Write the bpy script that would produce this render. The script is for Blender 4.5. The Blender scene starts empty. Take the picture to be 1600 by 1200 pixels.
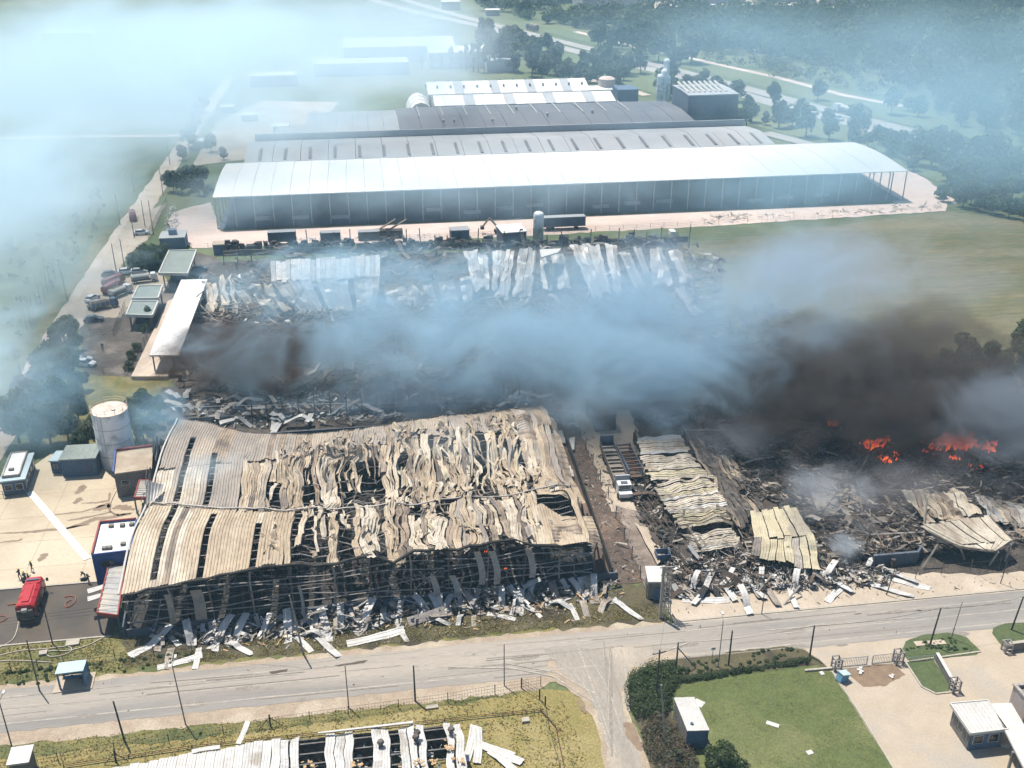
import bpy, math, random
import numpy as np
from mathutils import Vector, Matrix, noise
R=random.Random(7)
# ------------------------------------------------------------------ camera, sky, sun
sc=bpy.context.scene
A=math.radians(8.2);P=math.radians(25.85);F=1620.;H=90.
cd=bpy.data.cameras.new('camera');cam=bpy.data.objects.new('camera',cd);sc.collection.objects.link(cam);sc.camera=cam
cd.sensor_width=36;cd.lens=36*F/1600;cd.clip_start=1;cd.clip_end=12000
cam.location=(0,0,H);cam.rotation_euler=(math.pi/2-P,0,-A)
SUN_EL=math.radians(69);SUN_AZ=math.atan2(-.56,.83)
w=bpy.data.worlds.new('World');sc.world=w;w.use_nodes=True;wn=w.node_tree
sky=wn.nodes.new('ShaderNodeTexSky');sky.sky_type='NISHITA';sky.sun_disc=False
sky.sun_elevation=SUN_EL;sky.sun_rotation=SUN_AZ
wn.links.new(sky.outputs[0],wn.nodes['Background'].inputs[0]);wn.nodes['Background'].inputs[1].default_value=.085
sl=bpy.data.lights.new('sun','SUN');sl.energy=5.0;sl.angle=math.radians(.5);sl.color=(1,.935,.84)
so=bpy.data.objects.new('sun',sl);sc.collection.objects.link(so)
sd=Vector((math.sin(SUN_AZ)*math.cos(SUN_EL),math.cos(SUN_AZ)*math.cos(SUN_EL),math.sin(SUN_EL)))
so.rotation_euler=sd.to_track_quat('Z','Y').to_euler()
vs=sc.view_settings;vs.view_transform='Standard';vs.look='None';vs.exposure=0.72;vs.gamma=1;vs.use_curve_mapping=False
sc.cycles.volume_bounces=3;sc.cycles.max_bounces=8;sc.cycles.diffuse_bounces=3;sc.cycles.transparent_max_bounces=96
sc.cycles.use_denoising=True
sc.cycles.use_adaptive_sampling=True;sc.cycles.adaptive_threshold=.05;sc.cycles.volume_step_rate=1.0

# ------------------------------------------------------------------ helpers
def G(px,py,z=0.):
    x=(px-800)/F; y=-(py-600)/F
    dy=math.cos(P)+y*math.sin(P); dz=-math.sin(P)+y*math.cos(P)
    t=(z-H)/dz; x,y=x*t,dy*t
    return Vector((x*math.cos(A)+y*math.sin(A),-x*math.sin(A)+y*math.cos(A),z))
def link(o): sc.collection.objects.link(o); return o
def orig(o):
    v=Vector((0,0,0))
    while o is not None: v+=o.location; o=o.parent
    return v
def tag(o,label=None,cat=None,group=None,kind=None):
    if label:o['label']=label
    if cat:o['category']=cat
    if group:o['group']=group
    if kind:o['kind']=kind
    return o
def thing(name,loc,label,cat,group=None,rz=0):
    o=bpy.data.objects.new(name,None);link(o);o.location=loc;o.rotation_euler=(0,0,rz);o.empty_display_size=.5
    return tag(o,label,cat,group)
def kids(o): return [c for c in bpy.data.objects if c.parent is o]
class Proto:
    """remembers a thing's tree so it can be copied fast"""
    def __init__(s,root):
        s.root=root;s.tree=[(c,[(d) for d in kids(c)]) for c in kids(root)];s.used=False
    def put(s,loc,rz=0,label=None,group=None,scale=None,mats=None):
        if not s.used: s.used=True;r=s.root
        else:
            r=link(s.root.copy())
            for c,ds in s.tree:
                cc=link(c.copy());cc.parent=r
                for d in ds: dd=link(d.copy());dd.parent=cc
        r.location=loc;r.rotation_euler=(0,0,rz)
        if scale:r.scale=scale if not isinstance(scale,(int,float)) else (scale,)*3
        if label:r['label']=label
        if group:r['group']=group
        return r
class MB:
    def __init__(s): s.v=[];s.f=[];s.m=[];s.mi=0
    def add(s,vs_,fs):
        b=len(s.v);s.v+=[tuple(v) for v in vs_];s.f+=[tuple(i+b for i in f) for f in fs];s.m+=[s.mi]*len(fs);return s
    def hexa(s,p): return s.add(p,[(0,3,2,1),(4,5,6,7),(0,1,5,4),(1,2,6,5),(2,3,7,6),(3,0,4,7)])
    def box(s,x,y,z,sx,sy,sz,rz=0.,tilt=None):
        """x,y centre, z BOTTOM"""
        c,n=math.cos(rz),math.sin(rz);p=[]
        for dz in(0,sz):
            for a,b in((-1,-1),(1,-1),(1,1),(-1,1)):
                q=Vector((a*sx/2,b*sy/2,dz))
                if tilt: q=tilt@q
                p.append((x+q.x*c-q.y*n,y+q.x*n+q.y*c,z+q.z))
        return s.hexa(p)
    def prism(s,poly,z0,z1):
        n=len(poly);p=[(a[0],a[1],z0) for a in poly]+[(a[0],a[1],z1) for a in poly]
        return s.add(p,[tuple(range(n))[::-1],tuple(range(n,2*n))]+[(i,(i+1)%n,n+(i+1)%n,n+i) for i in range(n)])
    def tube(s,a,b,r,n=5,r2=None):
        a=Vector(a);b=Vector(b);d=b-a
        if d.length<1e-4:return s
        q=d.to_track_quat('Z','Y');r2=r if r2 is None else r2;p=[]
        for c,rr in((a,r),(b,r2)):
            for i in range(n):
                t=2*math.pi*i/n;p.append(c+q@Vector((rr*math.cos(t),rr*math.sin(t),0)))
        return s.add(p,[(i,(i+1)%n,n+(i+1)%n,n+i) for i in range(n)]+[tuple(range(n))[::-1],tuple(range(n,2*n))])
    def path(s,pts,r,n=5):
        for a,b in zip(pts,pts[1:]): s.tube(a,b,r,n)
        return s
    def lathe(s,x,y,prof,n=32):
        b=[]
        for r,z in prof:
            for i in range(n): b.append((x+r*math.cos(2*math.pi*i/n),y+r*math.sin(2*math.pi*i/n),z))
        fs=[]
        for k in range(len(prof)-1):
            for i in range(n): fs.append((k*n+i,k*n+(i+1)%n,(k+1)*n+(i+1)%n,(k+1)*n+i))
        fs.append(tuple(range(n))[::-1]);fs.append(tuple(range((len(prof)-1)*n,len(prof)*n)))
        return s.add(b,fs)
    def sheet(s,p,t=.05):
        """thin slab from 4 corner points, thickness down"""
        p=[Vector(q) for q in p];d=Vector((0,0,-t));return s.hexa([q+d for q in p]+p)
    def build(s,name,mats,parent=None,smooth=False):
        me=bpy.data.meshes.new(name);o=bpy.data.objects.new(name,me)
        off=orig(parent) if parent is not None else Vector((0,0,0))
        me.from_pydata([(v[0]-off.x,v[1]-off.y,v[2]-off.z) for v in s.v],[],s.f)
        if not isinstance(mats,(list,tuple)):mats=[mats]
        for m_ in mats: me.materials.append(m_)
        if len(mats)>1: me.polygons.foreach_set('material_index',s.m)
        if smooth: me.polygons.foreach_set('use_smooth',[True]*len(me.polygons))
        me.update();link(o)
        if parent is not None:o.parent=parent
        return o
def np_mesh(name,v,f,mat,parent=None,off=(0,0,0),kind=None):
    """v (n,3), f (m,k) arrays"""
    me=bpy.data.meshes.new(name);v=np.asarray(v,dtype=np.float32)-np.array(off,dtype=np.float32);f=np.asarray(f,dtype=np.int32)
    k=f.shape[1];me.vertices.add(len(v));me.vertices.foreach_set('co',v.ravel())
    me.loops.add(f.size);me.loops.foreach_set('vertex_index',f.ravel())
    me.polygons.add(len(f));me.polygons.foreach_set('loop_start',np.arange(0,f.size,k,dtype=np.int32))
    me.polygons.foreach_set('loop_total',np.full(len(f),k,dtype=np.int32));me.update(calc_edges=True)
    mats=mat if isinstance(mat,(list,tuple)) else [mat]
    for m_ in mats:me.materials.append(m_)
    o=link(bpy.data.objects.new(name,me))
    if parent is not None:o.parent=parent
    if kind:o['kind']=kind
    return o

# ------------------------------------------------------------------ materials
GAIN=.78
def rgb(c): return (c[0]*GAIN,c[1]*GAIN,c[2]*GAIN,1)
def M(name,c1,c2=None,scale=1.,rough=.85,bump=0.,stretch=(1,1,1),c3=None,big=.05,lo=.35,hi=.65,metal=0.,fine=None,detail=5,spec=.5,rot=0,c3w=(.5,.62),coord='pos',bscale=None):
    m=bpy.data.materials.new(name);m.use_nodes=True;nt=m.node_tree;N=nt.nodes.new;L=nt.links.new
    b=nt.nodes['Principled BSDF'];b.inputs['Roughness'].default_value=rough;b.inputs['Metallic'].default_value=metal
    b.inputs['Specular IOR Level'].default_value=spec
    if c2 is None: c2=tuple(x*.8 for x in c1)
    if coord=='pos': src=N('ShaderNodeNewGeometry').outputs['Position']
    else: src=N('ShaderNodeTexCoord').outputs['Object']
    mp=N('ShaderNodeMapping');mp.inputs['Scale'].default_value=stretch;mp.inputs['Rotation'].default_value=(0,0,rot);L(src,mp.inputs[0])
    def nz(s,d=detail,r=.6,v=None):
        n=N('ShaderNodeTexNoise');n.inputs['Scale'].default_value=s;n.inputs['Detail'].default_value=d;n.inputs['Roughness'].default_value=r
        L(mp.outputs[0] if v is None else v,n.inputs['Vector']);return n.outputs[0]
    def mr(x,a,c,o0=0,o1=1):
        q=N('ShaderNodeMapRange');q.inputs['From Min'].default_value=a;q.inputs['From Max'].default_value=c
        q.inputs['To Min'].default_value=o0;q.inputs['To Max'].default_value=o1;L(x,q.inputs[0]);return q.outputs[0]
    def mix(f,a,c,mode='MIX'):
        q=N('ShaderNodeMix');q.data_type='RGBA';q.blend_type=mode
        if isinstance(f,float):q.inputs[0].default_value=f
        else:L(f,q.inputs[0])
        for i,x in((6,a),(7,c)):
            if isinstance(x,tuple):q.inputs[i].default_value=rgb(x)
            else:L(x,q.inputs[i])
        return q.outputs[2]
    n1=nz(scale);col=mix(mr(n1,lo,hi),tuple(c1),tuple(c2))
    if c3 is not None: col=mix(mr(nz(big,4,.55),*c3w),col,tuple(c3))
    if fine: # fine grain multiplies
        fs,amt=fine;q=mr(nz(fs,3,.7),.3,.7,1-amt,1+amt);g=N('ShaderNodeMix');g.data_type='RGBA';g.blend_type='MULTIPLY';g.inputs[0].default_value=1
        cmb=N('ShaderNodeCombineColor');
        for i in range(3):L(q,cmb.inputs[i])
        L(col,g.inputs[6]);L(cmb.outputs[0],g.inputs[7]);col=g.outputs[2]
    L(col,b.inputs['Base Color'])
    if bump:
        bp=N('ShaderNodeBump');bp.inputs['Strength'].default_value=1;bp.inputs['Distance'].default_value=bump
        L(nz(bscale or scale*2.5,4,.65),bp.inputs['Height']);L(bp.outputs[0],b.inputs['Normal'])
    return m
def leaf(name,c1,c2,s=.8):
    m=M(name,c1,c2,scale=s,rough=.6,spec=.3,lo=.3,hi=.7,detail=2)
    nt=m.node_tree;b=nt.nodes['Principled BSDF'];tr=nt.nodes.new('ShaderNodeBsdfTranslucent');mx=nt.nodes.new('ShaderNodeMixShader');mx.inputs[0].default_value=.4
    src=b.inputs['Base Color'].links[0].from_socket;nt.links.new(src,tr.inputs[0]);nt.links.new(b.outputs[0],mx.inputs[1]);nt.links.new(tr.outputs[0],mx.inputs[2]);nt.links.new(mx.outputs[0],nt.nodes['Material Output'].inputs[0])
    return m
m_land=M('wild_grassland',(.055,.085,.025),(.10,.13,.045),scale=.06,c3=(.14,.15,.06),big=.012,fine=(1.2,.35),bump=.25,bscale=.8,c3w=(.45,.62))
m_leftf=M('left_field_scrub',(.050,.085,.030),(.095,.125,.045),scale=.12,c3=(.12,.145,.055),big=.03,fine=(1.5,.4),bump=.4,bscale=.6)
m_field=M('mown_field',(.085,.095,.038),(.135,.12,.055),scale=.25,stretch=(.25,1.4,1),c3=(.19,.165,.085),big=.03,fine=(1.3,.35),bump=.1,rot=.03,c3w=(.48,.7))
m_verge=M('verge_grass',(.11,.115,.028),(.20,.165,.055),scale=.5,c3=(.075,.09,.02),big=.12,fine=(5,.4),bump=.12,bscale=3)
m_verge2=M('roadside_meadow',(.085,.12,.04),(.12,.15,.055),scale=.03,c3=(.15,.16,.07),big=.01,fine=(.8,.2))
m_burntv=M('scorched_verge',(.07,.06,.025),(.10,.085,.035),scale=.4,c3=(.04,.03,.018),big=.2,fine=(5,.4),bump=.12,bscale=3)
m_dry=M('dry_grass',(.25,.195,.065),(.18,.16,.045),scale=.6,c3=(.27,.22,.09),big=.10,fine=(4,.4),bump=.1,bscale=3)
m_lawn=M('lawn',(.072,.098,.022),(.098,.118,.03),scale=.8,c3=(.15,.155,.055),big=.09,fine=(5,.38),bump=.06,bscale=5,c3w=(.5,.68))
m_dkl=M('dark_lawn',(.05,.075,.02),(.075,.1,.03),scale=.9,fine=(5,.35),bump=.06)  # darker green for the lawn islands
m_asph=M('worn_asphalt',(.20,.188,.172),(.262,.245,.222),scale=.35,stretch=(.10,1,1),c3=(.35,.31,.26),big=.09,fine=(8,.12),rough=.9,bump=.01,c3w=(.48,.66))
m_track=M('dusty_asphalt',(.30,.265,.22),(.25,.228,.195),scale=.35,stretch=(1,.25,1),c3=(.38,.33,.265),big=.12,fine=(6,.15),rough=.9)
m_dust=M('dusty_shoulder',(.345,.275,.20),(.28,.22,.16),scale=.7,c3=(.39,.33,.25),big=.2,fine=(5,.25),bump=.03)
m_dirt=M('pale_dirt',(.47,.38,.30),(.54,.45,.37),scale=.3,c3=(.40,.33,.25),big=.08,fine=(2,.15),bump=.05)
m_pink=M('pink_gravel',(.56,.44,.38),(.62,.50,.44),scale=.15,stretch=(.2,1,1),c3=(.48,.38,.32),big=.05,fine=(1.5,.15),bump=.05)
m_conc=M('yard_concrete',(.46,.385,.275),(.40,.33,.235),scale=.22,stretch=(.5,1,1),c3=(.50,.43,.32),big=.06,fine=(4,.1),bump=.006)
m_conc2=M('driveway_concrete',(.36,.30,.225),(.41,.345,.265),scale=.3,c3=(.33,.30,.26),big=.09,fine=(4,.1),bump=.006,c3w=(.5,.65))
m_apron=M('apron_concrete',(.42,.35,.27),(.36,.30,.23),scale=.35,c3=(.46,.39,.31),big=.1,fine=(4,.15),bump=.01)
m_wet=M('wet_asphalt',(.065,.05,.035),(.09,.07,.05),scale=.3,rough=.42,c3=(.05,.04,.03),big=.1,fine=(5,.1),spec=.3)
m_stain=M('wet_stain',(.17,.115,.07),(.22,.15,.09),scale=1,rough=.5,fine=(4,.15))
m_kerb=M('kerb_stone',(.40,.36,.30),(.33,.30,.25),scale=2,fine=(6,.2))
m_char=M('charred_ground',(.030,.024,.020),(.075,.058,.045),scale=.5,c3=(.11,.09,.07),big=.09,fine=(3,.6),bump=.4,bscale=1.2,c3w=(.5,.66))
m_ash=M('ashy_ground',(.10,.085,.07),(.05,.04,.032),scale=.6,c3=(.17,.145,.12),big=.15,fine=(3,.5),bump=.25,bscale=1.5)
m_alley=M('alley_ground',(.10,.065,.045),(.06,.042,.032),scale=.8,c3=(.15,.10,.07),big=.2,fine=(4,.45),bump=.12)
m_alley2=M('dark_concrete',(.20,.16,.125),(.13,.10,.08),scale=.6,c3=(.26,.21,.17),big=.2,fine=(4,.35),bump=.05)  # darker concrete tone for the alley path
m_black=M('soot_black',(.012,.011,.010),(.03,.026,.022),scale=1.2,fine=(4,.4),bump=.1)
m_burnt=M('burnt_debris',(.045,.038,.033),(.13,.11,.095),scale=.9,lo=.42,hi=.62,fine=(5,.4))
m_brown=M('rusty_debris',(.10,.06,.04),(.06,.045,.035),scale=.9,fine=(5,.4))
m_pale=M('pale_debris',(.34,.31,.27),(.22,.20,.17),scale=.9,fine=(5,.3))
m_foam=M('insulation_foam',(.50,.34,.17),(.36,.24,.13),scale=2,fine=(7,.3))
m_tan=M('heat_bleached_steel',(.41,.325,.225),(.32,.25,.17),scale=.5,stretch=(1,.3,1),c3=(.50,.43,.325),big=.16,fine=(2.2,.25),rough=.62,bump=.03,bscale=4,c3w=(.46,.60))
m_tan2=M('sooty_tan_steel',(.33,.255,.18),(.22,.17,.125),scale=.6,stretch=(1,.4,1),c3=(.12,.095,.075),big=.3,fine=(2.5,.25),rough=.65,bump=.03,bscale=4,c3w=(.5,.62))
m_cream=M('ash_white_steel',(.54,.49,.40),(.42,.36,.28),scale=.8,stretch=(1,.5,1),c3=(.34,.28,.21),big=.3,fine=(2.5,.2),rough=.6,bump=.03,bscale=4,c3w=(.52,.64))
m_greyt=M('grey_tan_dim_steel',(.315,.27,.225),(.235,.205,.175),scale=.5,stretch=(1,.35,1),c3=(.37,.31,.245),big=.15,fine=(2.5,.18),rough=.6,bump=.02,bscale=4)  # grey-tan steel; on the rear slope it stands in for weaker light
m_yel=M('yellowed_steel',(.50,.45,.31),(.42,.36,.235),scale=.5,c3=(.30,.27,.21),big=.2,fine=(3,.18),rough=.65,bump=.02,bscale=3)
m_white=M('white_sheet',(.54,.53,.505),(.45,.44,.42),scale=.5,c3=(.44,.42,.39),big=.25,fine=(3,.12),rough=.5,c3w=(.52,.7),bump=.01)
m_grys=M('grey_sheet',(.36,.36,.355),(.28,.275,.265),scale=.6,c3=(.42,.38,.32),big=.3,fine=(3,.15),rough=.45,metal=.15)
m_grys2=M('pale_grey_sheet',(.50,.50,.49),(.40,.395,.38),scale=.6,c3=(.30,.27,.23),big=.4,fine=(3,.2),rough=.5,c3w=(.52,.66),bump=.01)
m_dirty=M('dirty_sheet',(.30,.255,.21),(.16,.13,.11),scale=.7,c3=(.38,.34,.29),big=.35,fine=(3,.25),rough=.6)
m_steel=M('burnt_steel_frame',(.10,.085,.075),(.17,.145,.125),scale=.8,fine=(3,.3),rough=.6)
m_steel2=M('grey_steel_frame',(.36,.33,.305),(.22,.195,.175),scale=.8,fine=(3,.3),rough=.55)
m_wall=M('bluegrey_block_wall',(.10,.12,.15),(.075,.09,.115),scale=.8,fine=(4,.25))
m_roofw=M('white_metal_roof',(.70,.685,.66),(.64,.625,.60),scale=.05,stretch=(1,.3,1),c3=(.76,.74,.71),big=.02,rough=.5,fine=(1.5,.05))
m_roofg=M('blue_grey_roof',(.30,.31,.32),(.25,.26,.27),scale=.08,rough=.6,c3=(.35,.36,.36),big=.02)
m_roofd=M('slate_roof',(.095,.10,.115),(.125,.13,.145),scale=.06,rough=.6,c3=(.15,.15,.16),big=.02)
m_roofgrn=M('grey_green_roof',(.22,.26,.24),(.18,.215,.20),scale=.4,fine=(2,.15))
m_trim=M('pale_trim',(.55,.54,.50),(.48,.47,.44),scale=1)
m_fac=M('pale_facade',(.40,.42,.44),(.34,.36,.38),scale=.1,fine=(1,.1))
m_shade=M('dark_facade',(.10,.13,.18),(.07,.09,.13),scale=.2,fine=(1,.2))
m_blue=M('blue_paint',(.02,.06,.22),(.03,.08,.28),scale=.6,fine=(3,.2),rough=.6)
m_blug=M('blue_grey_paint',(.09,.14,.22),(.07,.11,.17),scale=.6,fine=(3,.2))
m_red=M('red_trim_paint',(.32,.06,.05),(.24,.05,.04),scale=1)
m_tank=M('tank_white',(.92,.94,.95),(.85,.87,.89),scale=.5,c3=(.47,.50,.51),big=.3,rough=.55)
m_tankt=M('tank_top',(.62,.55,.48),(.52,.44,.38),scale=.8,c3=(.45,.36,.3),big=.4)
m_greyb=M('grey_render',(.20,.185,.165),(.15,.14,.125),scale=.6,fine=(3,.3))
m_creamw=M('cream_wall',(.48,.41,.38),(.42,.36,.33),scale=.5,fine=(3,.1))
m_pole=M('creosoted_pole',(.06,.05,.045),(.09,.08,.07),scale=2)
m_wire=M('wire_dark',(.10,.10,.10),rough=.5)
m_rust=M('red_brown_pipe',(.16,.07,.045),(.12,.055,.04),scale=2)
m_glass=M('dark_glass',(.02,.025,.03),rough=.12,spec=.6)
m_tyre=M('tyre_rubber',(.02,.02,.02),rough=.9)
m_fred=M('fire_engine_red',(.42,.015,.02),(.36,.012,.018),scale=1,rough=.35)
m_redl=M('light_red_body',(.24,.05,.06),(.19,.04,.05),scale=1,rough=.45)
m_carw=M('car_white',(.72,.72,.72),rough=.3); m_card=M('car_dark',(.06,.075,.095),rough=.3)
m_cars=M('car_silver',(.40,.43,.45),rough=.3); m_chrome=M('bright_metal',(.55,.55,.55),rough=.3,metal=.7)
m_bus=M('shelter_blue',(.03,.14,.30),(.04,.17,.34),scale=2,rough=.5)
m_light_roof=M('pale_blue_roof',(.42,.52,.55),(.36,.45,.48),scale=2)
m_lblue=M('light_blue_box',(.16,.33,.46),(.13,.28,.40),scale=2)
m_hose=M('fire_hose',(.50,.45,.38),(.42,.37,.30),scale=3)
m_hosr=M('red_hose',(.35,.08,.05),(.22,.10,.06),scale=3)
m_suit=M('fire_suit',(.025,.025,.03),rough=.8); m_hel=M('helmet_yellow',(.55,.42,.05),rough=.4)
m_hiv=M('reflective_band',(.5,.5,.3),rough=.5)
m_bark=M('bark',(.10,.075,.05),(.07,.055,.04),scale=2)
m_leaf1=leaf('leaf_deep_green',(.028,.055,.018),(.055,.09,.03))
m_leaf2=leaf('leaf_mid_green',(.05,.085,.028),(.085,.12,.045))
m_leaf3=leaf('leaf_olive',(.07,.09,.045),(.11,.125,.07))
m_leaf4=leaf('leaf_dry_brown',(.11,.085,.05),(.17,.14,.095))
m_bush=leaf('bush_green',(.045,.075,.025),(.08,.11,.04),1.5)

# ------------------------------------------------------------------ ground
def jag(pts,step,amp,seed=0):
    out=[];rr=random.Random(seed+len(pts))
    n=len(pts)
    for i in range(n):
        a=Vector(pts[i]);b=Vector(pts[(i+1)%n]);k=max(1,min(200,int((b-a).length/step)))
        nrm=Vector((-(b-a).y,(b-a).x,0));nrm=nrm.normalized() if nrm.length>0 else nrm
        for j in range(k):
            out.append(a.lerp(b,j/k)+nrm*(rr.uniform(-amp,amp) if j else 0))
    return out
def sheet(name,pts,z,mat,px=True,rough=0,step=1.,kind='structure',seed=0):
    pts=[G(*p) if px else Vector((p[0],p[1],0)) for p in pts]
    if rough:pts=jag(pts,step,rough,seed)
    from mathutils.geometry import tessellate_polygon
    tr=tessellate_polygon([[Vector((p.x,p.y,0)) for p in pts]])
    mb=MB();mb.v=[(p.x,p.y,z) for p in pts];mb.f=[tuple(t) for t in tr];mb.m=[0]*len(mb.f)
    # face up
    ff=[]
    for t in mb.f:
        a,b,c=[Vector(mb.v[i]) for i in t];ff.append(t if (b-a).cross(c-a).z>0 else t[::-1])
    mb.f=ff
    o=mb.build(name,mat);tag(o,kind=kind);return o
def ribbon(name,pts,wd,z,mat,px=True,kind='structure'):
    pts=[G(*p) if px else Vector((p[0],p[1],0)) for p in pts];mb=MB();L_=[]
    for i,p in enumerate(pts):
        d=(pts[min(i+1,len(pts)-1)]-pts[max(i-1,0)]);d.z=0;d.normalize();n=Vector((-d.y,d.x,0))*wd/2
        L_+= [p+n+Vector((0,0,z)),p-n+Vector((0,0,z))]
    mb.add(L_,[(2*i+1,2*i+3,2*i+2,2*i) for i in range(len(pts)-1)])
    return tag(mb.build(name,mat),kind=kind)
mb=MB();mb.add([(-5000,-300,0),(5000,-300,0),(5000,9000,0),(-5000,9000,0)],[(0,1,2,3)]);tag(mb.build('ground',m_land),kind='structure')
sheet('meadow',[(-420,20),(-73,20),(-73,560),(-420,560)],.03,m_leftf,px=False)
sheet('dirt_road',[(-71.5,90),(-65.5,90),(-64.8,300),(-64,420),(-63,560),(-67,560),(-70,420),(-72,300)],.08,m_dirt,px=False,rough=.4,step=3)
sheet('road_verge',[(-76,110),(-71.5,110),(-72,300),(-75,300)],.05,m_verge,px=False,rough=.6,step=3)
sheet('parking_ground',[(100,497),(120,470),(200,345),(262,316),(232,374),(205,395),(180,430),(165,440),(255,425),(265,450),(215,475),(200,480),(190,497)],.10,m_apron,rough=.3)
sheet('service_yard',[(130,585),(125,500),(190,490),(262,440),(310,395),(345,405),(318,437),(262,585),(205,590)],.07,m_ash)
sheet('compound_lawn',[(95,640),(130,585),(265,585),(262,640),(230,690),(60,700)],.06,m_verge,rough=.5)
sheet('compound_lawn',[(228,398),(300,388),(460,372),(1100,352),(1480,330),(1090,395),(460,395),(300,440)],.05,m_leftf)
sheet('mown_field',[(1060,385),(1480,330),(1640,352),(1640,560),(1230,575),(1100,480)],.06,m_field,rough=.5,step=3)
sheet('gravel_road',[(268,332),(330,316),(345,362),(1400,318),(1385,296),(1412,290),(1445,292),(1482,312),(1478,330),(1100,354),(650,378),(300,388),(262,350)],.09,m_pink,rough=.5,step=2)
sheet('shed_floor',[(-42.5,296.5),(166.3,296.5),(166.3,335),(-42.5,335)],.12,m_shade,px=False)  # dark blue floor colour carries the shade inside the open shed
# yard and wet road in front of it
sheet('yard_pavement',[(-120,128.3),(-36.6,128.3),(-36.6,168),(-57,168),(-62,158),(-120,158)],.06,m_conc,px=False)
sheet('wet_pavement',[(-120,115.6),(-37,115.6),(-37,127.9),(-120,127.9)],.04,m_wet,px=False)
sheet('verge',[(-130,106.8),(37.2,107.5),(37.2,116),(-130,115.6)],.03,m_verge,px=False)
sheet('scorched_verge',[(-34,108.6),(-10,108.3),(20,108.6),(37,108.2),(37.2,116.5),(-36,116.5)],.05,m_burntv,px=False,rough=.7,step=1.2)
sheet('shoulder',[(-130,105.4),(37,106.8),(37,108.7),(-20,107.9),(-130,107.2)],.045,m_dust,px=False,rough=.35,step=1.)
sheet('main_road',[(-130,98.7),(130,100.6),(130,107.2),(37,107.4),(-130,106.4)],.07,m_asph,px=False,rough=.12,step=1.5)
sheet('shoulder',[(-130,96.9),(17,97.3),(19,98.6),(60,98.8),(130,99.3),(130,101),(-130,99)],.05,m_dust,px=False,rough=.3,step=.9)
sheet('dry_verge',[(-130,60),(-130,97.6),(15.5,97.8),(21.5,96.5),(23.8,93),(24.6,88),(25.5,60)],.03,m_dry,px=False,rough=.35,step=.9)
sheet('verge',[(-130,94.9),(-20,95.2),(-5,95.6),(15,96.9),(15,98),(-130,97.4)],.045,m_verge,px=False,rough=.35,step=.7)
sheet('side_road',[(852,1053),(905,1090),(930,1130),(945,1200),(952,1290),(1030,1290),(1016,1200),(1004,1160),(985,1120),(980,1090),(990,1062),(1010,1045),(1080,1022),(1000,1010),(860,1020)],.09,m_dust,rough=.2,step=1)
sheet('side_road_track',[(850,1015),(876,1050),(922,1088),(942,1140),(955,1200),(960,1290),(1016,1290),(1003,1200),(990,1160),(974,1112),(970,1080),(984,1050),(1005,1030),(1060,1012)],.105,m_track,rough=.3,step=.7)
sheet('concrete_apron',[(37.6,107),(130,107),(130,118),(37.6,118)],.05,m_apron,px=False)
# right side driveway, lawn
sheet('driveway',[(1205,1024),(1290,1008),(1400,996),(1640,958),(1800,1400),(1420,1400),(1300,1050),(1215,1045)],.055,m_conc2)
sheet('lawn',[(1040,1075),(1060,1062),(1275,1040),(1300,1052),(1395,1200),(1440,1300),(1100,1330)],.10,m_lawn,rough=.1,step=.8)
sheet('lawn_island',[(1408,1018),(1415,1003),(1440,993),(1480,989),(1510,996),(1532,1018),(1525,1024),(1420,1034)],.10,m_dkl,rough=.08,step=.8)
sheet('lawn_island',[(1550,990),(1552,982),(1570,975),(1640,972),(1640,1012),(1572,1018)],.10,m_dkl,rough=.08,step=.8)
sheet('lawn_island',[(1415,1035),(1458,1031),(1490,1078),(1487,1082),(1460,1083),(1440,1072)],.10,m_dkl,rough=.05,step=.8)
sheet('hedge_verge',[(985,1060),(1000,1045),(1060,1030),(1180,1015),(1225,1010),(1258,1016),(1300,1048),(1275,1052),(1060,1072),(1050,1090),(1085,1200),(1100,1290),(1030,1290),(1008,1160),(985,1110)],.08,m_burntv,rough=.2,step=.7)
sheet('wet_patch',[(1318,1048),(1370,1038),(1400,1040),(1415,1055),(1400,1062),(1385,1072),(1350,1074),(1335,1062)],.075,m_stain,rough=.12,step=.4)
sheet('mud_stain',[(974,1130),(992,1132),(1000,1160),(1004,1174),(996,1172),(978,1150)],.13,m_stain,rough=.15,step=.3)
sheet('mud_stain',[(901,1092),(906,1094),(916,1113),(914,1117),(908,1110)],.13,m_stain,rough=.05,step=.3)
sheet('mud_stain',[(420,1050),(450,1046),(448,1050),(424,1054)],.09,m_wet,rough=.05,step=.4)
sheet('mud_stain',[(522,1040),(575,1032),(568,1037),(530,1042)],.09,m_wet,rough=.08,step=.4)
# alley and burnt ground
sheet('burnt_ground',[(258,655),(310,440),(340,410),(1070,378),(1130,420),(1250,560),(1640,560),(1640,893),(1390,897),(1040,936),(985,800),(900,650)],.055,m_char,rough=.8,step=2)
sheet('warehouse_ground',[(-36,115.4),(31,118),(31,168),(-38,168)],.07,m_black,px=False)
sheet('burnt_ground',[(-41,158),(36,158),(36,192),(-42,192)],.065,m_char,px=False,rough=.5,step=2)
sheet('alley_ground',[(29.5,117),(38,117),(40,178),(33,178)],.09,m_alley,px=False,rough=.2)
sheet('alley_pavement',[(895,645),(985,640),(1003,700),(1010,760),(995,800),(955,800),(930,730)],.10,m_apron,rough=.3,step=1)
sheet('alley_path',[(962,790),(1000,800),(1040,935),(1012,930)],.11,m_alley2,rough=.3,step=1)
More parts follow.
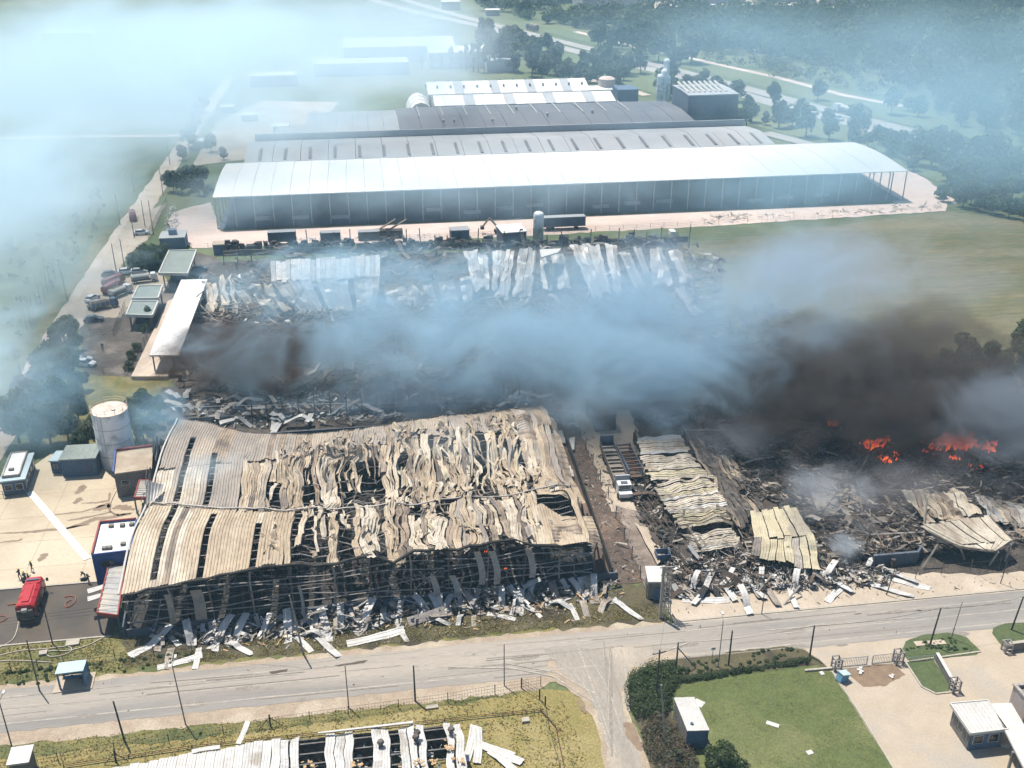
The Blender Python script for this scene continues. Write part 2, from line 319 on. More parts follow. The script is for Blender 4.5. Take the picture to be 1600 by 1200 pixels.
# yard stains, painted walkway
def stain(pts,w0,mat=m_stain,z=.07):
    ribbon('wet_stain',pts,w0,z,mat)
for k,(pts,wd) in enumerate([([(0,834),(40,832),(90,828),(140,820)],.7),([(100,828),(150,812),(205,803)],1.1),([(105,814),(140,808),(175,800)],.6),([(82,805),(130,800),(170,787),(172,800),(185,806),(207,802)],.6),
    ([(127,787),(150,786),(170,783),(172,770)],.5),([(145,798),(172,790)],1.4),([(175,795),(190,792),(210,797)],1.3),([(116,788),(122,782),(127,778)],1.2),([(60,878),(68,870),(72,865)],1.2),([(0,848),(30,845),(35,842)],.5),([(118,772),(125,768),(130,758)],1.4)]):
    ps=[G(*p) for p in pts];q=[]
    for a,b in zip(ps,ps[1:]):
        for j in range(6):q.append(a.lerp(b,j/6))
    q.append(ps[-1]);lft=[];rgt=[]
    for i,p in enumerate(q):
        d=q[min(i+1,len(q)-1)]-q[max(0,i-1)];n=Vector((-d.y,d.x,0)).normalized();tp=math.sin(math.pi*(i+.3)/(len(q)+.3))**.5
        lft.append(p+n*wd*tp*R.uniform(.25,.7));rgt.append(p-n*wd*tp*R.uniform(.25,.7))
    sheet('wet_stain',[(p.x,p.y) for p in lft+rgt[::-1]],.075,m_stain,px=False)
wk=thing('painted_walkway',G(92,830),'straight white banded walkway crossing the concrete yard from kiosk to blue building','walkway')
p0,p1=G(47,770),G(137,875);n=30;d=(p1-p0)/n;s=Vector((-d.y,d.x,0)).normalized()*.55
for i in range(n):
    a=p0+d*i;b=p0+d*(i+.93);mb=MB();mb.hexa([(q.x,q.y,.062) for q in(a-s,b-s,b+s,a+s)]+[(q.x,q.y,.16) for q in(a-s,b-s,b+s,a+s)]);mb.build('slab',m_roofw,wk)
# yard slab joints
mb=MB()
for v in (133,140,147,154):mb.box(-66,v,.061,70,.05,.004)
for u in range(-100,-37,8):mb.box(u,143,.061,.05,29,.003)
tag(mb.build('pavement_joints',m_stain),kind='structure')
mb=MB()
mb.box(-80,128.1,.0,86,.3,.18);tag(mb.build('kerb',m_kerb),kind='structure')
mb=MB();mb.box(-80,115.5,.0,86,.25,.16);tag(mb.build('kerb',m_kerb),kind='structure')
mb=MB();mb.box(84,107.75,.0,92,.35,.15);tag(mb.build('kerb',m_kerb),kind='structure')
def kerbline(pts,wd=.22,h=.14):
    ps=[G(*p) for p in pts];mb=MB()
    for a,b in zip(ps,ps[1:]):
        d=b-a;mb.box((a.x+b.x)/2,(a.y+b.y)/2,.04,d.length,wd,h,math.atan2(d.y,d.x))
    tag(mb.build('kerb',m_kerb),kind='structure')
kerbline([(1300,1050),(1340,1110),(1395,1200),(1440,1280)]);kerbline([(1415,1036),(1440,1074),(1462,1085),(1490,1082)])
kerbline([(1410,1036),(1532,1019)]);
# crop rows in the mown field (low ridges that catch the light)
mb=MB()
for k in range(46):
    v=186+k*2.3;u0=68+max(0,(215-v))*.45;mb.box((u0+195)/2,v,.05,195-u0,.5,.035,.012)
tag(mb.build('mown_windrows',m_field),kind='stuff')
# road streaks: pale wear lines
m_line=M('dust_line',(.36,.33,.28),(.29,.265,.23),scale=1.,stretch=(.2,1,1),fine=(5,.3))
for y0,y1,wd in((102.9,103.6,.16),(100.6,101.3,.2),(105.3,105.9,.14)):
    pts=[];
    for k in range(60):
        u=-120+k*4.1;pts.append((u,y0+(y1-y0)*k/60+R.uniform(-.05,.05)))
    ribbon('road_wear_line',pts,wd,.076,m_line,px=False)
for pts in([(700,1043),(800,1045),(865,1058),(915,1090),(940,1105)],[(790,1037),(870,1052),(930,1085),(945,1105)],[(1075,1005),(1010,1030),(980,1070),(975,1100)]):
    ribbon('road_wear_line',pts,.22,.135,m_line)
m_tyre_mark=M('tyre_mark',(.20,.175,.15),(.25,.22,.185),scale=1.5,fine=(5,.3))
r5=random.Random(55)
for k in range(9):
    x0=r5.uniform(845,1000);y0=r5.uniform(1002,1030);x1=r5.uniform(945,985);y1=r5.uniform(1090,1200);xm=(x0+x1)/2+r5.uniform(-35,35)*(1 if x0<930 else -.4);pts=[]
    for j in range(12):
        t=j/11;pts.append((x0*(1-t)**2+2*xm*t*(1-t)+x1*t*t,y0*(1-t)**2+2*(y0+r5.uniform(25,30))*t*(1-t)+y1*t*t))
    ribbon('tyre_track',pts,r5.uniform(.1,.22),.140+k*.0015,m_tyre_mark if k%2 else m_line)
for k in range(34):
    u=r5.uniform(-60,80);v=r5.uniform(99.6,106.4);L_=r5.uniform(6,28);sl_v=r5.uniform(-.025,.03)
    ribbon('tyre_track',[(u+L_*j/6,v+sl_v*L_*j/6+r5.uniform(-.03,.03)) for j in range(7)],r5.uniform(.07,.2),.080+k*.001,m_tyre_mark if k%3 else m_line,px=False)
for k in range(16):
    u=r5.uniform(-70,78);v=r5.uniform(99.4,106.6);rr_=r5.uniform(.3,1.3)
    sheet('asphalt_patch',[(u+rr_*1.8*math.cos(a_*.7),v+rr_*.5*math.sin(a_*.7)) for a_ in range(9)],.0745+k*.0003,m_tyre_mark,px=False,rough=.06,step=.3)
# far roads
m_hwy=M('highway_asphalt',(.30,.285,.27),(.36,.345,.32),scale=.05,rough=.9)
ribbon('highway',[(560,-20),(650,6),(735,30),(870,64),(1000,96),(1150,135),(1300,175),(1450,213),(1620,258)],9,.3,m_hwy)
ribbon('highway',[(560,-6),(650,20),(750,41),(880,76),(960,96),(1070,121),(1230,169),(1340,196),(1500,243),(1620,277)],10,.3,m_hwy)
ribbon('frontage_road',[(900,50),(1000,76),(1090,94),(1160,110),(1215,122),(1320,150),(1412,167)],5,.3,m_pink)
ribbon('frontage_road',[(1195,208),(1262,226),(1330,250)],7,.3,m_hwy)
ribbon('frontage_road',[(878,110),(905,120),(938,130),(980,140),(1010,150)],5,.3,m_dirt)
ribbon('field_track',[(0,217),(120,214),(240,213),(300,212)],4,.2,m_dirt)
sheet('meadow',[(735,45),(870,78),(1000,108),(1150,150),(1300,192),(1640,300),(1640,345),(1500,300),(1380,250),(1190,200),(1000,140),(880,105),(780,70)],.18,m_verge2)
sheet('meadow',[(735,22),(870,55),(1000,88),(1150,126),(1300,166),(1640,255),(1640,215),(1420,165),(1215,118),(1000,70),(860,42)],.2,m_verge2)
sheet('far_pavement',[(340,190),(410,158),(530,160),(460,240),(300,260)],.15,m_apron)
sheet('far_pavement',[(930,20),(930,2),(1340,-4),(1370,16),(1200,19)],.3,m_apron)
sheet('shed_side_ground',[(1330,262),(1420,262),(1500,318),(1405,318)],.11,m_pink,rough=.5,step=2)

# ------------------------------------------------------------------ corrugated sheets
def interp(tab,x):
    if x<=tab[0][0]:return tab[0][1]
    for (a,ya),(b,yb) in zip(tab,tab[1:]):
        if x<=b:
            t=(x-a)/(b-a);return ya+(yb-ya)*t
    return tab[-1][1]
def strip(name,fn,a0,a1,nt,mat,parent,ribs=2,rh=.06,t0=0,t1=1,tear=0,rr=R):
    """one roof or wall sheet: fn(a,t)->point; trapezoid ribs across a"""
    prof=[]
    for k in range(ribs):
        for q,h in((0,0),(.45,0),(.6,1),(.85,1)): prof.append(((k+q)/ribs,h*rh))
    prof.append((1,0));vs_=[];n=len(prof)
    e0=rr.uniform(-tear,tear);e1=rr.uniform(-tear,tear)
    for j in range(nt+1):
        t=t0+(t1-t0)*j/nt
        if j==0:t+=e0
        if j==nt:t+=e1
        pL=fn(a0,t);pR=fn(a1,t);pn=fn(a0,t+.02);nn=(pR-pL).cross(pn-pL)
        nn=nn.normalized() if nn.length>1e-6 else Vector((0,0,1))
        if nn.z<0:nn=-nn
        for q,h in prof:vs_.append(pL.lerp(pR,q)+nn*h if abs(a1-a0)<1.6 else fn(a0+(a1-a0)*q,t)+nn*h)
    fs=[(j*n+i,j*n+i+1,(j+1)*n+i+1,(j+1)*n+i) for j in range(nt) for i in range(n-1)]
    mb=MB();mb.add(vs_,fs);return mb.build(name,mat,parent)
nz=lambda x,y,z=0:noise.noise(Vector((x,y,z)))

# ------------------------------------------------------------------ the burnt warehouse
wh=thing('burnt_warehouse',(-2,117,0),'long burnt-out warehouse with buckled tan corrugated roof over a blackened open steel frame','warehouse')
R0v=lambda u:115.0+.045*(u+35)
R0z=[(-34,6.9),(-22,8.1),(-15,9.2),(-9,8.0),(-2.7,9.2),(.6,7.1),(3.6,8.9),(10,8.3),(16.2,9.1),(19,8.0),(21,7.5),(27.5,6.8)]
R1v=[(-35,136.5),(-30.5,136),(-15,131.9),(-4,131),(9,131),(19,131.4),(27,133)]
R2v=[(-35,145),(-15,146.5),(0,150),(11,151),(22,152)]
R3v=[(-36,167),(-29,164.5),(-21,159),(-12,157.8),(.7,159.4),(12,161.3),(23,162.2),(29,162.8)]
ROWS=[lambda u:(R0v(u),interp(R0z,u)),
 lambda u:((R0v(u)+interp(R1v,u))/2,8.6 if u<-6 else 8.6-1.2*min(1,(u+6)/6)),
 lambda u:(interp(R1v,u),7.0),
 lambda u:((interp(R1v,u)*.6+interp(R2v,u)*.4),6.9 if u<-20 else 6.9-1.6*min(1,(u+20)/6)),
 lambda u:(interp(R2v,u),7.6 if u<-8 else 7.0),
 lambda u:((interp(R2v,u)+interp(R3v,u))/2,7.2),
 lambda u:(interp(R3v,u),5.6)]
def roofpt(u,s,mess=0.):
    """s 0..6 along the rows"""
    i=min(5,max(0,int(s)));f=s-i;a=ROWS[i](u);b=ROWS[i+1](u)
    z0=ROWS[max(0,i-1)](u)[1];z3=ROWS[min(6,i+2)](u)[1]
    v=a[0]+(b[0]-a[0])*f
    z=.5*((2*a[1])+(-z0+b[1])*f+(2*z0-5*a[1]+4*b[1]-z3)*f*f+(-z0+3*a[1]-3*b[1]+z3)*f**3)
    z+=.35*nz(u*.13,v*.13)+.12*nz(u*.5,v*.4,3)
    if mess:
        z+=mess*(1.5*nz(u*.38,v*.30,7)+.6*nz(u*.9,v*.6,9)+1.1*abs(nz(u*.75,v*.5,14))-.35+.45*abs(nz(u*1.9,v*1.2,4)));u2=u+mess*(1.5*nz(u*.25,v*.22,2)+.45*nz(u*.7,v*.6,5))
    else:u2=u
    k=1-.02*max(0,v-140)/25
    return Vector((u2,v+.4*mess*nz(u*.6,v*.3,1),z))
slots=[(0.15,1.9,-31.1,-30.3),(0.1,1.8,-25.5,-24.7),(0.1,1.4,-17.9,-17.1),(2.3,5.2,-31.1,-30.3),(2.2,4.5,-26.5,-25.7),(0,1.9,-11.5,-8.2),(0,2,-6.2,-4.6),(0,2,-1.2,.2),(2.1,3.9,-6,-.2),(2.3,3.7,-12.5,-10.6),
 (.15,1.85,22.2,27.6),(2.4,3.8,2.2,3.8),(2.2,3.7,13.5,15.2),(2.3,3.4,-17.2,-16)]
def mess_at(u,s):
    m=max(0,min(1,(u+17)/9))
    if s<2: m*=.9
    if s>4.4: m*=max(.08,1-(s-4.4)/.8)
    if 2<=s<=4.4: m=max(m,.55 if u>-22 else .12)
    if u>20:m*=.5
    return m
rr=random.Random(11);nsheet=0
segs=[(0,2),(2,4.1),(4.1,6)]
for s0,s1 in segs:
    u=-34.6
    while u<(28 if s0<4 else 28.5):
        wd=.86
        # free length cut by slots
        cuts=[(a,b) for a,b,x0,x1 in slots if x0<u+wd*.5<x1]
        parts_=[(s0,s1)]
        for a,b in cuts:
            q=[]
            for (x,y) in parts_:
                if b<=x or a>=y:q.append((x,y));continue
                if a>x+.1:q.append((x,a))
                if b<y-.1:q.append((b,y))
            parts_=q
        mm=mess_at(u,(s0+s1)/2)
        for (x,y) in parts_:
            if y-x<.12:continue
            uu=u;xx,yy=x,y
            if mm>.35:
                if rr.random()<.06:continue
                if rr.random()<.22: yy=y-rr.uniform(0,.3)*(y-x)
                if rr.random()<.15: xx=x+rr.uniform(0,.25)*(y-x)
            sk=rr.uniform(-.8,.8)*mm;lift=rr.uniform(-.5,.5)*mm;tw=rr.uniform(-.6,.6)*mm;wdd=wd*(1.0-.02*rr.random()+(.12-.2*rr.random())*mm);nar=rr.uniform(-.2,.4)*mm
            ph=rr.uniform(0,6)
            def fn(a,t,uu=uu,sk=sk,lift=lift,tw=tw,xx=xx,yy=yy,wdd=wdd,nar=nar,ph=ph,mm=mm):
                s=xx+(yy-xx)*t
                c=uu+wdd/2;ua=c+(a-uu-wdd/2)*(1-nar*math.sin(math.pi*min(1,max(0,t))))
                p=roofpt(ua,s,mess_at(c,s)*.85)
                cc=roofpt(c,s,mess_at(c,s)*.85) if mm>.05 else p
                p=p+Vector((sk*(t-.5)**2*2,0,lift*math.sin(ph+t*3.5)+tw*(a-uu-wdd/2)*math.sin(ph+t*4)*1.2))
                return p
            zc=(s0+s1)/2
            pn=nz(u*.25,s0*3.1,5)
            if s0>4: mt=m_greyt if rr.random()<.8 else m_tan2  # rear slope: its weaker light is painted in with grey-tan
            elif s0>=2: mt=(m_greyt if u<-22 else m_tan) if pn<.1 else (m_cream if u<5 else m_tan)
            else: mt=m_tan if pn<.12 else m_cream
            if mm>.4 and rr.random()<.30: mt=rr.choice([m_tan2,m_greyt,m_tan2])
            elif mm<=.4 and s0<2 and rr.random()<.12: mt=m_tan2
            strip('roof_sheet',fn,u,u+wdd,18 if mm>.3 else 12,mt,wh,ribs=2,rh=.10,tear=.025+.05*mm,rr=rr);nsheet+=1
        u+=wd
# loose torn ribbons hanging in the buckled bays
for k in range(60):
    u=rr.uniform(-16,22);s=rr.choice([rr.uniform(.2,1.6),rr.uniform(2.2,3.7),rr.uniform(2.2,3.7),rr.uniform(3.9,4.6)]);ln=rr.uniform(.35,.9);ww=rr.uniform(.3,.7);dx=rr.uniform(-1.6,1.6);up=rr.uniform(.1,1.1);ph=rr.uniform(0,6)
    def fn(a,t,u=u,s=s,ln=ln,dx=dx,up=up,ph=ph):
        p=roofpt(u,s+ln*t,.6);return p+Vector((a-u+dx*t*t,.0,.25+up*math.sin(ph+4*t)*t+(a-u)*math.sin(ph+3*t)))
    if nsheet<292: strip('roof_sheet',fn,u,u+ww,9,rr.choice([m_tan,m_tan,m_greyt,m_yel]),wh,ribs=1,rh=.06,rr=rr);nsheet+=1
for (nm_,cnt,mt_,sd2) in(('torn_ribbons',110,m_tan,1),('torn_ribbons',70,m_cream,2),('torn_ribbons',60,m_tan2,3)):
    r2=random.Random(sd2);mb=MB()
    for k in range(cnt):
        u=r2.uniform(-17,24);s=r2.choice([r2.uniform(.1,1.7),r2.uniform(2.1,3.8),r2.uniform(2.1,3.8),r2.uniform(3.6,4.6)]);ln=r2.uniform(.25,1.);ww=r2.uniform(.15,.45);dx=r2.uniform(-1.8,1.8);up=r2.uniform(-.3,1.2);ph=r2.uniform(0,6);n=12;V_=[]
        for j in range(n+1):
            t=j/n;p=roofpt(u,min(5.9,s+ln*t),.7)+Vector((dx*t*t,0,.15+up*math.sin(ph+4*t)*t));tw_=ph+t*r2.uniform(1,3);e=Vector((math.cos(tw_*.4),0,.5*math.sin(tw_)))*ww
            V_+=[p-e,p+Vector((0,0,.08)),p+e]
        mb.add(V_,[(3*j+q,3*j+q+1,3*j+q+4,3*j+q+3) for j in range(n) for q in(0,1)])
    tag(mb.build(nm_,mt_,wh),kind='stuff')
# right end sheets curling over the gable side
for k in range(14):
    s=.1+k*.42
    def fn(a,t,s=s):
        p=roofpt(23.5,min(5.95,a),0.1);x=22.8+7.2*t+.5*nz(a*1.3,t*3)
        dz=.15-.9*t-2.6*max(0,t-.6)**1.2+.9*nz(a*1.3,t*2.2)+.4*nz(a*3.4,t*5,3)
        return Vector((x,p.y+.9*t*math.sin(a*2)+.5*nz(a*2,t*3,8),max(1,p.z+dz)))
    if k not in(2,3): strip('side_sheet',fn,s,s+.43,12,rr.choice([m_greyt,m_tan,m_tan2]),wh,ribs=4,rh=.08,rr=rr)
# big lifted flap at the front right corner
def fn(a,t):
    p=Vector((21.0+6.6*t,117.3+.3*t+ (a)*9.5,6.9+.2*t+1.9*a*(1-t)*1.2-1.0*a*a*t));p.z+=.25*math.sin(a*5+t*2);return p
for k in range(8): strip('side_sheet',lambda a,t,k=k:fn(t*(1-.55*abs(a-.25)),a),k/8,(k+1)/8,7,m_tan,wh,ribs=2,rh=.06,rr=rr)
# left gable: rim flashing and torn gable
mb=MB();mb.path([roofpt(-34.9,s/4)+Vector((0,0,.15)) for s in range(0,25)],.16,5);mb.build('gable_flashing',m_trim,wh)
def fn(a,t): return Vector((-34.8+1.8*a,135.5+2.2*a+ 3.*t,7.6+ (2.4*t*(1-a))+.3*a))
strip('gable_sheet',fn,0,1,5,m_grys,wh,ribs=5,rh=.05)
# crease gutter
mb=MB();mb.path([roofpt(-34+1.5*k,2.02,.3)+Vector((0,0,.28)) for k in range(42)],.13,5);mb.build('gutter',m_steel2,wh)
mb=MB();mb.path([roofpt(-34+1.5*k,0,.25)+Vector((0,-.15,.0)) for k in range(42)],.22,5);mb.build('eave_beam',m_black,wh)
mb=MB();mb.path([roofpt(-35+1.5*k,6.0,0)+Vector((0,.1,-.05)) for k in range(43)],.16,5);mb.build('eave_beam',m_black,wh)
# purlins just under the sheets, truss chords and webs across
for k in range(26):
    s=.1+k*.232
    mb=MB();pts=[]
    for j in range(36):
        u=-34.5+j*1.76;p=roofpt(u,s,mess_at(u,s)*.8);pts.append(p-Vector((0,0,.3+.15*rr.random())))
    mb.path(pts,.09,4);mb.build('purlin',m_steel2 if k%3 else m_steel,wh)
mb=MB()
for k in range(420):
    u=rr.uniform(-34,28);s=rr.uniform(.1,5.6);p=roofpt(u,s,.5)-Vector((0,0,rr.uniform(.5,1.4)));d=Vector((rr.uniform(-2,2),rr.uniform(-2,2),rr.uniform(-.8,.5)));mb.tube(p,p+d,rr.uniform(.04,.09),4)
tag(mb.build('broken_framing',m_steel,wh),kind='stuff')
for k in range(10):
    u=-34.2+k*6.95;mb=MB();top=[];bot=[]
    for j in range(25):
        s=j*.25;p=roofpt(u,min(5.99,s),mess_at(u,s)*.7);top.append(p-Vector((0,0,.5)));bot.append(p-Vector((0,0,1.5)))
    mb.path(top,.11,4);mb.path(bot,.11,4)
    for a,b,c in zip(top,bot[1:],top[2:]): mb.tube(a,b,.06,4);mb.tube(b,c,.06,4)
    mb.build('roof_truss',m_steel,wh)
# front frame: columns, bent girts, braces
for k in range(13):
    u=-34+k*5.25;v=R0v(u)+.3;z=interp(R0z,u);mb=MB();ox=rr.uniform(-.3,.3)
    mb.path([Vector((u,v,0)),Vector((u+ox,v+.15,z*.4)),Vector((u+ox*1.6,v-.1,z*.75)),Vector((u+rr.uniform(-.3,.3),v,z-.1))],.14,4);mb.build('column',m_steel2 if k%2 else m_steel,wh)
for r_ in range(6):
    for g_ in range(3):
        mb=MB();pts=[];u0=-34.5+g_*21;z0=1.5+r_*1.05;ph=rr.uniform(0,6);am=rr.uniform(.15,.5)
        for j in range(15):
            u=u0+j*1.5;zz=min(z0+am*math.sin(ph+j*.55)+.15*nz(j,r_,g_)*2,interp(R0z,u)-.3);pts.append(Vector((u,R0v(u)+.1+.35*math.sin(ph*2+j*.4),zz)))
        mb.path(pts,.09,4);mb.build('girt',rr.choice([m_steel2,m_steel2,m_steel]),wh)
mb=MB()
for k in range(34):
    u=rr.uniform(-34,27);v=R0v(u)+rr.uniform(-.4,1.2);z=rr.uniform(1.,5);mb.tube((u,v,z),(u+rr.uniform(-4,4),v+rr.uniform(-.5,.5),max(.2,z+rr.uniform(-2.5,3))),rr.uniform(.04,.09),4)
tag(mb.build('broken_brace',m_steel2,wh),kind='stuff')
# racking inside: dark grid seen through the open front
mb=MB()
for row in range(5):
    v=121+row*3.2
    for k in range(36):
        u=-33.5+k*1.75;h=rr.uniform(4.5,6.3)
        mb.tube((u,v,0),(u+rr.uniform(-.3,.3),v+rr.uniform(-.3,.3),h),.05,4)
    for z in(1.3,2.6,3.9,5.2):
        for k in range(9):
            u=-33.5+k*7;mb.tube((u,v,z+rr.uniform(-.3,.3)),(u+7,v+rr.uniform(-.3,.3),z+rr.uniform(-.4,.4)),.06,4)
tag(mb.build('storage_rack',m_steel,wh),kind='stuff')
mb=MB()
for k in range(16):
    u=rr.uniform(-30,26);mb.tube((u,R0v(u)+2,.5),(u+.3,R0v(u)+2.2,rr.uniform(3,5)),.06,4)
tag(mb.build('rusted_rack_post',m_red,wh),kind='stuff')
# base wall
for k in range(12):
    u=-34.8+k*5.6;mb=MB()
    if k in(3,):continue
    mb.box(u+2.75,R0v(u+2.75)-.1,0,5.45,.22,1.35+.1*(k%2),math.atan(.045));mb.build('base_wall',m_wall,wh)
for (a,b) in(((-35.2,115),(-38.5,166)),((31.6,118.5),(32.8,166)),((-38,166.6),(33,166.6))):
    a=Vector((*a,0));b=Vector((*b,0));d=b-a;mb=MB();mb.box((a.x+b.x)/2,(a.y+b.y)/2,0,d.length,.22,1.8,math.atan2(d.y,d.x));mb.build('base_wall',m_black if a.x>0 else m_wall,wh)
for k in range(9):
    v=118+k*5.4
    for u in(-35.2-.06*(v-115)*1.0,30.8):
        z=5.5 if u<0 else 4.5;mb=MB();mb.tube((u,v,0),(u+(.4 if u<0 else -.8),v+.2,z),.13,4);mb.build('column',m_steel,wh)
mb=MB()
for k in range(26):
    v=117+k*1.9;mb.tube((-35.4-.06*(v-115),v,rr.uniform(2,5)),(-35.3-.06*(v-115),v+rr.uniform(2,5),rr.uniform(1.5,6)),.06,4)
tag(mb.build('bent_side_girt',m_steel,wh),kind='stuff')
# hanging pale wall panels in the front opening
for (u,z0,z1,ww) in((11.5,7.8,2.6,.9),(13.6,7.6,2.4,.9),(18.6,7.4,2.8,.9),(-26,6.6,2.2,1.5),(-29.3,6.4,2.0,.8),(-12.3,5.5,1.2,.4),(5.2,4.6,.8,.9),(8.0,4.3,1.,.9)):
    def fn(a,t,u=u,z0=z0,z1=z1): return Vector((a+.7*math.sin(t*2.2)*(.5 if u<0 else 1),R0v(u)-.35-.6*t+.12*math.sin(t*7),z0+(z1-z0)*t))
    strip('hanging_panel',fn,u,u+ww,8,m_grys if u>-20 else m_greyt,wh,ribs=2,rh=.05)

# ------------------------------------------------------------------ scattered debris (uncountable bits)
def inpoly(x,y,pl):
    c=False;j=len(pl)-1
    for i in range(len(pl)):
        if (pl[i][1]>y)!=(pl[j][1]>y) and x<(pl[j][0]-pl[i][0])*(y-pl[i][1])/(pl[j][1]-pl[i][1])+pl[i][0]:c=not c
        j=i
    return c
def debris(name,pl,n,size,mats,zmax=.8,bars=.4,px=True,wts=None,seed=1,hmap=None,parent=None,heap=0,th=.03,align=None):
    if px: pl=[tuple(G(*p)[:2]) for p in pl]
    rr=random.Random(seed);x0=min(p[0] for p in pl);x1=max(p[0] for p in pl);y0=min(p[1] for p in pl);y1=max(p[1] for p in pl)
    mb=MB();c=0;tries=0
    while c<n and tries<n*30:
        tries+=1
        x=rr.uniform(x0,x1);y=rr.uniform(y0,y1)
        if not inpoly(x,y,pl):continue
        hn=nz(x*.12,y*.12,seed)*.5+.5
        if rr.random()>.25+1.2*hn*hn:continue
        c+=1;hz=heap*max(0,nz(x*.15,y*.15,seed+4)*1.4+.25);z=.1+hz*rr.uniform(.4,1)+rr.uniform(0,zmax)*rr.random()
        mb.mi=rr.choices(range(len(mats)),wts)[0] if wts else rr.randrange(len(mats))
        s=size*math.exp(rr.gauss(0,.45))
        az=rr.uniform(0,math.pi) if align is None else align+rr.gauss(0,.45)
        if rr.random()<bars:
            d=Vector((math.cos(az),math.sin(az),rr.uniform(-.3,.45)))*s*1.6;p=Vector((x,y,z));m_=p+d*.5+Vector((rr.uniform(-.3,.3),rr.uniform(-.3,.3),rr.uniform(-.2,.3)))*s*.5
            mb.tube(p,m_,.02+.022*s,3);mb.tube(m_,p+d,.02+.022*s,3)
        else:
            sx=s*rr.uniform(.8,2.3);sy=s*rr.uniform(.16,.5);q=Matrix.Rotation(rr.gauss(0,.35),3,'X')@Matrix.Rotation(rr.gauss(0,.35),3,'Y')
            # bent plate: 2 segments
            kz=rr.uniform(-.4,.4)*s;ca,sa=math.cos(az),math.sin(az);vv=[]
            for i,(a,zz) in enumerate(((-sx/2,0),(0,kz),(sx/2,rr.uniform(-.3,.3)*s))):
                for b in(-sy/2,sy/2):
                    e=q@Vector((a,b+rr.uniform(-.1,.1)*sy,zz));vv.append((x+e.x*ca-e.y*sa,y+e.x*sa+e.y*ca,max(.06,z+e.z)))
            mb.add(vv,[(0,2,3,1),(2,4,5,3)])
    o=mb.build(name,mats,parent);tag(o,kind='stuff');return o
D=debris
D('burnt_rubble',[(-34,119),(29,121),(30,160),(-36,160)],1300,.9,[m_black,m_black,m_steel],zmax=1.0,bars=.5,px=False,seed=2,heap=.8)  # charred, and blackened further to paint in the dark of the interior
# verge in front of the warehouse
D('insulation_scraps',[(-24,110.6),(-8,110.2),(26,112),(33,113.5),(33,117.6),(-30,115.2)],420,.35,[m_foam,m_brown,m_pale,m_foam],zmax=.35,bars=.05,px=False,seed=3,heap=.5)
D('insulation_scraps',[(-20,108.6),(30,109.2),(33,113),(-26,111)],160,.22,[m_foam,m_pale],zmax=.05,bars=.05,px=False,seed=4)
D('metal_scraps',[(-30,112.3),(-10,111.6),(30,114.4),(32,117.8),(-32,114.9)],650,.75,[m_white,m_grys,m_dirty,m_steel2,m_black],zmax=1.3,bars=.3,px=False,seed=5,heap=.9)
D('alley_scraps',[(32,118),(37,117),(38,160),(33.5,165)],380,.4,[m_brown,m_burnt,m_pale],zmax=.2,px=False,seed=6)
# strip behind the warehouse with torn sheets, and the burnt middle zone
D('metal_scraps',[(262,640),(480,615),(860,612),(900,640),(905,668),(860,640),(480,672),(330,668)],700,.8,[m_pale,m_grys,m_white,m_dirty,m_burnt],zmax=1.2,bars=.2,seed=7,heap=1.5)
D('burnt_rubble',[(268,640),(300,500),(1230,480),(1240,560),(1180,600),(905,640)],4200,1.0,[m_black,m_burnt,m_burnt,m_ash,m_brown,m_pale],wts=[5,5,4,3,2,1],zmax=1.,seed=8,heap=2.)
D('ash_rubble',[(305,450),(420,430),(600,470),(1130,400),(1120,470),(900,490),(560,500),(420,520),(315,500)],1700,1.2,[m_pale,m_ash,m_burnt,m_grys],wts=[3,4,4,2],zmax=1.4,seed=9,heap=2.5)
D('burnt_rubble',[(345,405),(1060,378),(1120,420),(1130,440),(400,450)],900,1.5,[m_black,m_burnt,m_steel,m_pale],wts=[4,4,3,1],zmax=2.2,seed=10,heap=2.5)
# right hand burnt zone
D('burnt_rubble',[(990,655),(1240,600),(1640,600),(1640,760),(1300,790),(1180,760),(1090,700)],6000,.75,[m_black,m_burnt,m_dirty,m_brown,m_ash,m_pale],wts=[5,6,3,4,4,1.5],align=.5,zmax=.9,seed=12,heap=1.8)
D('burnt_rubble',[(1100,700),(1640,740),(1640,850),(1440,870),(1300,890),(1180,890),(1140,800)],6500,.75,[m_black,m_burnt,m_dirty,m_brown,m_tan2,m_pale],wts=[4,5,4,4,4,2],align=-.7,zmax=1.3,seed=13,heap=2.2)
D('timber_rubble',[(1340,820),(1400,830),(1415,875),(1340,880),(1325,850)],500,1.0,[m_brown,m_dirty,m_pale,m_burnt],wts=[5,3,1,3],zmax=1.2,bars=.35,seed=14,heap=2.)
D('burnt_rubble',[(1040,880),(1170,870),(1360,890),(1400,895),(1390,915),(1060,935)],1300,.6,[m_black,m_grys,m_dirty,m_brown],wts=[5,3,3,2],zmax=1.5,seed=15,heap=1.2)
D('burnt_rubble',[(1000,690),(1060,830),(1060,900),(1000,820),(985,760)],450,.8,[m_black,m_burnt,m_pale,m_brown],wts=[4,4,2,3],zmax=.8,seed=16,heap=.9)
D('apron_litter',[(1050,925),(1400,900),(1600,885),(1600,915),(1050,965)],160,.22,[m_pale,m_brown,m_black],zmax=.03,bars=.2,seed=17)
D('road_litter',[(0,1130),(0,1085),(1600,930),(1600,990)],90,.12,[m_pale,m_black],zmax=.02,bars=.2,seed=18)

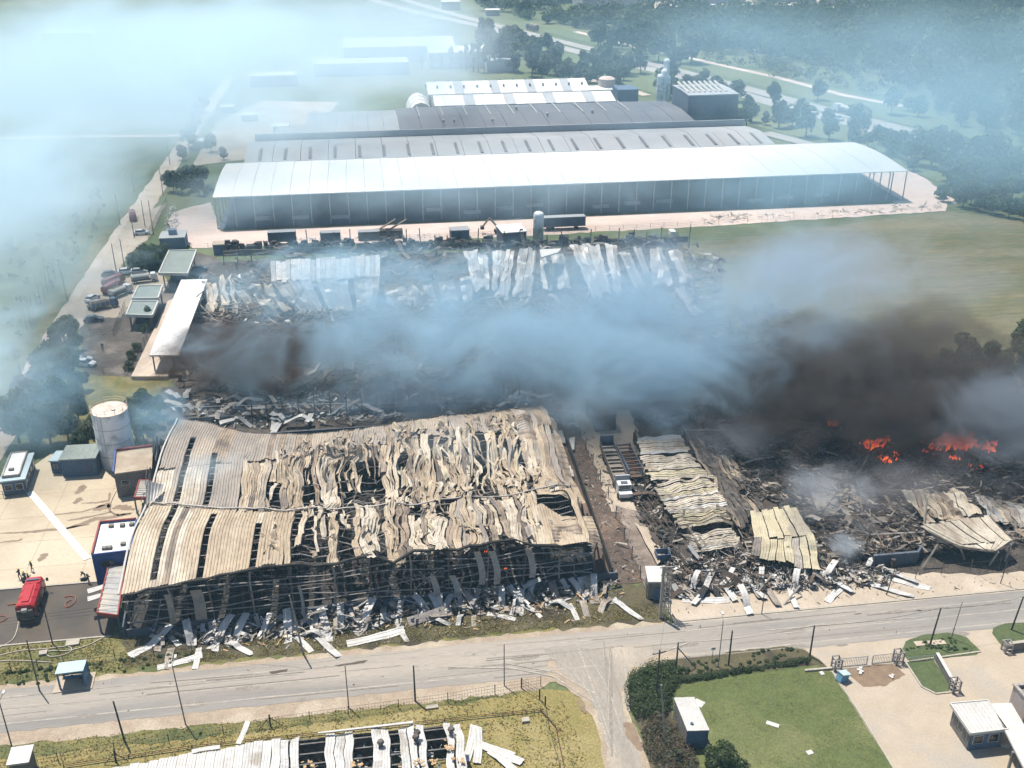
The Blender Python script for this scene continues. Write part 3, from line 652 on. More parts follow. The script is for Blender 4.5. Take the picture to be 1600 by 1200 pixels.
rr=random.Random(91)
for pl_,cnt,L0,mm_ in(([(1000,680),(1240,640),(1640,620),(1640,840),(1340,870),(1170,860),(1080,720)],130,5.5,[m_steel,m_dirty,m_burnt,m_steel2]),([(310,450),(1100,420),(1180,600),(400,640),(280,600)],110,6,[m_steel,m_dirty,m_burnt,m_steel2])):
    pw=[tuple(G(*p)[:2]) for p in pl_];mb=MB()
    while len(mb.v)<cnt*16:
        x=rr.uniform(min(p[0] for p in pw),max(p[0] for p in pw));y=rr.uniform(min(p[1] for p in pw),max(p[1] for p in pw))
        if not inpoly(x,y,pw):continue
        mb.mi=rr.randrange(4);a=rr.gauss(.2,.7);L_=L0*rr.uniform(.5,1.5);d=Vector((math.cos(a),math.sin(a),rr.uniform(-.12,.3)));p=Vector((x,y,rr.uniform(.4,1.6)));m1=p+d*L_*.5+Vector((0,0,rr.uniform(-.3,.5)));r_=rr.uniform(.07,.16)
        mb.tube(p,m1,r_,4);mb.tube(m1,p+d*L_+Vector((rr.uniform(-.6,.6),rr.uniform(-.6,.6),0)),r_,4)
    tag(mb.build('fallen_beams',mm_),kind='stuff')
# ------------------------------------------------------------------ fallen wall sheets (each its own thing)
def sheet_proto(kind,mat,L,wd,seed):
    rr=random.Random(seed);n=7;pts=[]
    if kind=='drape':
        x=0;z=rr.uniform(1.2,2.0);pts=[(0,z)];ang=rr.uniform(-.1,.15)
        for j in range(n):
            st=L/n;ang-= .24+rr.uniform(-.2,.2);ang=max(ang,-1.0)
            x+=st*math.cos(ang);z+=st*math.sin(ang)
            if z<.08:z=.08;ang=rr.uniform(.0,.35)
            pts.append((x,z))
    elif kind=='flat':
        z=.1;x=0;pts=[(0,.1)]
        for j in range(n):
            x+=L/n;z=max(.08,.1+.28*rr.random()*(1 if j%2 else .2));pts.append((x,z))
    elif kind=='bent':
        x=0;z=.1;ang=rr.uniform(.2,.6);pts=[(0,.1)];kn=rr.randint(2,4)
        for j in range(n):
            if j==kn:ang=-rr.uniform(.4,.9)
            x+=L/n*math.cos(ang);z=max(.1,z+L/n*math.sin(ang));pts.append((x,z))
    sk=rr.uniform(-.9,.9);tw=rr.uniform(-.35,.35)
    def fn(a,t):
        q=max(0,min(.9999,t))*n;i=int(q);f=q-i;x=pts[i][0]+(pts[i+1][0]-pts[i][0])*f;z=pts[i][1]+(pts[i+1][1]-pts[i][1])*f
        return Vector((x,a+sk*t*t,z+tw*a*t+.04*math.sin(9*t+a*4)+(.0 if z>.2 else .04)))
    ro=thing('fallen_sheet',(0,0,0),'x','metal sheet')
    strip('sheet_metal',fn,-wd/2,wd/2,10,mat,ro,ribs=2,rh=.05,rr=rr)
    mb=MB();pa=[fn(-wd/2,t/10)-Vector((0,0,.03)) for t in range(11)];pb=[p+Vector((0,.04,0)) for p in pa]
    mb.add([q for p in zip(pa,pb) for q in (p[0],p[1])]+[q for p in zip(pa,pb) for q in (p[0]-Vector((0,0,.06)),p[1]-Vector((0,0,.06)))],[(2*i,2*i+1,2*i+3,2*i+2) for i in range(10)]+[(22+2*i,22+2*i+2,22+2*i+3,22+2*i+1) for i in range(10)]+[(2*i,2*i+2,22+2*i+2,22+2*i) for i in range(10)]);mb.build('folded_edge',mat,ro)
    return Proto(ro)
PR={}
for kd in('drape','flat','bent'):
    PR[kd]=[sheet_proto(kd,mt,L,wd,sd_) for sd_,(mt,L,wd) in enumerate([(m_white,5.4,1.05),(m_grys2,5.8,1.0),(m_white,4.2,1.0),(m_dirty,4.6,1.1),(m_white,6.2,1.05),(m_grys2,3.8,.9)])]
rr=random.Random(5)
def put_sheets(kind,us,label,group,vf,ang=-math.pi/2,spread=.5,sc_=(.8,1.1),only=None):
    for u in us:
        pr=rr.choice([PR[kind][i] for i in(only or range(6))]);v=vf(u)
        s=rr.uniform(*sc_);pr.put((u+rr.uniform(-.4,.4),v,0),ang+rr.gauss(0,spread),label,group,scale=s)
lb1='pale ribbed sheet bent over the low warehouse wall'
gp1='wall sheets bent over the low warehouse wall'
put_sheets('drape',[-30,-28.6,-26.9,-23.6,-22.4,-21.4,-18.9,-16.5,-14.4,-13.6,-9.3,-6.7,-2.2,-.3,1.5,3.0,5.1,6.5,8.2,10.6,11.9,12.9,14.3,15.4,16.5,18.4,20.2,21.3,22.6,23.8,24.9,26.2,27.4,29],lb1,gp1,lambda u:R0v(u)-.3,spread=.45,only=[0,0,1,2,3,4,5])
put_sheets('drape',[-31,-25,-20,-12,-10,-5,-3.5,4,7,9,13.4,19.5,25.5,28],'scorched sheet slumped against the low front wall','scorched sheets along the front wall',lambda u:R0v(u)-.4,spread=.9,sc_=(.5,.85),only=[1,3,5])
put_sheets('flat',[-29,-27.5,-23,-20,-17.3,-13,-6.5,-2.6,0.7,3.8,7.5,11,12.5,15,19,20.6,24,27.5],'flat pale sheet lying across the rubble on the verge','flat sheets on the verge',lambda u:113.0+.03*u+rr.uniform(-.9,.9),ang=0,spread=1.6,sc_=(.55,.95),only=[0,1,2,3,3,4,5])
put_sheets('bent',[-24.5,-21.7,-15.7,-12,-8,-4.5,-1,2.3,5,9.6,17.5,22,26,30.2],'creased pale sheet in the rubble on the verge','creased sheets on the verge',lambda u:113.2+.03*u+rr.uniform(-.8,.6),ang=0,spread=1.5,sc_=(.6,.95))
for (px,py,ang,s,i,lab) in [(560,1004,.14,1.25,4,'long white sheet lying flat on the verge near the road kerb'),(968,945,-1.15,1.0,1,'single grey sheet lying apart at the right end of the verge'),(265,1040,.2,.9,4,'white curled sheet lying on the grass nearest the road, beside the bus shelter side'),(500,1000,-1.1,1.05,1,'long bent sheet reaching to the road edge beside the burnt pole'),(310,1025,-1.5,.75,0,'short ribbed sheet standing out on the grass below the roof corner'),(340,1010,-1.4,.6,2,'narrow torn white sheet on the grass left of the rubble')]:
    c=G(px,py);PR['flat'][i].put((c.x-1.5*math.cos(ang),c.y-1.5*math.sin(ang),0),ang,lab,scale=s)
for (px,py,ang) in((137,925,.35),(137,937,.25)):
    c=G(px,py,2.6);PR['flat'][4 if py<930 else 0].put((c.x,c.y,2.6),ang,'white sheet sticking out over the red-edged lean-to','sheets over the lean-to',scale=.95)
# behind the warehouse
for k in range(46):
    px=rr.uniform(275,860);py=interp([(275,640),(480,655),(860,625)],px)+rr.uniform(-14,14);c=G(px,py)
    PR[rr.choice(['bent','flat','bent'])][rr.randrange(6)].put((c.x,c.y,rr.uniform(.3,1.5)),rr.uniform(0,6.28),'torn pale sheet in the strip behind the warehouse','torn sheets behind the warehouse',scale=rr.uniform(.7,1.1))
# right hand rubble edge on the apron
for k,(px,py) in enumerate([(1070,925),(1095,915),(1118,905),(1135,925),(1150,905),(1168,912),(1182,925),(1195,905),(1212,912),(1226,905),(1250,915),(1262,900),(1290,905),(1310,900),(1335,900),(1350,895),(1368,890),(1385,898),(1105,935),(1160,940),(1205,930),(1240,930),(1275,915)]):
    c=G(px,py+2);PR['drape' if k%3==1 else 'flat'][rr.randrange(6)].put((c.x,c.y+1.5,.3),-1.57+rr.gauss(0,.6),'grey-white sheet sliding from the rubble onto the apron','sheets slid onto the apron',scale=rr.uniform(.65,1.0))
for (px,py,ang,s,i,lab) in [(1066,938,-.25,1.05,4,'long white sheet lying across the apron in front of the rubble'),(1292,942,.75,.95,0,'bright white sheet lying alone on the apron by the slanting rod'),(1355,912,-.75,1.1,1,'grey ribbed sheet stretched on the apron towards the leaning pole'),(1385,903,-.7,.95,4,'narrow pale sheet reaching nearly to the kerb by the leaning pole')]:
    c=G(px,py);PR['flat'][i].put((c.x,c.y,0),ang,lab,scale=s)
for k,(px,py) in enumerate([(868,672),(880,690),(893,742),(875,655),(893,700),(910,668)]):
    c=G(px,py,1);PR['bent'][k].put((c.x,c.y,.6),rr.uniform(0,3),'pale roofing strip fallen in the alley','roof strips in the alley',scale=.9)
# white sheets by the smashed roof, bottom edge
for (px,py,ang,lab) in [(728,1192,1.2,'white sheet standing steeply in the pile right of the smashed roof'),(735,1158,-.7,'white sheet at the top of the pile right of the smashed roof'),(750,1165,-.75,'long white sheet reaching out to the right over the grass'),(745,1195,1.35,'white sheet crossing over the others in the pile right of the smashed roof'),(765,1175,-.9,'outermost white sheet of the pile on the grass'),(372,1164,1.25,'white sheet propped upright behind the smashed roof'),(300,1176,.15,'white sheet lying behind the left end of the smashed roof')]:
    c=G(px,py,0 if px>700 else 4.2);PR['flat'][rr.choice([0,2,4])].put((c.x,c.y,.15 if px>700 else 4.3),ang,lab,scale=.9 if px>700 else .55)

# ------------------------------------------------------------------ roofs laid from corner points
def quadroof(parent,c,n,mat,name='roof_sheet',nt=6,ribs=3,rh=.06,mess=0,gaps=(),seed=0,sag=0,across=False,part_mats=None):
    """c = 4 corners: a0t0, a1t0, a1t1, a0t1; strips run along t"""
    c=[Vector(q) for q in c];rr=random.Random(seed)
    def base(a,t):
        p=(c[0]*(1-a)+c[1]*a)*(1-t)+(c[3]*(1-a)+c[2]*a)*t
        p=p+Vector((0,0,-sag*4*t*(1-t)))
        if mess: p=p+Vector((.5*mess*nz(p.x*.4,p.y*.4,seed+2),.3*mess*nz(p.x*.5,p.y*.5,seed+5),mess*(.9*nz(p.x*.35,p.y*.35,seed)+.45*nz(p.x*1.1,p.y*.9,seed+1))))
        return p
    for k in range(n):
        if k in gaps:continue
        jt=rr.uniform(-.03,.03) if mess else 0;lf=Vector((0,0,rr.uniform(-.12,.12)*(1 if mess else .1)))
        wdk=1-(.12*rr.random() if mess else 0)
        mt=mat if not part_mats else rr.choice(part_mats)
        strip(name,lambda a,t:base(a,t)+lf,k/n,(k+wdk)/n,nt,mt,parent,ribs=ribs,rh=rh,t0=0+jt,t1=1+jt,tear=.04 if mess else 0,rr=rr)
def V3(px,py,z): return G(px,py,z)
def crossroof(parent,c,n,mat,**k): quadroof(parent,[c[0],c[3],c[2],c[1]],n,mat,**k)
def wallq(mb,a,b,z0,z1,t=.2):
    a=Vector(a);b=Vector(b);d=b-a;mb.box((a.x+b.x)/2,(a.y+b.y)/2,z0,d.length,t,z1-z0,math.atan2(d.y,d.x))
# collapsed shed roofs stacked down the right of the alley
cs=thing('collapsed_shed',G(1080,800),'long narrow shed right of the alley, its pale roof sunk in four buckled steps','shed')
for c_,n_,ms,sd_,pm in(([V3(995,683,2.6),V3(1066,680,2.8),V3(1076,708,2.5),V3(1003,712,2.3)],5,.5,3,[m_cream,m_white]),
 ([V3(1003,714,3.2),V3(1084,708,3.2),V3(1104,744,2.2),V3(1016,752,2.2)],8,.7,4,[m_cream,m_yel,m_cream]),
 ([V3(1022,756,3.4),V3(1110,742,3.2),V3(1134,790,2.4),V3(1045,800,2.2)],11,.8,5,[m_cream,m_yel,m_cream,m_white]),
 ([V3(1045,800,2.6),V3(1134,788,2.6),V3(1146,820,1.8),V3(1062,828,1.6)],8,1.1,6,[m_yel,m_dirty,m_cream,m_tan2]),
 ([V3(1064,834,2.4),V3(1146,822,2.4),V3(1156,856,1.4),V3(1085,866,1.2)],8,1.1,7,[m_cream,m_dirty,m_grys])):
    crossroof(cs,c_,n_,m_cream,ribs=2,rh=.08,nt=14,mess=ms,seed=sd_,part_mats=pm)
quadroof(cs,[V3(1078,690,2.8),V3(1102,686,1.4),V3(1215,800,.8),V3(1150,822,2.0)],9,m_dirty,ribs=2,nt=16,mess=1.3,seed=17,part_mats=[m_dirty,m_burnt,m_tan2,m_burnt])
quadroof(cs,[V3(1105,700,1.6),V3(1122,698,1.0),V3(1165,745,.8),V3(1140,752,1.4)],5,m_yel,ribs=1,nt=12,mess=1.4,seed=18,part_mats=[m_yel,m_tan,m_tan2])
for a,b in((G(992,690),G(1095,870)),(G(1066,685),G(1160,855))):
    mb=MB();
    for k in range(8): p=a.lerp(b,k/8);mb.tube(p,p+Vector((0,0,2.6)),.12,4)
    mb.tube(a+Vector((0,0,2.4)),b+Vector((0,0,1.6)),.12,4);mb.build('side_frame',m_steel,cs)
mb=MB();wallq(mb,G(990,690),G(1092,872),0,2.0,.3);mb.build('side_wall',m_burnt,cs)
cs2=thing('collapsed_roof',G(1230,860),'yellowed corrugated roof sheet slumped forward at the middle of the right ruin','roof')
quadroof(cs2,[V3(1172,800,4.2),V3(1243,792,4.4),V3(1272,838,3.4),V3(1180,842,3.6)],8,m_yel,nt=8,ribs=3,mess=.45,seed=8,part_mats=[m_yel])
quadroof(cs2,[V3(1180,842,3.6),V3(1272,838,3.4),V3(1284,892,1.9),V3(1172,868,2.0)],8,m_yel,nt=8,mess=.7,seed=8,part_mats=[m_yel,m_yel,m_dirty])
mb=MB()
for p in((1176,862),(1205,868),(1240,880),(1280,888)):
    a=G(*p);mb.tube(a,a+Vector((.2,1,2.0)),.13,4)
mb.build('bent_column',m_steel,cs2)
cs3=thing('collapsed_roof',G(1470,790),'tan rumpled roof with dark folds lying behind the tilted flat canopy','roof')
quadroof(cs3,[V3(1408,772,2.4),V3(1500,762,2.6),V3(1530,800,2.2),V3(1450,815,2.2)],14,m_tan,nt=14,ribs=2,mess=1.5,seed=9,part_mats=[m_tan,m_tan2,m_cream])
quadroof(cs3,[V3(1520,770,1.6),V3(1600,790,1.6),V3(1640,832,1.4),V3(1545,812,1.6)],12,m_dirty,nt=12,ribs=2,mess=1.5,seed=10,part_mats=[m_grys,m_dirty,m_tan])
cs4=thing('tilted_canopy',G(1510,860),'large flat pale canopy tipped forward on broken posts at the right of the ruin','canopy')
cc=[V3(1438,822,4.6),V3(1545,806,4.4),V3(1583,846,3.6),V3(1556,861,3.0)]
quadroof(cs4,[V3(1438,822,4.4),V3(1546,806,4.3),V3(1582,843,3.4),V3(1500,853,3.0)],14,m_white,nt=5,ribs=2,rh=.05,sag=.15,mess=.15,seed=11,part_mats=[m_cream])
quadroof(cs4,[V3(1500,853,2.95),V3(1582,843,3.35),V3(1557,860,3.0),V3(1530,858,2.95)],6,m_cream,nt=3,ribs=2,rh=.05,mess=.1,seed=12)
mb=MB();ring=[V3(1437,821,4.35),V3(1546,805,4.25),V3(1583,844,3.35),V3(1556,860,3.0),V3(1500,854,2.9)]
for a,b in zip(ring,ring[1:]+ring[:1]): mb.tube(a-Vector((0,0,.2)),b-Vector((0,0,.2)),.22,4)
mb.build('fascia',m_burnt,cs4)
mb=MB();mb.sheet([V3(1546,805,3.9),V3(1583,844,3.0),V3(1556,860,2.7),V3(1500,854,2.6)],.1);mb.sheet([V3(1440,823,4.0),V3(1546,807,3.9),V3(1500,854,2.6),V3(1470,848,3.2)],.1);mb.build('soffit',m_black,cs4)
for a,b in(((1466,850,3.6),(1440,890,0)),((1580,850,3.2),(1570,878,0)),((1560,862,2.8),(1545,884,0)),((1500,855,2.6),(1508,875,0))):
    mb=MB();mb.tube(V3(*a),V3(*b),.16,4);mb.build('post',m_pale if a[0]<1560 else m_grys,cs4)
hw=thing('low_wall',G(1395,882),'blue-grey block wall stub standing in front of the right ruin','wall')
mb=MB();wallq(mb,G(1362,886),G(1430,880),0,2.1,.4);mb.build('wall_panel',m_wall,hw)
mb=MB();wallq(mb,G(1430,880),G(1440,862),0,1.8,.3);mb.build('wall_panel',m_wall,hw);a=G(1394,888);mb=MB();mb.box(a.x,a.y,0,.6,.5,1.6);mb.build('pier',m_burnt,hw)
# floor slab seen through smoke
fs=thing('ruined_slab',G(1290,790),'pale bare floor slab with dark cross marks amid the smoking right ruin','floor slab')
mb=MB();p=[V3(1260,745,.9),V3(1330,738,.9),V3(1345,805,.9),V3(1280,808,.9)];mb.sheet(p,.3);mb.build('slab',m_pale,fs)
mb=MB()
for a,b in((0,2),(1,3),(0,1),(3,2)):mb.tube(p[a]+Vector((0,0,.1)),p[b]+Vector((0,0,.1)),.09,4)
mb.build('fallen_beam',m_burnt,fs)
for (a,b,lab) in [(((1475,893,.2),(1440,888,2.6)),0,''),]:pass
for k,(a,b) in enumerate([((1260,690,.8),(1220,700,1.3)),((1238,665,.6),(1200,690,1.2)),((1240,760,.5),(1300,754,.9)),((1285,805,.6),(1358,804,1.2)),((1370,812,.8),(1440,824,1.8)),((1398,838,.4),(1412,822,3)),((1424,850,0),(1432,828,3)),((1225,945,.05),(1250,915,1.6)),((1180,930,.1),(1205,900,1.8))]):
    o=MB().tube(V3(*a),V3(*b),.14,5).build('fallen_beam',m_pale if k<4 else m_dirty);tag(o,'straight pale steel beam lying loose across the right ruin' if k<7 else 'thin rod leaning from the rubble onto the apron','beam','loose beams in the right ruin')
# red-brown panel roof, gate hut, small office along the alley
hut=thing('transformer_hut',G(1028,925),'small square grey hut with flat roof at the kerb end of the alley','hut')
def boxhouse(root,a,b,dep,h,wm,rm,over=.25,rt=.22,rim=None,slope=0):
    """a,b front bottom corners (world), dep depth away from camera"""
    a=Vector((a.x,a.y,0));b=Vector((b.x,b.y,0));d=(b-a).normalized();n=Vector((-d.y,d.x,0))*dep
    q=[a,b,b+n,a+n]
    for i in range(4):
        mb=MB();wallq(mb,q[i],q[(i+1)%4],0,h-.004*i,.18);mb.build('wall',wm,root)
    e=d*over;f=n.normalized()*over;r=[a-e-f,b+e-f,b+e+n+f,a-e+n+f]
    mb=MB();mb.hexa([v+Vector((0,0,h)) for v in r]+[v+Vector((0,0,h+rt+(slope if i>1 else 0))) for i,v in enumerate(r)]);mb.build('roof',rm,root)
    if rim:
        mb=MB()
        for i in range(4):
            s=r[i];t=r[(i+1)%4];mb.hexa([])if False else wallq(mb,s,t,h+rt,h+rt+.3,.22)
        mb.build('parapet',rim,root)
    return q,n.normalized(),d
boxhouse(hut,G(1013,936),G(1037,936),3.2,2.9,m_greyb,m_trim)
mb=MB();a=G(1026,937);mb.box(a.x,a.y-.1,0,.9,.06,2.1);mb.build('door',m_blug,hut)
al=thing('alley_office',G(942,672),'small flat-roofed dark block at the far end of the alley','hut')
boxhouse(al,G(931,675),G(961,672),6.5,3.2,m_burnt,m_greyb)
# burnt timber/steel frame lines beside the alley
fr=thing('fallen_rack',G(1010,800),'fallen dark lattice frame lying between the parked truck and the collapsed shed','frame')
mb=MB()
for k in range(7):
    a=V3(990+k*7,785-k*3,.3+.3*(k%2));b=V3(1024+k*7,828-k*2,.9);mb.tube(a,b,.09,4)
for k in range(6):
    a=V3(992+k*6,788+k*6,.6);mb.tube(a,a+Vector((4.2,.6,.3)),.07,4)
mb.build('lattice',m_brown,fr)
rp=thing('fallen_roof_slab',G(1015,850),'long pinkish sheet-covered ramp lying beside the alley near the hut','slab')
quadroof(rp,[V3(992,818,.5),V3(1012,824,.6),V3(1040,868,.7),V3(1025,880,.5)],3,m_apron,nt=4,ribs=2,mess=.3,seed=2)
gt=thing('steel_bin',G(1037,872),'open dark steel bin standing at the end of the pink ramp','bin')
mb=MB();a=G(1037,880);wallq(mb,a+Vector((-1,0,0)),a+Vector((1,0,0)),0,1.5,.08);wallq(mb,a+Vector((-1,1.6,0)),a+Vector((1,1.6,0)),0,1.5,.08);wallq(mb,a+Vector((-1,0,0)),a+Vector((-1,1.6,0)),0,1.48,.08);wallq(mb,a+Vector((1,0,0)),a+Vector((1,1.6,0)),0,1.48,.08);mb.build('bin_wall',m_blug,gt)
mb=MB();mb.box(a.x,a.y+.8,.1,1.9,1.5,.1);mb.build('bin_floor',m_burnt,gt)

# middle zone: remains of the roof standing in the smoke
mz=thing('burnt_hall',G(600,450),'second burnt hall seen through blue smoke, pale torn roof sections hanging from its back edge','warehouse')
def stand(c,n,mat,seed,mess=.5,gaps=(),nt=9,ribs=3): quadroof(mz,c,n,mat,nt=nt,ribs=ribs,rh=.08,mess=mess,seed=seed,gaps=gaps,part_mats=[mat,mat,mat,m_grys])
stand([V3(423,408,8.5),V3(594,399,8.5),V3(594,432,7),V3(424,440,7)],22,m_grys2,21,.25)
stand([V3(424,440,7),V3(594,432,7),V3(588,484,1.2),V3(466,490,1.2)],20,m_grys2,22,.9,gaps=(7,14))
stand([V3(365,455,6),V3(430,436,7),V3(466,486,1.),V3(395,495,1)],9,m_cream,23,1.8,gaps=(2,5))
stand([V3(318,440,5),V3(362,428,6),V3(372,488,1),V3(322,490,1)],8,m_cream,41,2.0,gaps=(3,6))
stand([V3(724,392,8.5),V3(785,393,8),V3(778,450,3),V3(742,455,3)],8,m_grys2,24,1.2,gaps=(5,))
stand([V3(785,391,8.5),V3(838,389,8.5),V3(830,462,1.),V3(772,468,1.)],8,m_grys2,25,1.3,gaps=(3,))
stand([V3(842,395,7),V3(880,394,7),V3(892,450,2),V3(850,455,1)],6,m_grys,42,1.2,gaps=(2,))
stand([V3(890,382,8.5),V3(964,381,8.5),V3(972,450,2),V3(925,462,1)],11,m_grys2,26,1.0,gaps=(7,))
stand([V3(968,396,7),V3(984,394,7),V3(1010,448,1),V3(992,452,1)],3,m_grys2,27,.7)
stand([V3(990,386,8),V3(1002,386,8),V3(1014,424,3),V3(1005,428,3)],2,m_white,28,.5)
stand([V3(1055,452,2.5),V3(1068,449,2.7),V3(1098,490,.8),V3(1082,493,.6)],3,m_cream,29,1.2)
stand([V3(600,450,4),V3(650,444,4.5),V3(660,474,1),V3(602,478,1)],7,m_grys2,30,1.6)
stand([V3(660,448,4),V3(735,430,5),V3(740,470,1),V3(668,474,1)],9,m_grys,31,1.7,gaps=(2,6))
stand([V3(1015,392,6),V3(1060,388,6),V3(1085,440,1.5),V3(1020,446,1.5)],6,m_dirty,43,1.5,gaps=(3,))
mb=MB();mb.path([V3(836,392,8.8),V3(833,425,5),V3(830,452,.5)],.35,4);mb.build('white_gutter',m_trim,mz)
mb=MB();mb.sheet([V3(843,390,8.8),V3(877,388,8.8),V3(872,394,8.8),V3(846,402,8.8)],.3);mb.build('edge_flashing',m_trim,mz)
mb=MB()
for k in range(34):
    px=350+k*22;b=V3(px,395+ (0 if px>400 else 20)-(px-350)*.01,0);mb.tube(b,b+Vector((rr.uniform(-.5,.5),0,rr.uniform(3,6.5))),.13,4)
for r_ in range(4):
    pts=[V3(350+k*22,396-(k*.3),1.5+r_*1.5)+Vector((0,0,rr.uniform(-.9,.9))) for k in range(34)];[mb.tube(a_,b_,.08,4) for a_,b_ in zip(pts,pts[1:]) if rr.random()<.6]
tag(mb.build('standing_frame',m_steel,mz),kind='stuff')
mb=MB();wallq(mb,V3(350,400,0),V3(1075,378,0),0,1.6,.25);mb.build('back_wall',m_burnt,mz)
mb=MB()
for k in range(60):
    a=V3(rr.uniform(300,470),rr.uniform(430,500),rr.uniform(.5,4));mb.tube(a,a+Vector((rr.uniform(-6,6),rr.uniform(-6,6),rr.uniform(-2,4))),.13,4)
tag(mb.build('tangled_frame',m_pale,mz),kind='stuff')
# frame posts standing behind the main warehouse, and long low wall
bk=thing('frame_row',G(640,640),'row of blackened posts with thin rails standing between the two burnt halls','frame')
for k in range(20):
    px=395+k*24.5;b=V3(px,664-k*2.2,0);mb=MB();mb.tube(b,b+Vector((rr.uniform(-.3,.3),0,rr.uniform(4.3,5.6))),.11,4);mb.build('post',m_black,bk)
mb=MB();mb.path([V3(265+k*25,636-k*.5,2.3)+Vector((0,0,.2*nz(k*.7,1))) for k in range(24)],.09,4);mb.build('rail',m_grys,bk)
mb=MB();wallq(mb,V3(262,664,0),V3(700,640,0),0,1.2,.25);mb.build('low_wall_panel',m_burnt,bk)
# dark burnt racks along the back edge of the hall (heaps)
rr=random.Random(77)
for k in range(34):
    px=358+k*21+rr.uniform(-6,6);b=G(px,393-k*.35+rr.uniform(-4,3));mb=MB();w_=rr.uniform(2.2,4.5);h_=rr.uniform(1.8,4)
    for i in range(9): 
        mb.box(b.x+rr.uniform(-w_/2,w_/2),b.y+rr.uniform(-1.5,1.5),rr.uniform(0,h_*.6),rr.uniform(.6,1.8),rr.uniform(.5,1.5),rr.uniform(.4,1.4),rr.uniform(0,3))
    mb.box(b.x,b.y,0,w_,2.2,h_*.55,rr.uniform(-.2,.2))
    tag(mb.build('charred_stack',m_black if k%4 else m_burnt),'blackened goods stack at the back edge of the smoky hall','stack','charred stacks along the hall back')

# ------------------------------------------------------------------ smashed roof at the bottom edge
fb=thing('wrecked_shed',G(500,1195,3),'shed with smashed white metal roof and open holes at the bottom edge of the photo','shed')
E=[];z0=4.2
def FT(px): return interp([(150,1196),(395,1160),(560,1146),(700,1131),(720,1131)],px)
uL=G(60,1212,z0).x;pr0=G(395,1160,z0);pr1=G(700,1131,z0);VT=lambda u:interp([(-48,84.2),(-31,87.7),(-16.2,89.5),(6,89.3)],u)
k=0;u=-48.0
while u<6.3:
    wdk=1.0
    hole=(-11.8<u<-8.9) or (-5.2<u<-3.8) or (-1.4<u<-.4) or (2.6<u<4.1)
    mess=.15 if u<-14 else .7
    if not hole:
        vt=VT(u)+(0 if mess==0 else rr.uniform(-.3,.1))
        def fn(a,t,u=u,vt=vt,mess=mess): 
            v=vt-13*t;return Vector((a+mess*.5*nz(a*.3,v*.4,2),v,z0+.25*t*2*(1 if t<.5 else 1)+mess*(.7*nz(a*.7,v*.5)+.3*nz(a*2,v*.6))))
        strip('roof_sheet',fn,u,u+(.97 if u<-14 else rr.uniform(.75,1.0)),16,(m_white if rr.random()<.85 else m_grys2) if u<-11 else rr.choice([m_white,m_grys2,m_white,m_dirty,m_grys2]),fb,ribs=3,rh=.05,rr=rr)
    u+=wdk
mb=MB();wallq(mb,Vector((-16,VT(-16)-.3,0)),Vector((6.2,VT(6.2)-.3,0)),0,3.9,.2);mb.build('wall',m_burnt,fb)
mb=MB();wallq(mb,Vector((6.0,VT(6)-.4,0)),Vector((6.4,VT(6)-13,0)),0,3.85,.2);mb.build('wall',m_greyb,fb)
mb=MB();mb.box(-21,80,.02,53,13,.1);mb.build('floor',m_black,fb)
mb=MB();mb.sheet([(-9,VT(-9)+.05,4.5),(1.6,VT(1.6)+.15,4.7),(1.6,VT(1.6)-.2,4.75),(-9,VT(-9)-.2,4.55)],.08);mb.build('ridge_flashing',m_white,fb)
for j in range(9):
    mb=MB();v=VT(-3)-.8-j*1.5;mb.tube((-16,v-.1,3.9),(6,v,3.95),.09,4);mb.build('purlin',m_steel2,fb)
D('fallen_insulation',[(-12,VT(-12)-.5),(6,VT(6)-.5),(6,74),(-12,74)],420,.7,[m_white,m_grys2,m_dirty,m_blug,m_foam],px=False,zmax=3.2,bars=.1,seed=31,parent=None)
mb=MB()
for (px,py) in((480,1195),(700,1168),(715,1190),(655,1192),(560,1192),(677,1188),(1,1)):
    if px==1:continue
    for i in range(7):
        p=V3(px+rr.uniform(-9,9),py+rr.uniform(-6,6),4.75);mb.box(p.x,p.y,p.z,rr.uniform(.15,.5),rr.uniform(.1,.4),rr.uniform(.05,.12),rr.uniform(0,3))
tag(mb.build('foam_chunks',m_foam,fb),kind='stuff')
for (px,py) in((595,1165),(650,1157),(652,1150),(705,1145)):
    mb=MB();p=V3(px,py,4.6);mb.lathe(p.x,p.y,[(.25,p.z),(.25,p.z+.5),(.42,p.z+.5),(.3,p.z+.75)],10);mb.build('roof_vent',m_burnt,fb)
fb2=thing('white_cabin',G(35,1200,2.6),'corner of a small white-roofed cabin at the bottom left edge','cabin')
boxhouse(fb2,G(22,1222),G(50,1218),2.2,2.6,m_greyb,m_white)

# ------------------------------------------------------------------ buildings around the yard
def windows(root,a,b,n,z0,z1,wd,out=.12,mat=m_glass,name='window'):
    a=Vector(a);b=Vector(b);d=(b-a).normalized();nn=Vector((d.y,-d.x,0))
    for k in range(n):
        c=a.lerp(b,(k+.5)/n)+nn*out;mb=MB();mb.box(c.x,c.y,z0,wd,.08,z1-z0,math.atan2(d.y,d.x));f=mb.build(name,m_trim,root)
        mb=MB();c2=c+nn*.06;mb.box(c2.x,c2.y,z0+.1,wd-.2,.04,z1-z0-.2,math.atan2(d.y,d.x));mb.build('pane',mat,f)
tk=thing('water_tank',G(188,722),'tall round white steel tank with a railed rusty-pink top, tank beside the yard','tank')
tc=G(186,722);tr=2.95;th_=10.2
mb=MB();mb.lathe(tc.x,tc.y,[(tr,0),(tr,th_)],48);mb.build('shell',m_tank,tk,smooth=False)
for z in(2.4,4.9,7.5):
    mb=MB();mb.lathe(tc.x,tc.y,[(tr+.03,z),(tr+.06,z+.05),(tr+.03,z+.1)],48);mb.build('weld_band',m_trim,tk)
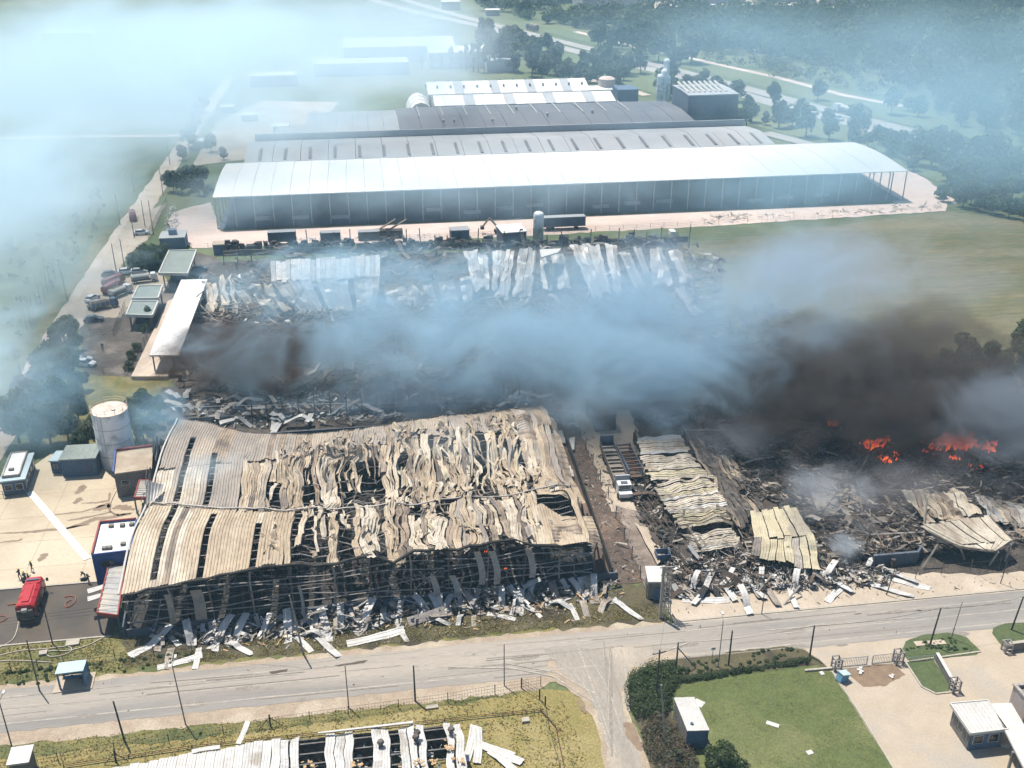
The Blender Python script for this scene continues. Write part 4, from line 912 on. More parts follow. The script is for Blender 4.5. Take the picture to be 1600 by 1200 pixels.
mb=MB();mb.lathe(tc.x,tc.y,[(tr+.04,th_),(tr+.04,th_+.08),(.3,th_+.45),(.01,th_+.47)],48);mb.build('top',m_tankt,tk)
mb=MB();pts=[(tc.x+tr*math.cos(t*math.pi/12),tc.y+tr*math.sin(t*math.pi/12)) for t in range(24)]
for k,(x,y) in enumerate(pts):
    x2,y2=pts[(k+1)%24]
    if k%2==0:mb.tube((x,y,th_),(x,y,th_+1.05),.03,4)
    for z in(.55,1.05):mb.tube((x,y,th_+z),(x2,y2,th_+z),.03,4)
mb.build('railing',m_tankt,tk)
mb=MB()
for dx in(-.3,.3):mb.tube((tc.x-1.2+dx,tc.y-2.85,0),(tc.x-1.2+dx,tc.y-2.85,th_),.04,4)
for k in range(28):mb.tube((tc.x-1.5,tc.y-2.85,.3+k*.35),(tc.x-.9,tc.y-2.85,.3+k*.35),.025,4)
mb.build('ladder',m_trim,tk)
mb=MB();mb.lathe(tc.x+.9,tc.y-.9,[(.35,th_+.2),(.35,th_+.5)],12);mb.build('hatch',m_tankt,tk)
def shed(name,lab,cat,a,b,dep,h,wm,rm,**k):
    a=G(*a);b=G(*b);r=thing(name,(a+b)/2,lab,cat);q,n,d=boxhouse(r,a,b,dep,h,wm,rm,**k);return r,q,n,d
r,q,n,d=shed('pump_house','blue-grey flat-roofed block standing left of the tank','shed',(100,746),(153,743),4.6,3.3,m_blug,m_roofgrn,rim=None)
mb=MB();c=q[1]-n*0-d*1.2;mb.box(c.x,c.y-.12,0,1.1,.06,2.1,math.atan2(d.y,d.x));mb.build('door',m_shade,r)
mb=MB()
for k in range(5):
    a=q[0]+(q[1]-q[0])*((k+.5)/5);mb.tube(a+Vector((0,0,3.56)),a+n*4.6+Vector((0,0,3.56)),.04,4)
mb.build('roof_seam',m_trim,r)
r,q,n,d=shed('pump_house','small low blue annex against the flat-roofed block beside the tank','shed',(83,740),(97,740),3.0,2.4,m_blug,m_light_roof)
windows(r,q[0],q[1],1,1.1,1.8,.7)
# kiosk left
a=G(8,775);b=G(42,771);r=thing('gate_kiosk',(a+b)/2,'long narrow kiosk with pale roof and brown edging at the left yard edge','kiosk')
q,n,d=boxhouse(r,a,b,8.2,2.7,m_blug,m_light_roof,over=.35)
mb=MB();c=(q[0]+q[1])/2+n*4.4;mb.box(c.x-.3,c.y+.2,2.95,2.3,7.6,.3,math.atan2(d.y,d.x));mb.build('upper_roof',m_roofw,r)
mb=MB()
for sx in(-1.3,1.2):mb.box(c.x-.3+sx*d.x,c.y+.2+sx*d.y,2.95,.2,7.9,.42,math.atan2(d.y,d.x))
for sy in(-3.9,3.9):mb.box(c.x-.3+n.x*sy,c.y+.2+n.y*sy,2.95,2.7,.2,.44,math.atan2(d.y,d.x))
mb.build('roof_edging',m_dirty,r)
windows(r,q[0],q[1],2,1.0,2.1,1.2);windows(r,q[1],q[2],4,1.0,2.1,1.3)
mb=MB();mb.box(c.x-.3,c.y-1.9,3.25,.8,.5,.35);mb.build('air_conditioner',m_greyb,r)
ry=thing('yard_railing',G(0,778),'dark metal railing in front of the left kiosk','railing')
mb=MB()
for k in range(7):
    p=G(-12+k*9,779-k*.6);mb.tube(p,p+Vector((0,0,1.2)),.05,4)
for z in(.6,1.2):mb.tube(G(-12,779)+Vector((0,0,z)),G(42,775)+Vector((0,0,z)),.04,4)
mb.build('rail',m_steel,ry)
r,q,n,d=shed('service_block','grey rendered block with beige flat roof and blue edge against the warehouse corner','building',(186,778),(243,770),7.5,4.4,m_greyb,m_dust,over=.1)
windows(r,q[0],q[1],2,2.3,3.2,1.3)
mb=MB();wallq(mb,q[0]+Vector((-.15,0,0)),q[3]+Vector((-.15,0,0)),4.4,5.0,.25);mb.build('blue_parapet',m_blue,r)
mb=MB();wallq(mb,q[3],q[2],4.62,5.0,.25);mb.build('red_parapet',m_red,r)
def leanto(lab,c4,z,zl):
    """ribbed roof with red rim, corners px"""
    P4=[G(*p,z) for p in c4];r=thing('lean_to_roof',Vector((P4[0].x,P4[0].y,0)),lab,'canopy')
    quadroof(r,P4,9,m_grys,nt=1,ribs=1,rh=.12,name='roof_rib')
    mb=MB()
    for i in range(4):
        a,b=P4[i],P4[(i+1)%4];wallq(mb,a,b,z-.35,z+.2-.004*i,.18)
    mb.build('red_rim',m_red,r)
    mb=MB()
    for p in P4:mb.box(p.x,p.y,0,.2,.2,z-.35)
    mb.build('post',m_blug,r)
    mb=MB();mb.sheet([p-Vector((0,0,.3)) for p in P4],.05);mb.build('ceiling',m_blug,r)
leanto('small red-rimmed lean-to roof by the grey service block',[(210,778),(218,751),(238,751),(229,778)],3.0,0)
leanto('red-rimmed ribbed lean-to roof beside the blue office at the warehouse corner',[(152,958),(170,884),(196,884),(184,962)],3.2,0)
a=G(143,917);r=thing('blue_office',a,'deep blue office block with bright white roof and red top edge at the warehouse corner','building')
q=[Vector((-41.0,127.2,0)),Vector((-35.9,127.6,0)),Vector((-36.5,135.6,0)),Vector((-41.6,135.4,0))]
for i in range(4):
    mb=MB();wallq(mb,q[i],q[(i+1)%4],0,5.4-.004*i,.2);mb.build('wall',m_blue,r)
mb=MB();mb.sheet([p+Vector((0,0,5.15)) for p in q],.15);mb.build('roof',m_roofw,r)
for i in (2,3):
    mb=MB();wallq(mb,q[i],q[(i+1)%4],5.42,5.6-.004*i,.2);mb.build('red_coping',m_red,r)
for (u,v) in((-39.6,128.6),(-38.9,128.6),(-37.2,129.3),(-38.2,134.2),(-39.8,134.3),(-36.9,134.3)):
    mb=MB();mb.box(u,v,5.15,.65,.6,.4);mb.build('roof_unit',m_greyb,r)
mb=MB();mb.box(-39.2,127.1,3.2,1.7,.1,1.0,.07);f=mb.build('window',m_shade,r);mb=MB();mb.box(-39.2,127.02,3.3,1.5,.06,.8,.07);mb.build('pane',m_glass,f)
# canopies by the parking
def canopy(lab,c4,z,roofm=m_roofgrn,cols=4,name='flat_canopy'):
    P4=[G(*p,z) for p in c4];r=thing(name,Vector((P4[0].x,P4[0].y,0)),lab,'canopy')
    mb=MB();mb.sheet(P4,.45);mb.build('roof',roofm,r)
    mb=MB()
    for i in range(4):wallq(mb,P4[i],P4[(i+1)%4],z-.5,z+.22-.004*i,.3)
    mb.build('white_rim',m_trim,r);c=sum(P4,Vector())/4
    for i in range(4):
        p=P4[i].lerp(c,.2);mb=MB();mb.box(p.x,p.y,0,.3,.3,z-.5);mb.build('column',m_greyb,r)
    mb=MB();mb.box(c.x,c.y+1,0,(P4[1]-P4[0]).length*.5,(P4[3]-P4[0]).length*.4,2.6);mb.build('booth',m_shade,r)
    return r
canopy('largest grey-green flat canopy with white rim, beside the round bushes',[(248,427),(293,428),(307,391),(264,392)],4.6)
canopy('middle grey-green canopy with white rim above the long white roof',[(207,466),(247,466),(254,446),(216,447)],4.2)
canopy('lowest grey-green canopy nearest the small dark tree',[(197,492),(238,493),(247,471),(206,471)],3.6)
lc=thing('loading_canopy',G(260,560),'long bright white slanting canopy running beside the second burnt hall','canopy')
P4=[G(233,555,4.6),G(279,555,4.6),G(324,436,4.8),G(283,437,4.8)]
mb=MB();mb.sheet(P4,.3);mb.build('roof',m_roofw,lc)
mb=MB();mb.sheet([G(205,588,.9),G(262,588,.9),G(318,445,.9),G(262,470,.9)],.8);mb.build('platform',m_dirt,lc)
for k in range(8):
    for s_ in(0,1):
        p=P4[s_].lerp(P4[3-s_],k/7.01)+Vector((.6 if s_==0 else -.5,.3,0));mb=MB();mb.box(p.x,p.y,.9,.25,.25,3.4);mb.build('column',m_greyb,lc)
mb=MB();wallq(mb,G(272,572),G(317,455),0.1,4.2,.3);mb.build('back_wall',m_shade,lc)
r,q,n,d=shed('gatehouse','blue-shadowed gatehouse with pale flat roof behind the round bushes','hut',(252,391),(290,389),6,3.2,m_blug,m_roofg)
mb=MB();c=(q[0]+q[2])/2;mb.box(c.x,c.y,3.4,2,1.6,1.4);mb.build('roof_tank',m_blug,r)
r,q,n,d=shed('small_hut','little square hut with pink-grey roof on a slab near the gravel road','hut',(335,399),(351,398),2.8,2.8,m_blug,m_apron)
r,q,n,d=shed('white_topped_shed','white-roofed plant shed beside the small silo','shed',(786,388),(822,385),7,4.2,m_shade,m_roofw)
r,q,n,d=shed('small_hut','low dark hut with a light roof standing in the burnt hall back row','hut',(706,375),(733,373),3,2.6,m_shade,m_roofg)
sl_=thing('silo',G(841,372),'slim pale upright silo with domed top by the gravel road','silo');c=G(841,375)
mb=MB();mb.lathe(c.x,c.y,[(1.45,0),(1.45,7.4),(1.2,7.9),(.5,8.2),(.05,8.25)],24);mb.build('shell',m_tank,sl_,smooth=True)
mb=MB();mb.tube((c.x-.9,c.y-1.2,0),(c.x-.9,c.y-1.2,7.8),.07,4);mb.build('pipe',m_trim,sl_)
# bus shelter
bs=thing('bus_shelter',G(112,1076),'blue open bus shelter with pale roof at the roadside','shelter');a=G(95,1078);b=G(135,1073)
d=(b-a).normalized();n=Vector((-d.y,d.x,0));h=2.6;P_=[a,b,b+n*2.2,a+n*2.2]
mb=MB();mb.hexa([p+Vector((0,0,h-(.25 if i>1 else 0))) for i,p in enumerate([P_[0]-d*.2-n*.2,P_[1]+d*.1-n*.2,P_[2]+d*.1,P_[3]-d*.2])]+[p+Vector((0,0,h+.12-(.25 if i>1 else 0))) for i,p in enumerate([P_[0]-d*.2-n*.2,P_[1]+d*.1-n*.2,P_[2]+d*.1,P_[3]-d*.2])]);mb.build('roof',m_light_roof,bs)
for p in P_:
    mb=MB();mb.box(p.x,p.y,0,.18,.18,h-.2);mb.build('post',m_bus,bs)
mb=MB();wallq(mb,P_[2],P_[3],.5,2.2,.08);mb.build('back_panel',m_bus,bs)
mb=MB();wallq(mb,P_[1],P_[2],.4,2.3,.08);mb.build('side_panel',m_bus,bs)
mb=MB();c=(a+b)/2+n*1.7;mb.box(c.x,c.y,.42,2.6,.45,.08,math.atan2(d.y,d.x));mb.build('bench',m_bus,bs)
mb=MB();c=(a+b)/2+n*.9;mb.box(c.x,c.y,.08,4.6,3,.1,math.atan2(d.y,d.x));mb.build('concrete_base',m_apron,bs)
mb=MB()
for p,q_ in((P_[0],P_[1]),(P_[1],P_[2]),(P_[0],P_[3])):mb.tube(p+Vector((0,0,h-.15)),q_+Vector((0,0,h-.15)),.06,4)
mb.build('roof_beam',m_bus,bs)
# white shed on the lawn
sh=thing('lawn_shed',G(1090,1165),'narrow pale grey metal shed with one roof vent standing on the lawn edge','shed')
P4=[G(1074,1142,3.),G(1109,1141,3.),G(1085,1089,3.),G(1053,1090,3.)];g4=[Vector((p.x,p.y,0)) for p in P4];c=sum(g4,Vector())/4;g4=[p.lerp(c,.07) for p in g4]
for i in range(4):
    mb=MB();wallq(mb,g4[i],g4[(i+1)%4],0,2.95-.004*i,.12);mb.build('wall',m_blug if i==0 else m_greyb,sh)
quadroof(sh,P4,4,m_white,nt=3,ribs=3,rh=.03,name='roof_panel');mb=MB();mb.sheet([p-Vector((0,0,.03)) for p in P4],.1);mb.build('roof_deck',m_grys,sh)
mb=MB();c=G(1081,1131,3.05);mb.lathe(c.x,c.y,[(.18,3.05),(.18,3.2)],12);mb.build('vent',m_shade,sh)
for (px,py,ang,lab) in((1092,1100,.8,'white board leaning at the back corner of the lawn shed'),):
    c=G(px,py);mb=MB();mb.box(c.x,c.y,.1,1.1,1.2,.06,ang);tag(mb.build('loose_board',m_white),lab,'board')
for k,(px,py,ang,s_) in enumerate([(1207,1133,-.6,1.5),(1265,1177,.2,.75),(1600,1128,0,1),(1284,1053,.1,.5),(448-200,1146,0,0)]):
    if s_==0:continue
    c=G(px,py);mb=MB();mb.box(c.x,c.y,.12,s_,.6,.05,ang);tag(mb.build('loose_board',m_trim),['pale rectangular board lying in the middle of the lawn','small square board lying low on the lawn','white scrap at the far right lawn side','little board by the hedge end'][k],'board')
c=G(114,1006);o=MB().box(c.x,c.y,.05,1.7,1.1,.25,.1).build('concrete_lid',m_kerb);tag(o,'grey concrete cover slab on the grass by the wet yard','slab')
c=G(68,1022);o=MB().box(c.x,c.y,.05,1.,.8,.3,.1).build('concrete_lid',m_kerb);tag(o,'small pale concrete block on the grass near the hoses','block')
c=G(675,1106);o=MB().box(c.x,c.y,.05,1.5,.6,.2,.05).build('concrete_lid',m_kerb);tag(o,'pale concrete cover in the dry grass by the lower fence','slab')
c=G(821,1127);o=MB().box(c.x,c.y,.05,.9,.7,.3,.05).build('concrete_lid',m_kerb);tag(o,'pinkish block in the grass inside the pipe rail corner','block')
c=G(862,1012);

# guard house, right building
gh=thing('guard_house',G(1530,1180),'small guard house with white flat roof and dark windows by the driveway','guard house')
P4=[G(1517,1146,3.),G(1575,1139,3.),G(1543,1094,3.),G(1485,1099,3.)];g4=[Vector((p.x,p.y,0)) for p in P4];c=sum(g4,Vector())/4;g4=[p.lerp(c,.16) for p in g4]
for i in range(4):
    mb=MB();wallq(mb,g4[i],g4[(i+1)%4],0,2.75-.004*i,.18);mb.build('wall',m_greyb if i else m_blug,gh)
mb=MB();mb.sheet(P4,.22);mb.build('roof',m_white,gh)
mb=MB()
for i in range(4):wallq(mb,P4[i],P4[(i+1)%4],2.7,3.1-.004*i,.14)
mb.build('roof_edge',m_trim,gh)
for k in range(9):
    mb=MB();a=P4[0].lerp(P4[1],(k+.5)/9);b=P4[3].lerp(P4[2],(k+.5)/9);mb.tube(a+Vector((0,0,.03)),b+Vector((0,0,.03)),.03,4);mb.build('roof_seam',m_trim,gh)
windows(gh,g4[3],g4[0],2,1.1,2.1,1.1,out=.1);windows(gh,g4[0],g4[1],2,1.0,2.2,1.3,out=.1)
cn=thing('entrance_canopy',G(1590,1190),'white walkway canopy between the guard house and the office at the right edge','canopy')
P4=[G(1600,1200,3.),G(1700,1270,3.),G(1580,1098,3.),G(1549,1099,3.)];mb=MB();mb.sheet([P4[0],G(1640,1200,3.),P4[2],P4[3]],.25);mb.build('roof',m_trim,cn)
for p in((1583,1175),(1552,1125)):
    q_=G(*p,2.7);mb=MB();mb.box(q_.x,q_.y,0,.25,.25,2.74);mb.build('column',m_greyb,cn)
of=thing('office_building',G(1600,1150),'cream office block with dark windows at the right edge','building')
a=G(1572,1114);ub=a.x+.2;vb=a.y-11.;hb=4.1
mb=MB();mb.box(ub+6,vb-.1,0,12,.25,hb);mb.build('wall',m_creamw,of);mb=MB();mb.box(ub+.12,vb+5.5,0,.25,10.95,hb-.01);mb.build('wall',m_creamw,of)
mb=MB();mb.box(ub+6,vb+11.1,0,12,.25,hb);mb.build('wall',m_creamw,of);mb=MB();mb.box(ub+6.1,vb+5.5,hb-.5,11.6,10.7,.2);mb.build('roof',m_greyb,of)
mb=MB();mb.box(ub+6,vb+11.1,hb,12.3,.4,.2);mb.box(ub+.1,vb+5.4,hb+.005,.4,10.9,.2);mb.build('coping',m_steel2,of)
mb=MB();mb.box(ub+2,vb+9,hb-.3,1.4,1.2,.9);mb.build('roof_unit',m_black,of)
windows(of,(ub,vb+9.5,0),(ub,vb+1,0),2,1.2,2.7,1.8,out=.05)
for (px,py,ang,s_) in((1555,1162,.4,1.2),(1570,1168,-.5,.8)):
    c=G(px,py);mb=MB();mb.box(c.x,c.y,.1,s_,.35,.3,ang);tag(mb.build('white_bag',m_white),'white scrap on the ground before the guard house','bag','scraps by the guard house')
# low boundary walls and gates
def pillarwall(name,lab,pts,h,t,m,cat='wall',top=None):
    r=thing(name,G(*pts[0]),lab,cat)
    for a,b in zip(pts,pts[1:]):
        mb=MB();wallq(mb,G(*a),G(*b),0,h,t);mb.build('wall_panel',m,r)
        if top:mb=MB();wallq(mb,G(*a),G(*b),h,h+.1,t+.12);mb.build('coping',top,r)
    return r
pillarwall('driveway_wall','pale-topped low wall slanting beside the narrow grass strip of the driveway',[(1462,1032),(1488,1078)],1.2,.3,m_greyb,top=m_trim)
pillarwall('driveway_wall','grey low wall behind the right-hand grass corner by the road',[(1574,1018),(1640,1009)],1.3,.35,m_greyb,top=m_kerb)
pillarwall('driveway_wall','short low kerb wall between hedge and left gate pillar',[(1257,1050),(1300,1046)],.35,.3,m_kerb)
def pillar(px,py,lab,h=1.9,w_=.9):
    r=thing('gate_pillar',G(px,py),lab,'pillar');c=G(px,py)
    mb=MB()
    for sx in(-1,1):
        for sy in(-1,1):mb.box(c.x+sx*w_/2,c.y+sy*w_/2,0,.16,.16,h)
    for z in(.0,.6,1.2,h-.12):
        mb.box(c.x,c.y-w_/2,z,w_,.1,.12);mb.box(c.x,c.y+w_/2,z,w_,.1,.12);mb.box(c.x-w_/2,c.y,z+.003,.1,w_,.12);mb.box(c.x+w_/2,c.y,z+.003,.1,w_,.12)
    mb.build('frame',m_steel2,r);return r
pillar(1306,1046,'open grey frame pillar at the left end of the driveway gate');pillar(1402,1036,'open grey frame pillar at the right end of the driveway gate',2.0)
pillar(1490,1080,'grey block pillar at the near end of the slanting low wall');pillar(1572,1018,'grey pillar at the grass corner by the right edge',1.6)
def gate(a,b,h,lab,dx=0):
    a=G(*a);b=G(*b);r=thing('driveway_gate',(a+b)/2,lab,'gate');d=b-a
    mb=MB()
    for z in(.15,h):mb.tube(a+Vector((0,0,z)),b+Vector((0,0,z)),.05,4)
    for p in(a,b):mb.tube(p,p+Vector((0,0,h)),.06,4)
    mb.build('frame',m_chrome,r)
    n=int(d.length/.22);mb=MB()
    for k in range(n):
        p=a.lerp(b,(k+.5)/n);mb.tube(p+Vector((0,0,.15)),p+Vector((0,0,h)),.022,3)
    mb.build('bars',m_steel2,r)
gate((1311,1043),(1354,1039),1.4,'left leaf of the grey barred sliding gate across the driveway');gate((1362,1038),(1398,1034),1.4,'right leaf of the grey barred sliding gate across the driveway')
gate((1420,1034),(1460,1030),.7,'low rail joining gate pillar and slanting wall behind the lawn island')
bx=thing('blue_crate',G(1315,1066),'tipped light blue metal box beside the left gate pillar','box');c=G(1314,1064)
mb=MB();mb.box(c.x,c.y,.1,1.2,.9,1.1,.3,Matrix.Rotation(.25,3,'Y'));mb.build('body',m_lblue,bx);mb=MB();mb.box(c.x+.3,c.y,1.22,1.35,1.0,.1,.3,Matrix.Rotation(.25,3,'Y'));mb.build('lid',m_light_roof,bx)
for k,(px,py) in enumerate([(1426,990+17),(1435,1007),(1437,1007),(1430,1020),(1452,1020)][:3]):
    c=G(px+10,py);mb=MB();mb.box(c.x+k,c.y,.12,1.2,.9,.08);tag(mb.build('manhole_cover',m_apron),'pinkish square cover set in the oval lawn island','cover','covers in the lawn island')
for k,(px,py) in enumerate([(1342,1048),(1344,1053),(1392,1059)]):
    c=G(px,py);mb=MB();mb.box(c.x,c.y,.1,.6,.35,.15,k);mb.box(c.x+.3,c.y+.2,.1,.4,.3,.2,k*2.);tag(mb.build('white_scrap',m_white),'white crumpled scrap on the wet patch','scrap','scraps on the wet patch')

# ------------------------------------------------------------------ far sheds and plants
bg=thing('open_shed',(62,316,0),'very long white-roofed open shed on thin columns, widest roof in the photo','shed')
PF=[(296.6,9.5),(302,10.0),(309,10.45),(316,10.7),(322,10.65),(328,10.4),(335,9.8)]
def shedroof(root,u0,u1,n,prof,mat,alt=None,th=.35,step=0,skew=0):
    du=(u1-u0)/n
    for k in range(n):
        a=u0+k*du;b=a+du*(.985);mb=MB();up=[];lo=[]
        zz=step*(k%2)
        for (v,z) in prof:
            up+=[(a,v+skew*a,z+zz),(b,v+skew*b,z+zz)];lo+=[(a,v+skew*a,z-th),(b,v+skew*b,z-th)]
        m_=len(prof);fs=[]
        for i in range(m_-1):
            fs.append((2*i,2*i+1,2*i+3,2*i+2));o=2*m_;fs.append((o+2*i,o+2*i+2,o+2*i+3,o+2*i+1))
            fs.append((2*i,2*i+2,o+2*i+2,o+2*i));fs.append((2*i+1,o+2*i+1,o+2*i+3,2*i+3))
        fs.append((0,2*m_,2*m_+1,1));e=2*m_-2;fs.append((e,e+1,4*m_-1,4*m_-2))
        mb.add(up+lo,fs);mb.build('roof_panel',alt if alt and k%4==3 else mat,root)
shedroof(bg,-43,166.5,39,PF,m_roofw,th=.22,step=.03)
rr=random.Random(21)
for k in range(40):
    u=-42.6+k*5.36
    mb=MB();mb.box(u,297,0,.28,.28,9.3);mb.build('column',m_steel2,bg)
    mb=MB();mb.box(u,334.5,0,.28,.28,9.3);mb.build('column',m_steel2,bg)
    if k<39:
        mb=MB();
        mb.path([(u,v,z-.7) for v,z in PF],.12,4);mb.build('rafter',m_steel2,bg)
for j in range(1,5):
    for u in(-42.6,166.1):
        mb=MB();mb.box(u,297+j*7.5,0,.3,.3,9.2);mb.build('column',m_steel2,bg)
for z in(3.,6.):
    mb=MB();mb.tube((-42.6,334.5,z),(166,334.5,z),.12,4);mb.build('rail',m_trim,bg)
mb=MB();wallq(mb,Vector((-42.6,335.2,0)),Vector((166,335.2,0)),0,8.5,.2);mb.build('rear_wall',m_shade,bg)  # dark blue wall, shade of the shed interior painted in
rr=random.Random(9)
for k,px in enumerate([412,470,532,680,737,790,838,938,990,1042,1180,1230,1290]):
    b=G(px,331-(px-680)*.035+2);mb=MB();mb.box(b.x,302+rr.uniform(0,5),0,5.0,1.2,.9);o=mb.build('loading_table',m_fac);tag(o,'low pale block under the long open shed','block','pale blocks under the long shed')
def bl(name,lab,cat,u0,u1,v0,v1,h,wm,rm,n=8,ridge=1.5,alt=None,bays=0,seam=True):
    r=thing(name,((u0+u1)/2,(v0+v1)/2,0),lab,cat)
    for (a,b) in(((u0,v0),(u1,v0)),((u1,v0),(u1,v1)),((u1,v1),(u0,v1)),((u0,v1),(u0,v0))):
        mb=MB();wallq(mb,Vector((*a,0)),Vector((*b,0)),0,h-.01*(a[0]==u1),.3);mb.build('wall',wm,r)
    m_=(v0+v1)/2;shedroof(r,u0-.3,u1+.3,n,[(v0-.5,h+.3),((v0+m_)/2,h+.3+ridge*.55),(m_,h+.3+ridge),((v1+m_)/2,h+.3+ridge*.55),(v1+.5,h+.3)],rm,alt,step=.04)
    for k in range(bays):
        u=u0+(u1-u0)*(k+.5)/bays;mb=MB();mb.box(u,v0-.2,h*.35,(u1-u0)/bays*.9,.12,h*.3);mb.build('window_band',m_shade,r)
    return r
r=bl('grey_warehouse','grey-blue long roof directly behind the white open shed','warehouse',-38,141,342,372,8.0,m_fac,m_roofg,n=20,ridge=1.6)
for k in range(22):
    u=-34+k*8.1;mb=MB();mb.sheet([(u,343,8.75),(u+1,343,8.75),(u+1,354,9.85),(u,354,9.85)],.1);mb.build('skylight',m_roofd,r)
mb=MB();mb.box(52,373,8.,178,.5,2.6);mb.build('parapet',m_fac,r)
r=bl('slate_warehouse','wide slate-grey factory roof with soot stains in the far plant','warehouse',14,124,376,421,8.6,m_fac,m_roofd,n=14,ridge=1.3,bays=16)
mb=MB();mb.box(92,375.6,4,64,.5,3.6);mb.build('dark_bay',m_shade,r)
for (u,v) in((30,385),(34,385),(48,384),(70,392),(88,395),(60,405)):
    mb=MB();mb.box(u,v,10.2,.8,.8,1.2);mb.build('roof_vent',m_trim,r)
for k in range(10):
    mb=MB();mb.box(22+k*9,407,10.2,.25,20,.25);mb.build('roof_rail',m_trim,r)
bl('pale_warehouse','pale blue-grey warehouse half lost in smoke left of the slate roof','warehouse',-20,13.6,378,418,8.4,m_fac,m_roofg,n=6,ridge=1.2,bays=5)
bl('pale_warehouse','small low pale roof at the left end of the far plant','warehouse',-31,-20.5,376,402,6.5,m_fac,m_roofg,n=3,ridge=.8)
r=bl('white_warehouse','bright white-roofed hall with sawtooth skylight bands behind the slate roof','warehouse',29,98,447,470,9,m_fac,m_roofw,n=18,ridge=3.2,alt=m_fac)
for k in range(12):
    for v in(452,465):
        mb=MB();mb.box(33+k*5.7,v,11.0,.7,.7,.9);mb.build('roof_vent',m_shade,r)
bl('white_warehouse','second white-roofed hall lying in front of the sawtooth one','warehouse',30,104,424,445,8.6,m_fac,m_roofw,n=18,ridge=2.2,alt=m_fac)
dm=thing('fabric_dome',(25,455,0),'small white half-round fabric dome left of the white halls','dome');mb=MB();ring=[]
for j in range(9):
    t=math.pi*j/8;ring.append((25-5.5*math.cos(t),7.5*math.sin(t)))
vs_=[(x,v,z) for v in(438,446,454,462) for x,z in ring];mb.add(vs_,[(i*9+j,i*9+j+1,(i+1)*9+j+1,(i+1)*9+j) for i in range(3) for j in range(8)]);mb.add([(x,438,z) for x,z in ring],[tuple(range(9))]);mb.build('skin',m_roofw,dm)
for v in(438,446,454,462): MB().path([(x,v,z+.05) for x,z in ring],.15,4).build('rib',m_trim,dm)
def silo(px,py,h,rad,lab,m,group=None):
    c=G(px,py);r=thing('silo',c,lab,'silo',group);mb=MB();mb.lathe(c.x,c.y,[(rad,0),(rad,h),(rad*.6,h+.8),(.05,h+1.)],20);mb.build('shell',m,r)
    mb=MB();mb.lathe(c.x,c.y,[(rad+.08,h*.5),(rad+.08,h*.5+.3)],20);mb.build('band',m_trim,r)
silo(947,158,10,3.8,'stout brownish silo at the right end of the white halls',m_pink)
for k,(px,h) in enumerate([(1029,13),(1035,15),(1041,12),(1038,19)]):silo(px,166-k,h,1.4,['left slim','second slim','right slim','tallest slim'][k]+' silo of the pale cluster by the slate roof end',m_tank)
bl('blue_block','dark blue box building beside the brownish silo','building',112,121,452,462,8,m_blug,m_blug,n=1,ridge=.2)
bl('white_annex','low white annex roof between the white halls and brownish silo','building',99,113,464,474,6,m_fac,m_roofw,n=2,ridge=.5)
r=bl('factory_tower','tall blue-grey processing block with rooftop pipes at the right of the slate roof','building',127,147,398,420,15,m_shade,m_fac,n=2,ridge=.3)
for k in range(8):
    mb=MB();mb.tube((128+k*2.2,402,15.5),(128+k*2.2,417,17),.5,5);mb.build('roof_pipe',m_trim,r)
bl('far_hall','long white hall roof fading in the smoke beyond the grass','hall',-7,54,598,630,8,m_fac,m_roofw,n=6,ridge=3)
bl('far_hall','white hall with column front behind poplars in the smoke','hall',38,68,572,592,8,m_fac,m_roofw,n=4,ridge=2)
bl('far_hall','low white building strip in the smoke','hall',-22,26,556,572,6,m_fac,m_roofw,n=4,ridge=1)
bl('far_hall','small pale building strip at the far left in the smoke','hall',-52,-30,530,540,5,m_fac,m_roofw,n=3,ridge=1)
bl('far_hall','pale block at the far upper left in the haze','hall',-190,-160,700,712,6,m_fac,m_roofw,n=3,ridge=1)
for k,(px,py,w_,dep,h,lab) in enumerate([(955,14,46,40,8,'large flat-roofed depot at the top edge'),(905,5,34,30,7,'white flat roof left of the top edge depot'),(1010,3,50,30,8,'second depot roof at the top edge'),(1110,6,60,20,8,'long white shed at the top edge above the parked trucks'),(1230,4,50,20,8,'white shed at the top edge right of the long one'),(1320,6,30,12,7,'small white shed at the top edge farthest right'),(850,8,26,20,6,'little white roofs at the top edge among trees'),(705,16,14,10,6,'small square hut near the highway bend'),(770,25,10,8,4,'white kiosk among trees above the highway'),(785,112,16,10,5,'workshop with pale walls at the foot of the tall trees')]):
    c=G(px,py);bl('far_depot',lab,'building',c.x-w_/2,c.x+w_/2,c.y,c.y+dep,h,m_fac,m_roofw if k%3 else m_roofg,n=3,ridge=.6)
for k in range(24):
    px=1040+k*13.;c=G(px,16+(k%3)*1.5);mb=MB();mb.box(c.x,c.y,.4,3.4,13,3.4,rr.uniform(-.3,.3));mb.box(c.x,c.y-8,.4,3,2.5,2.8)
    tag(mb.build('lorry',m_roofw),'tiny white lorry parked in the row at the top edge','lorry','lorries parked at the top edge')
for k,(px,py) in enumerate([(315,232),(355,177),(440,208),(390,190)]):
    c=G(px,py);bl('roadside_hut',['tiny white hut by the left dirt road','little white hut on the far pale lot','low white shelter on the far lot','tiny shed at the far lot middle'][k],'hut',c.x-3,c.x+3,c.y,c.y+5,2.5,m_fac,m_roofw,n=1,ridge=.3)
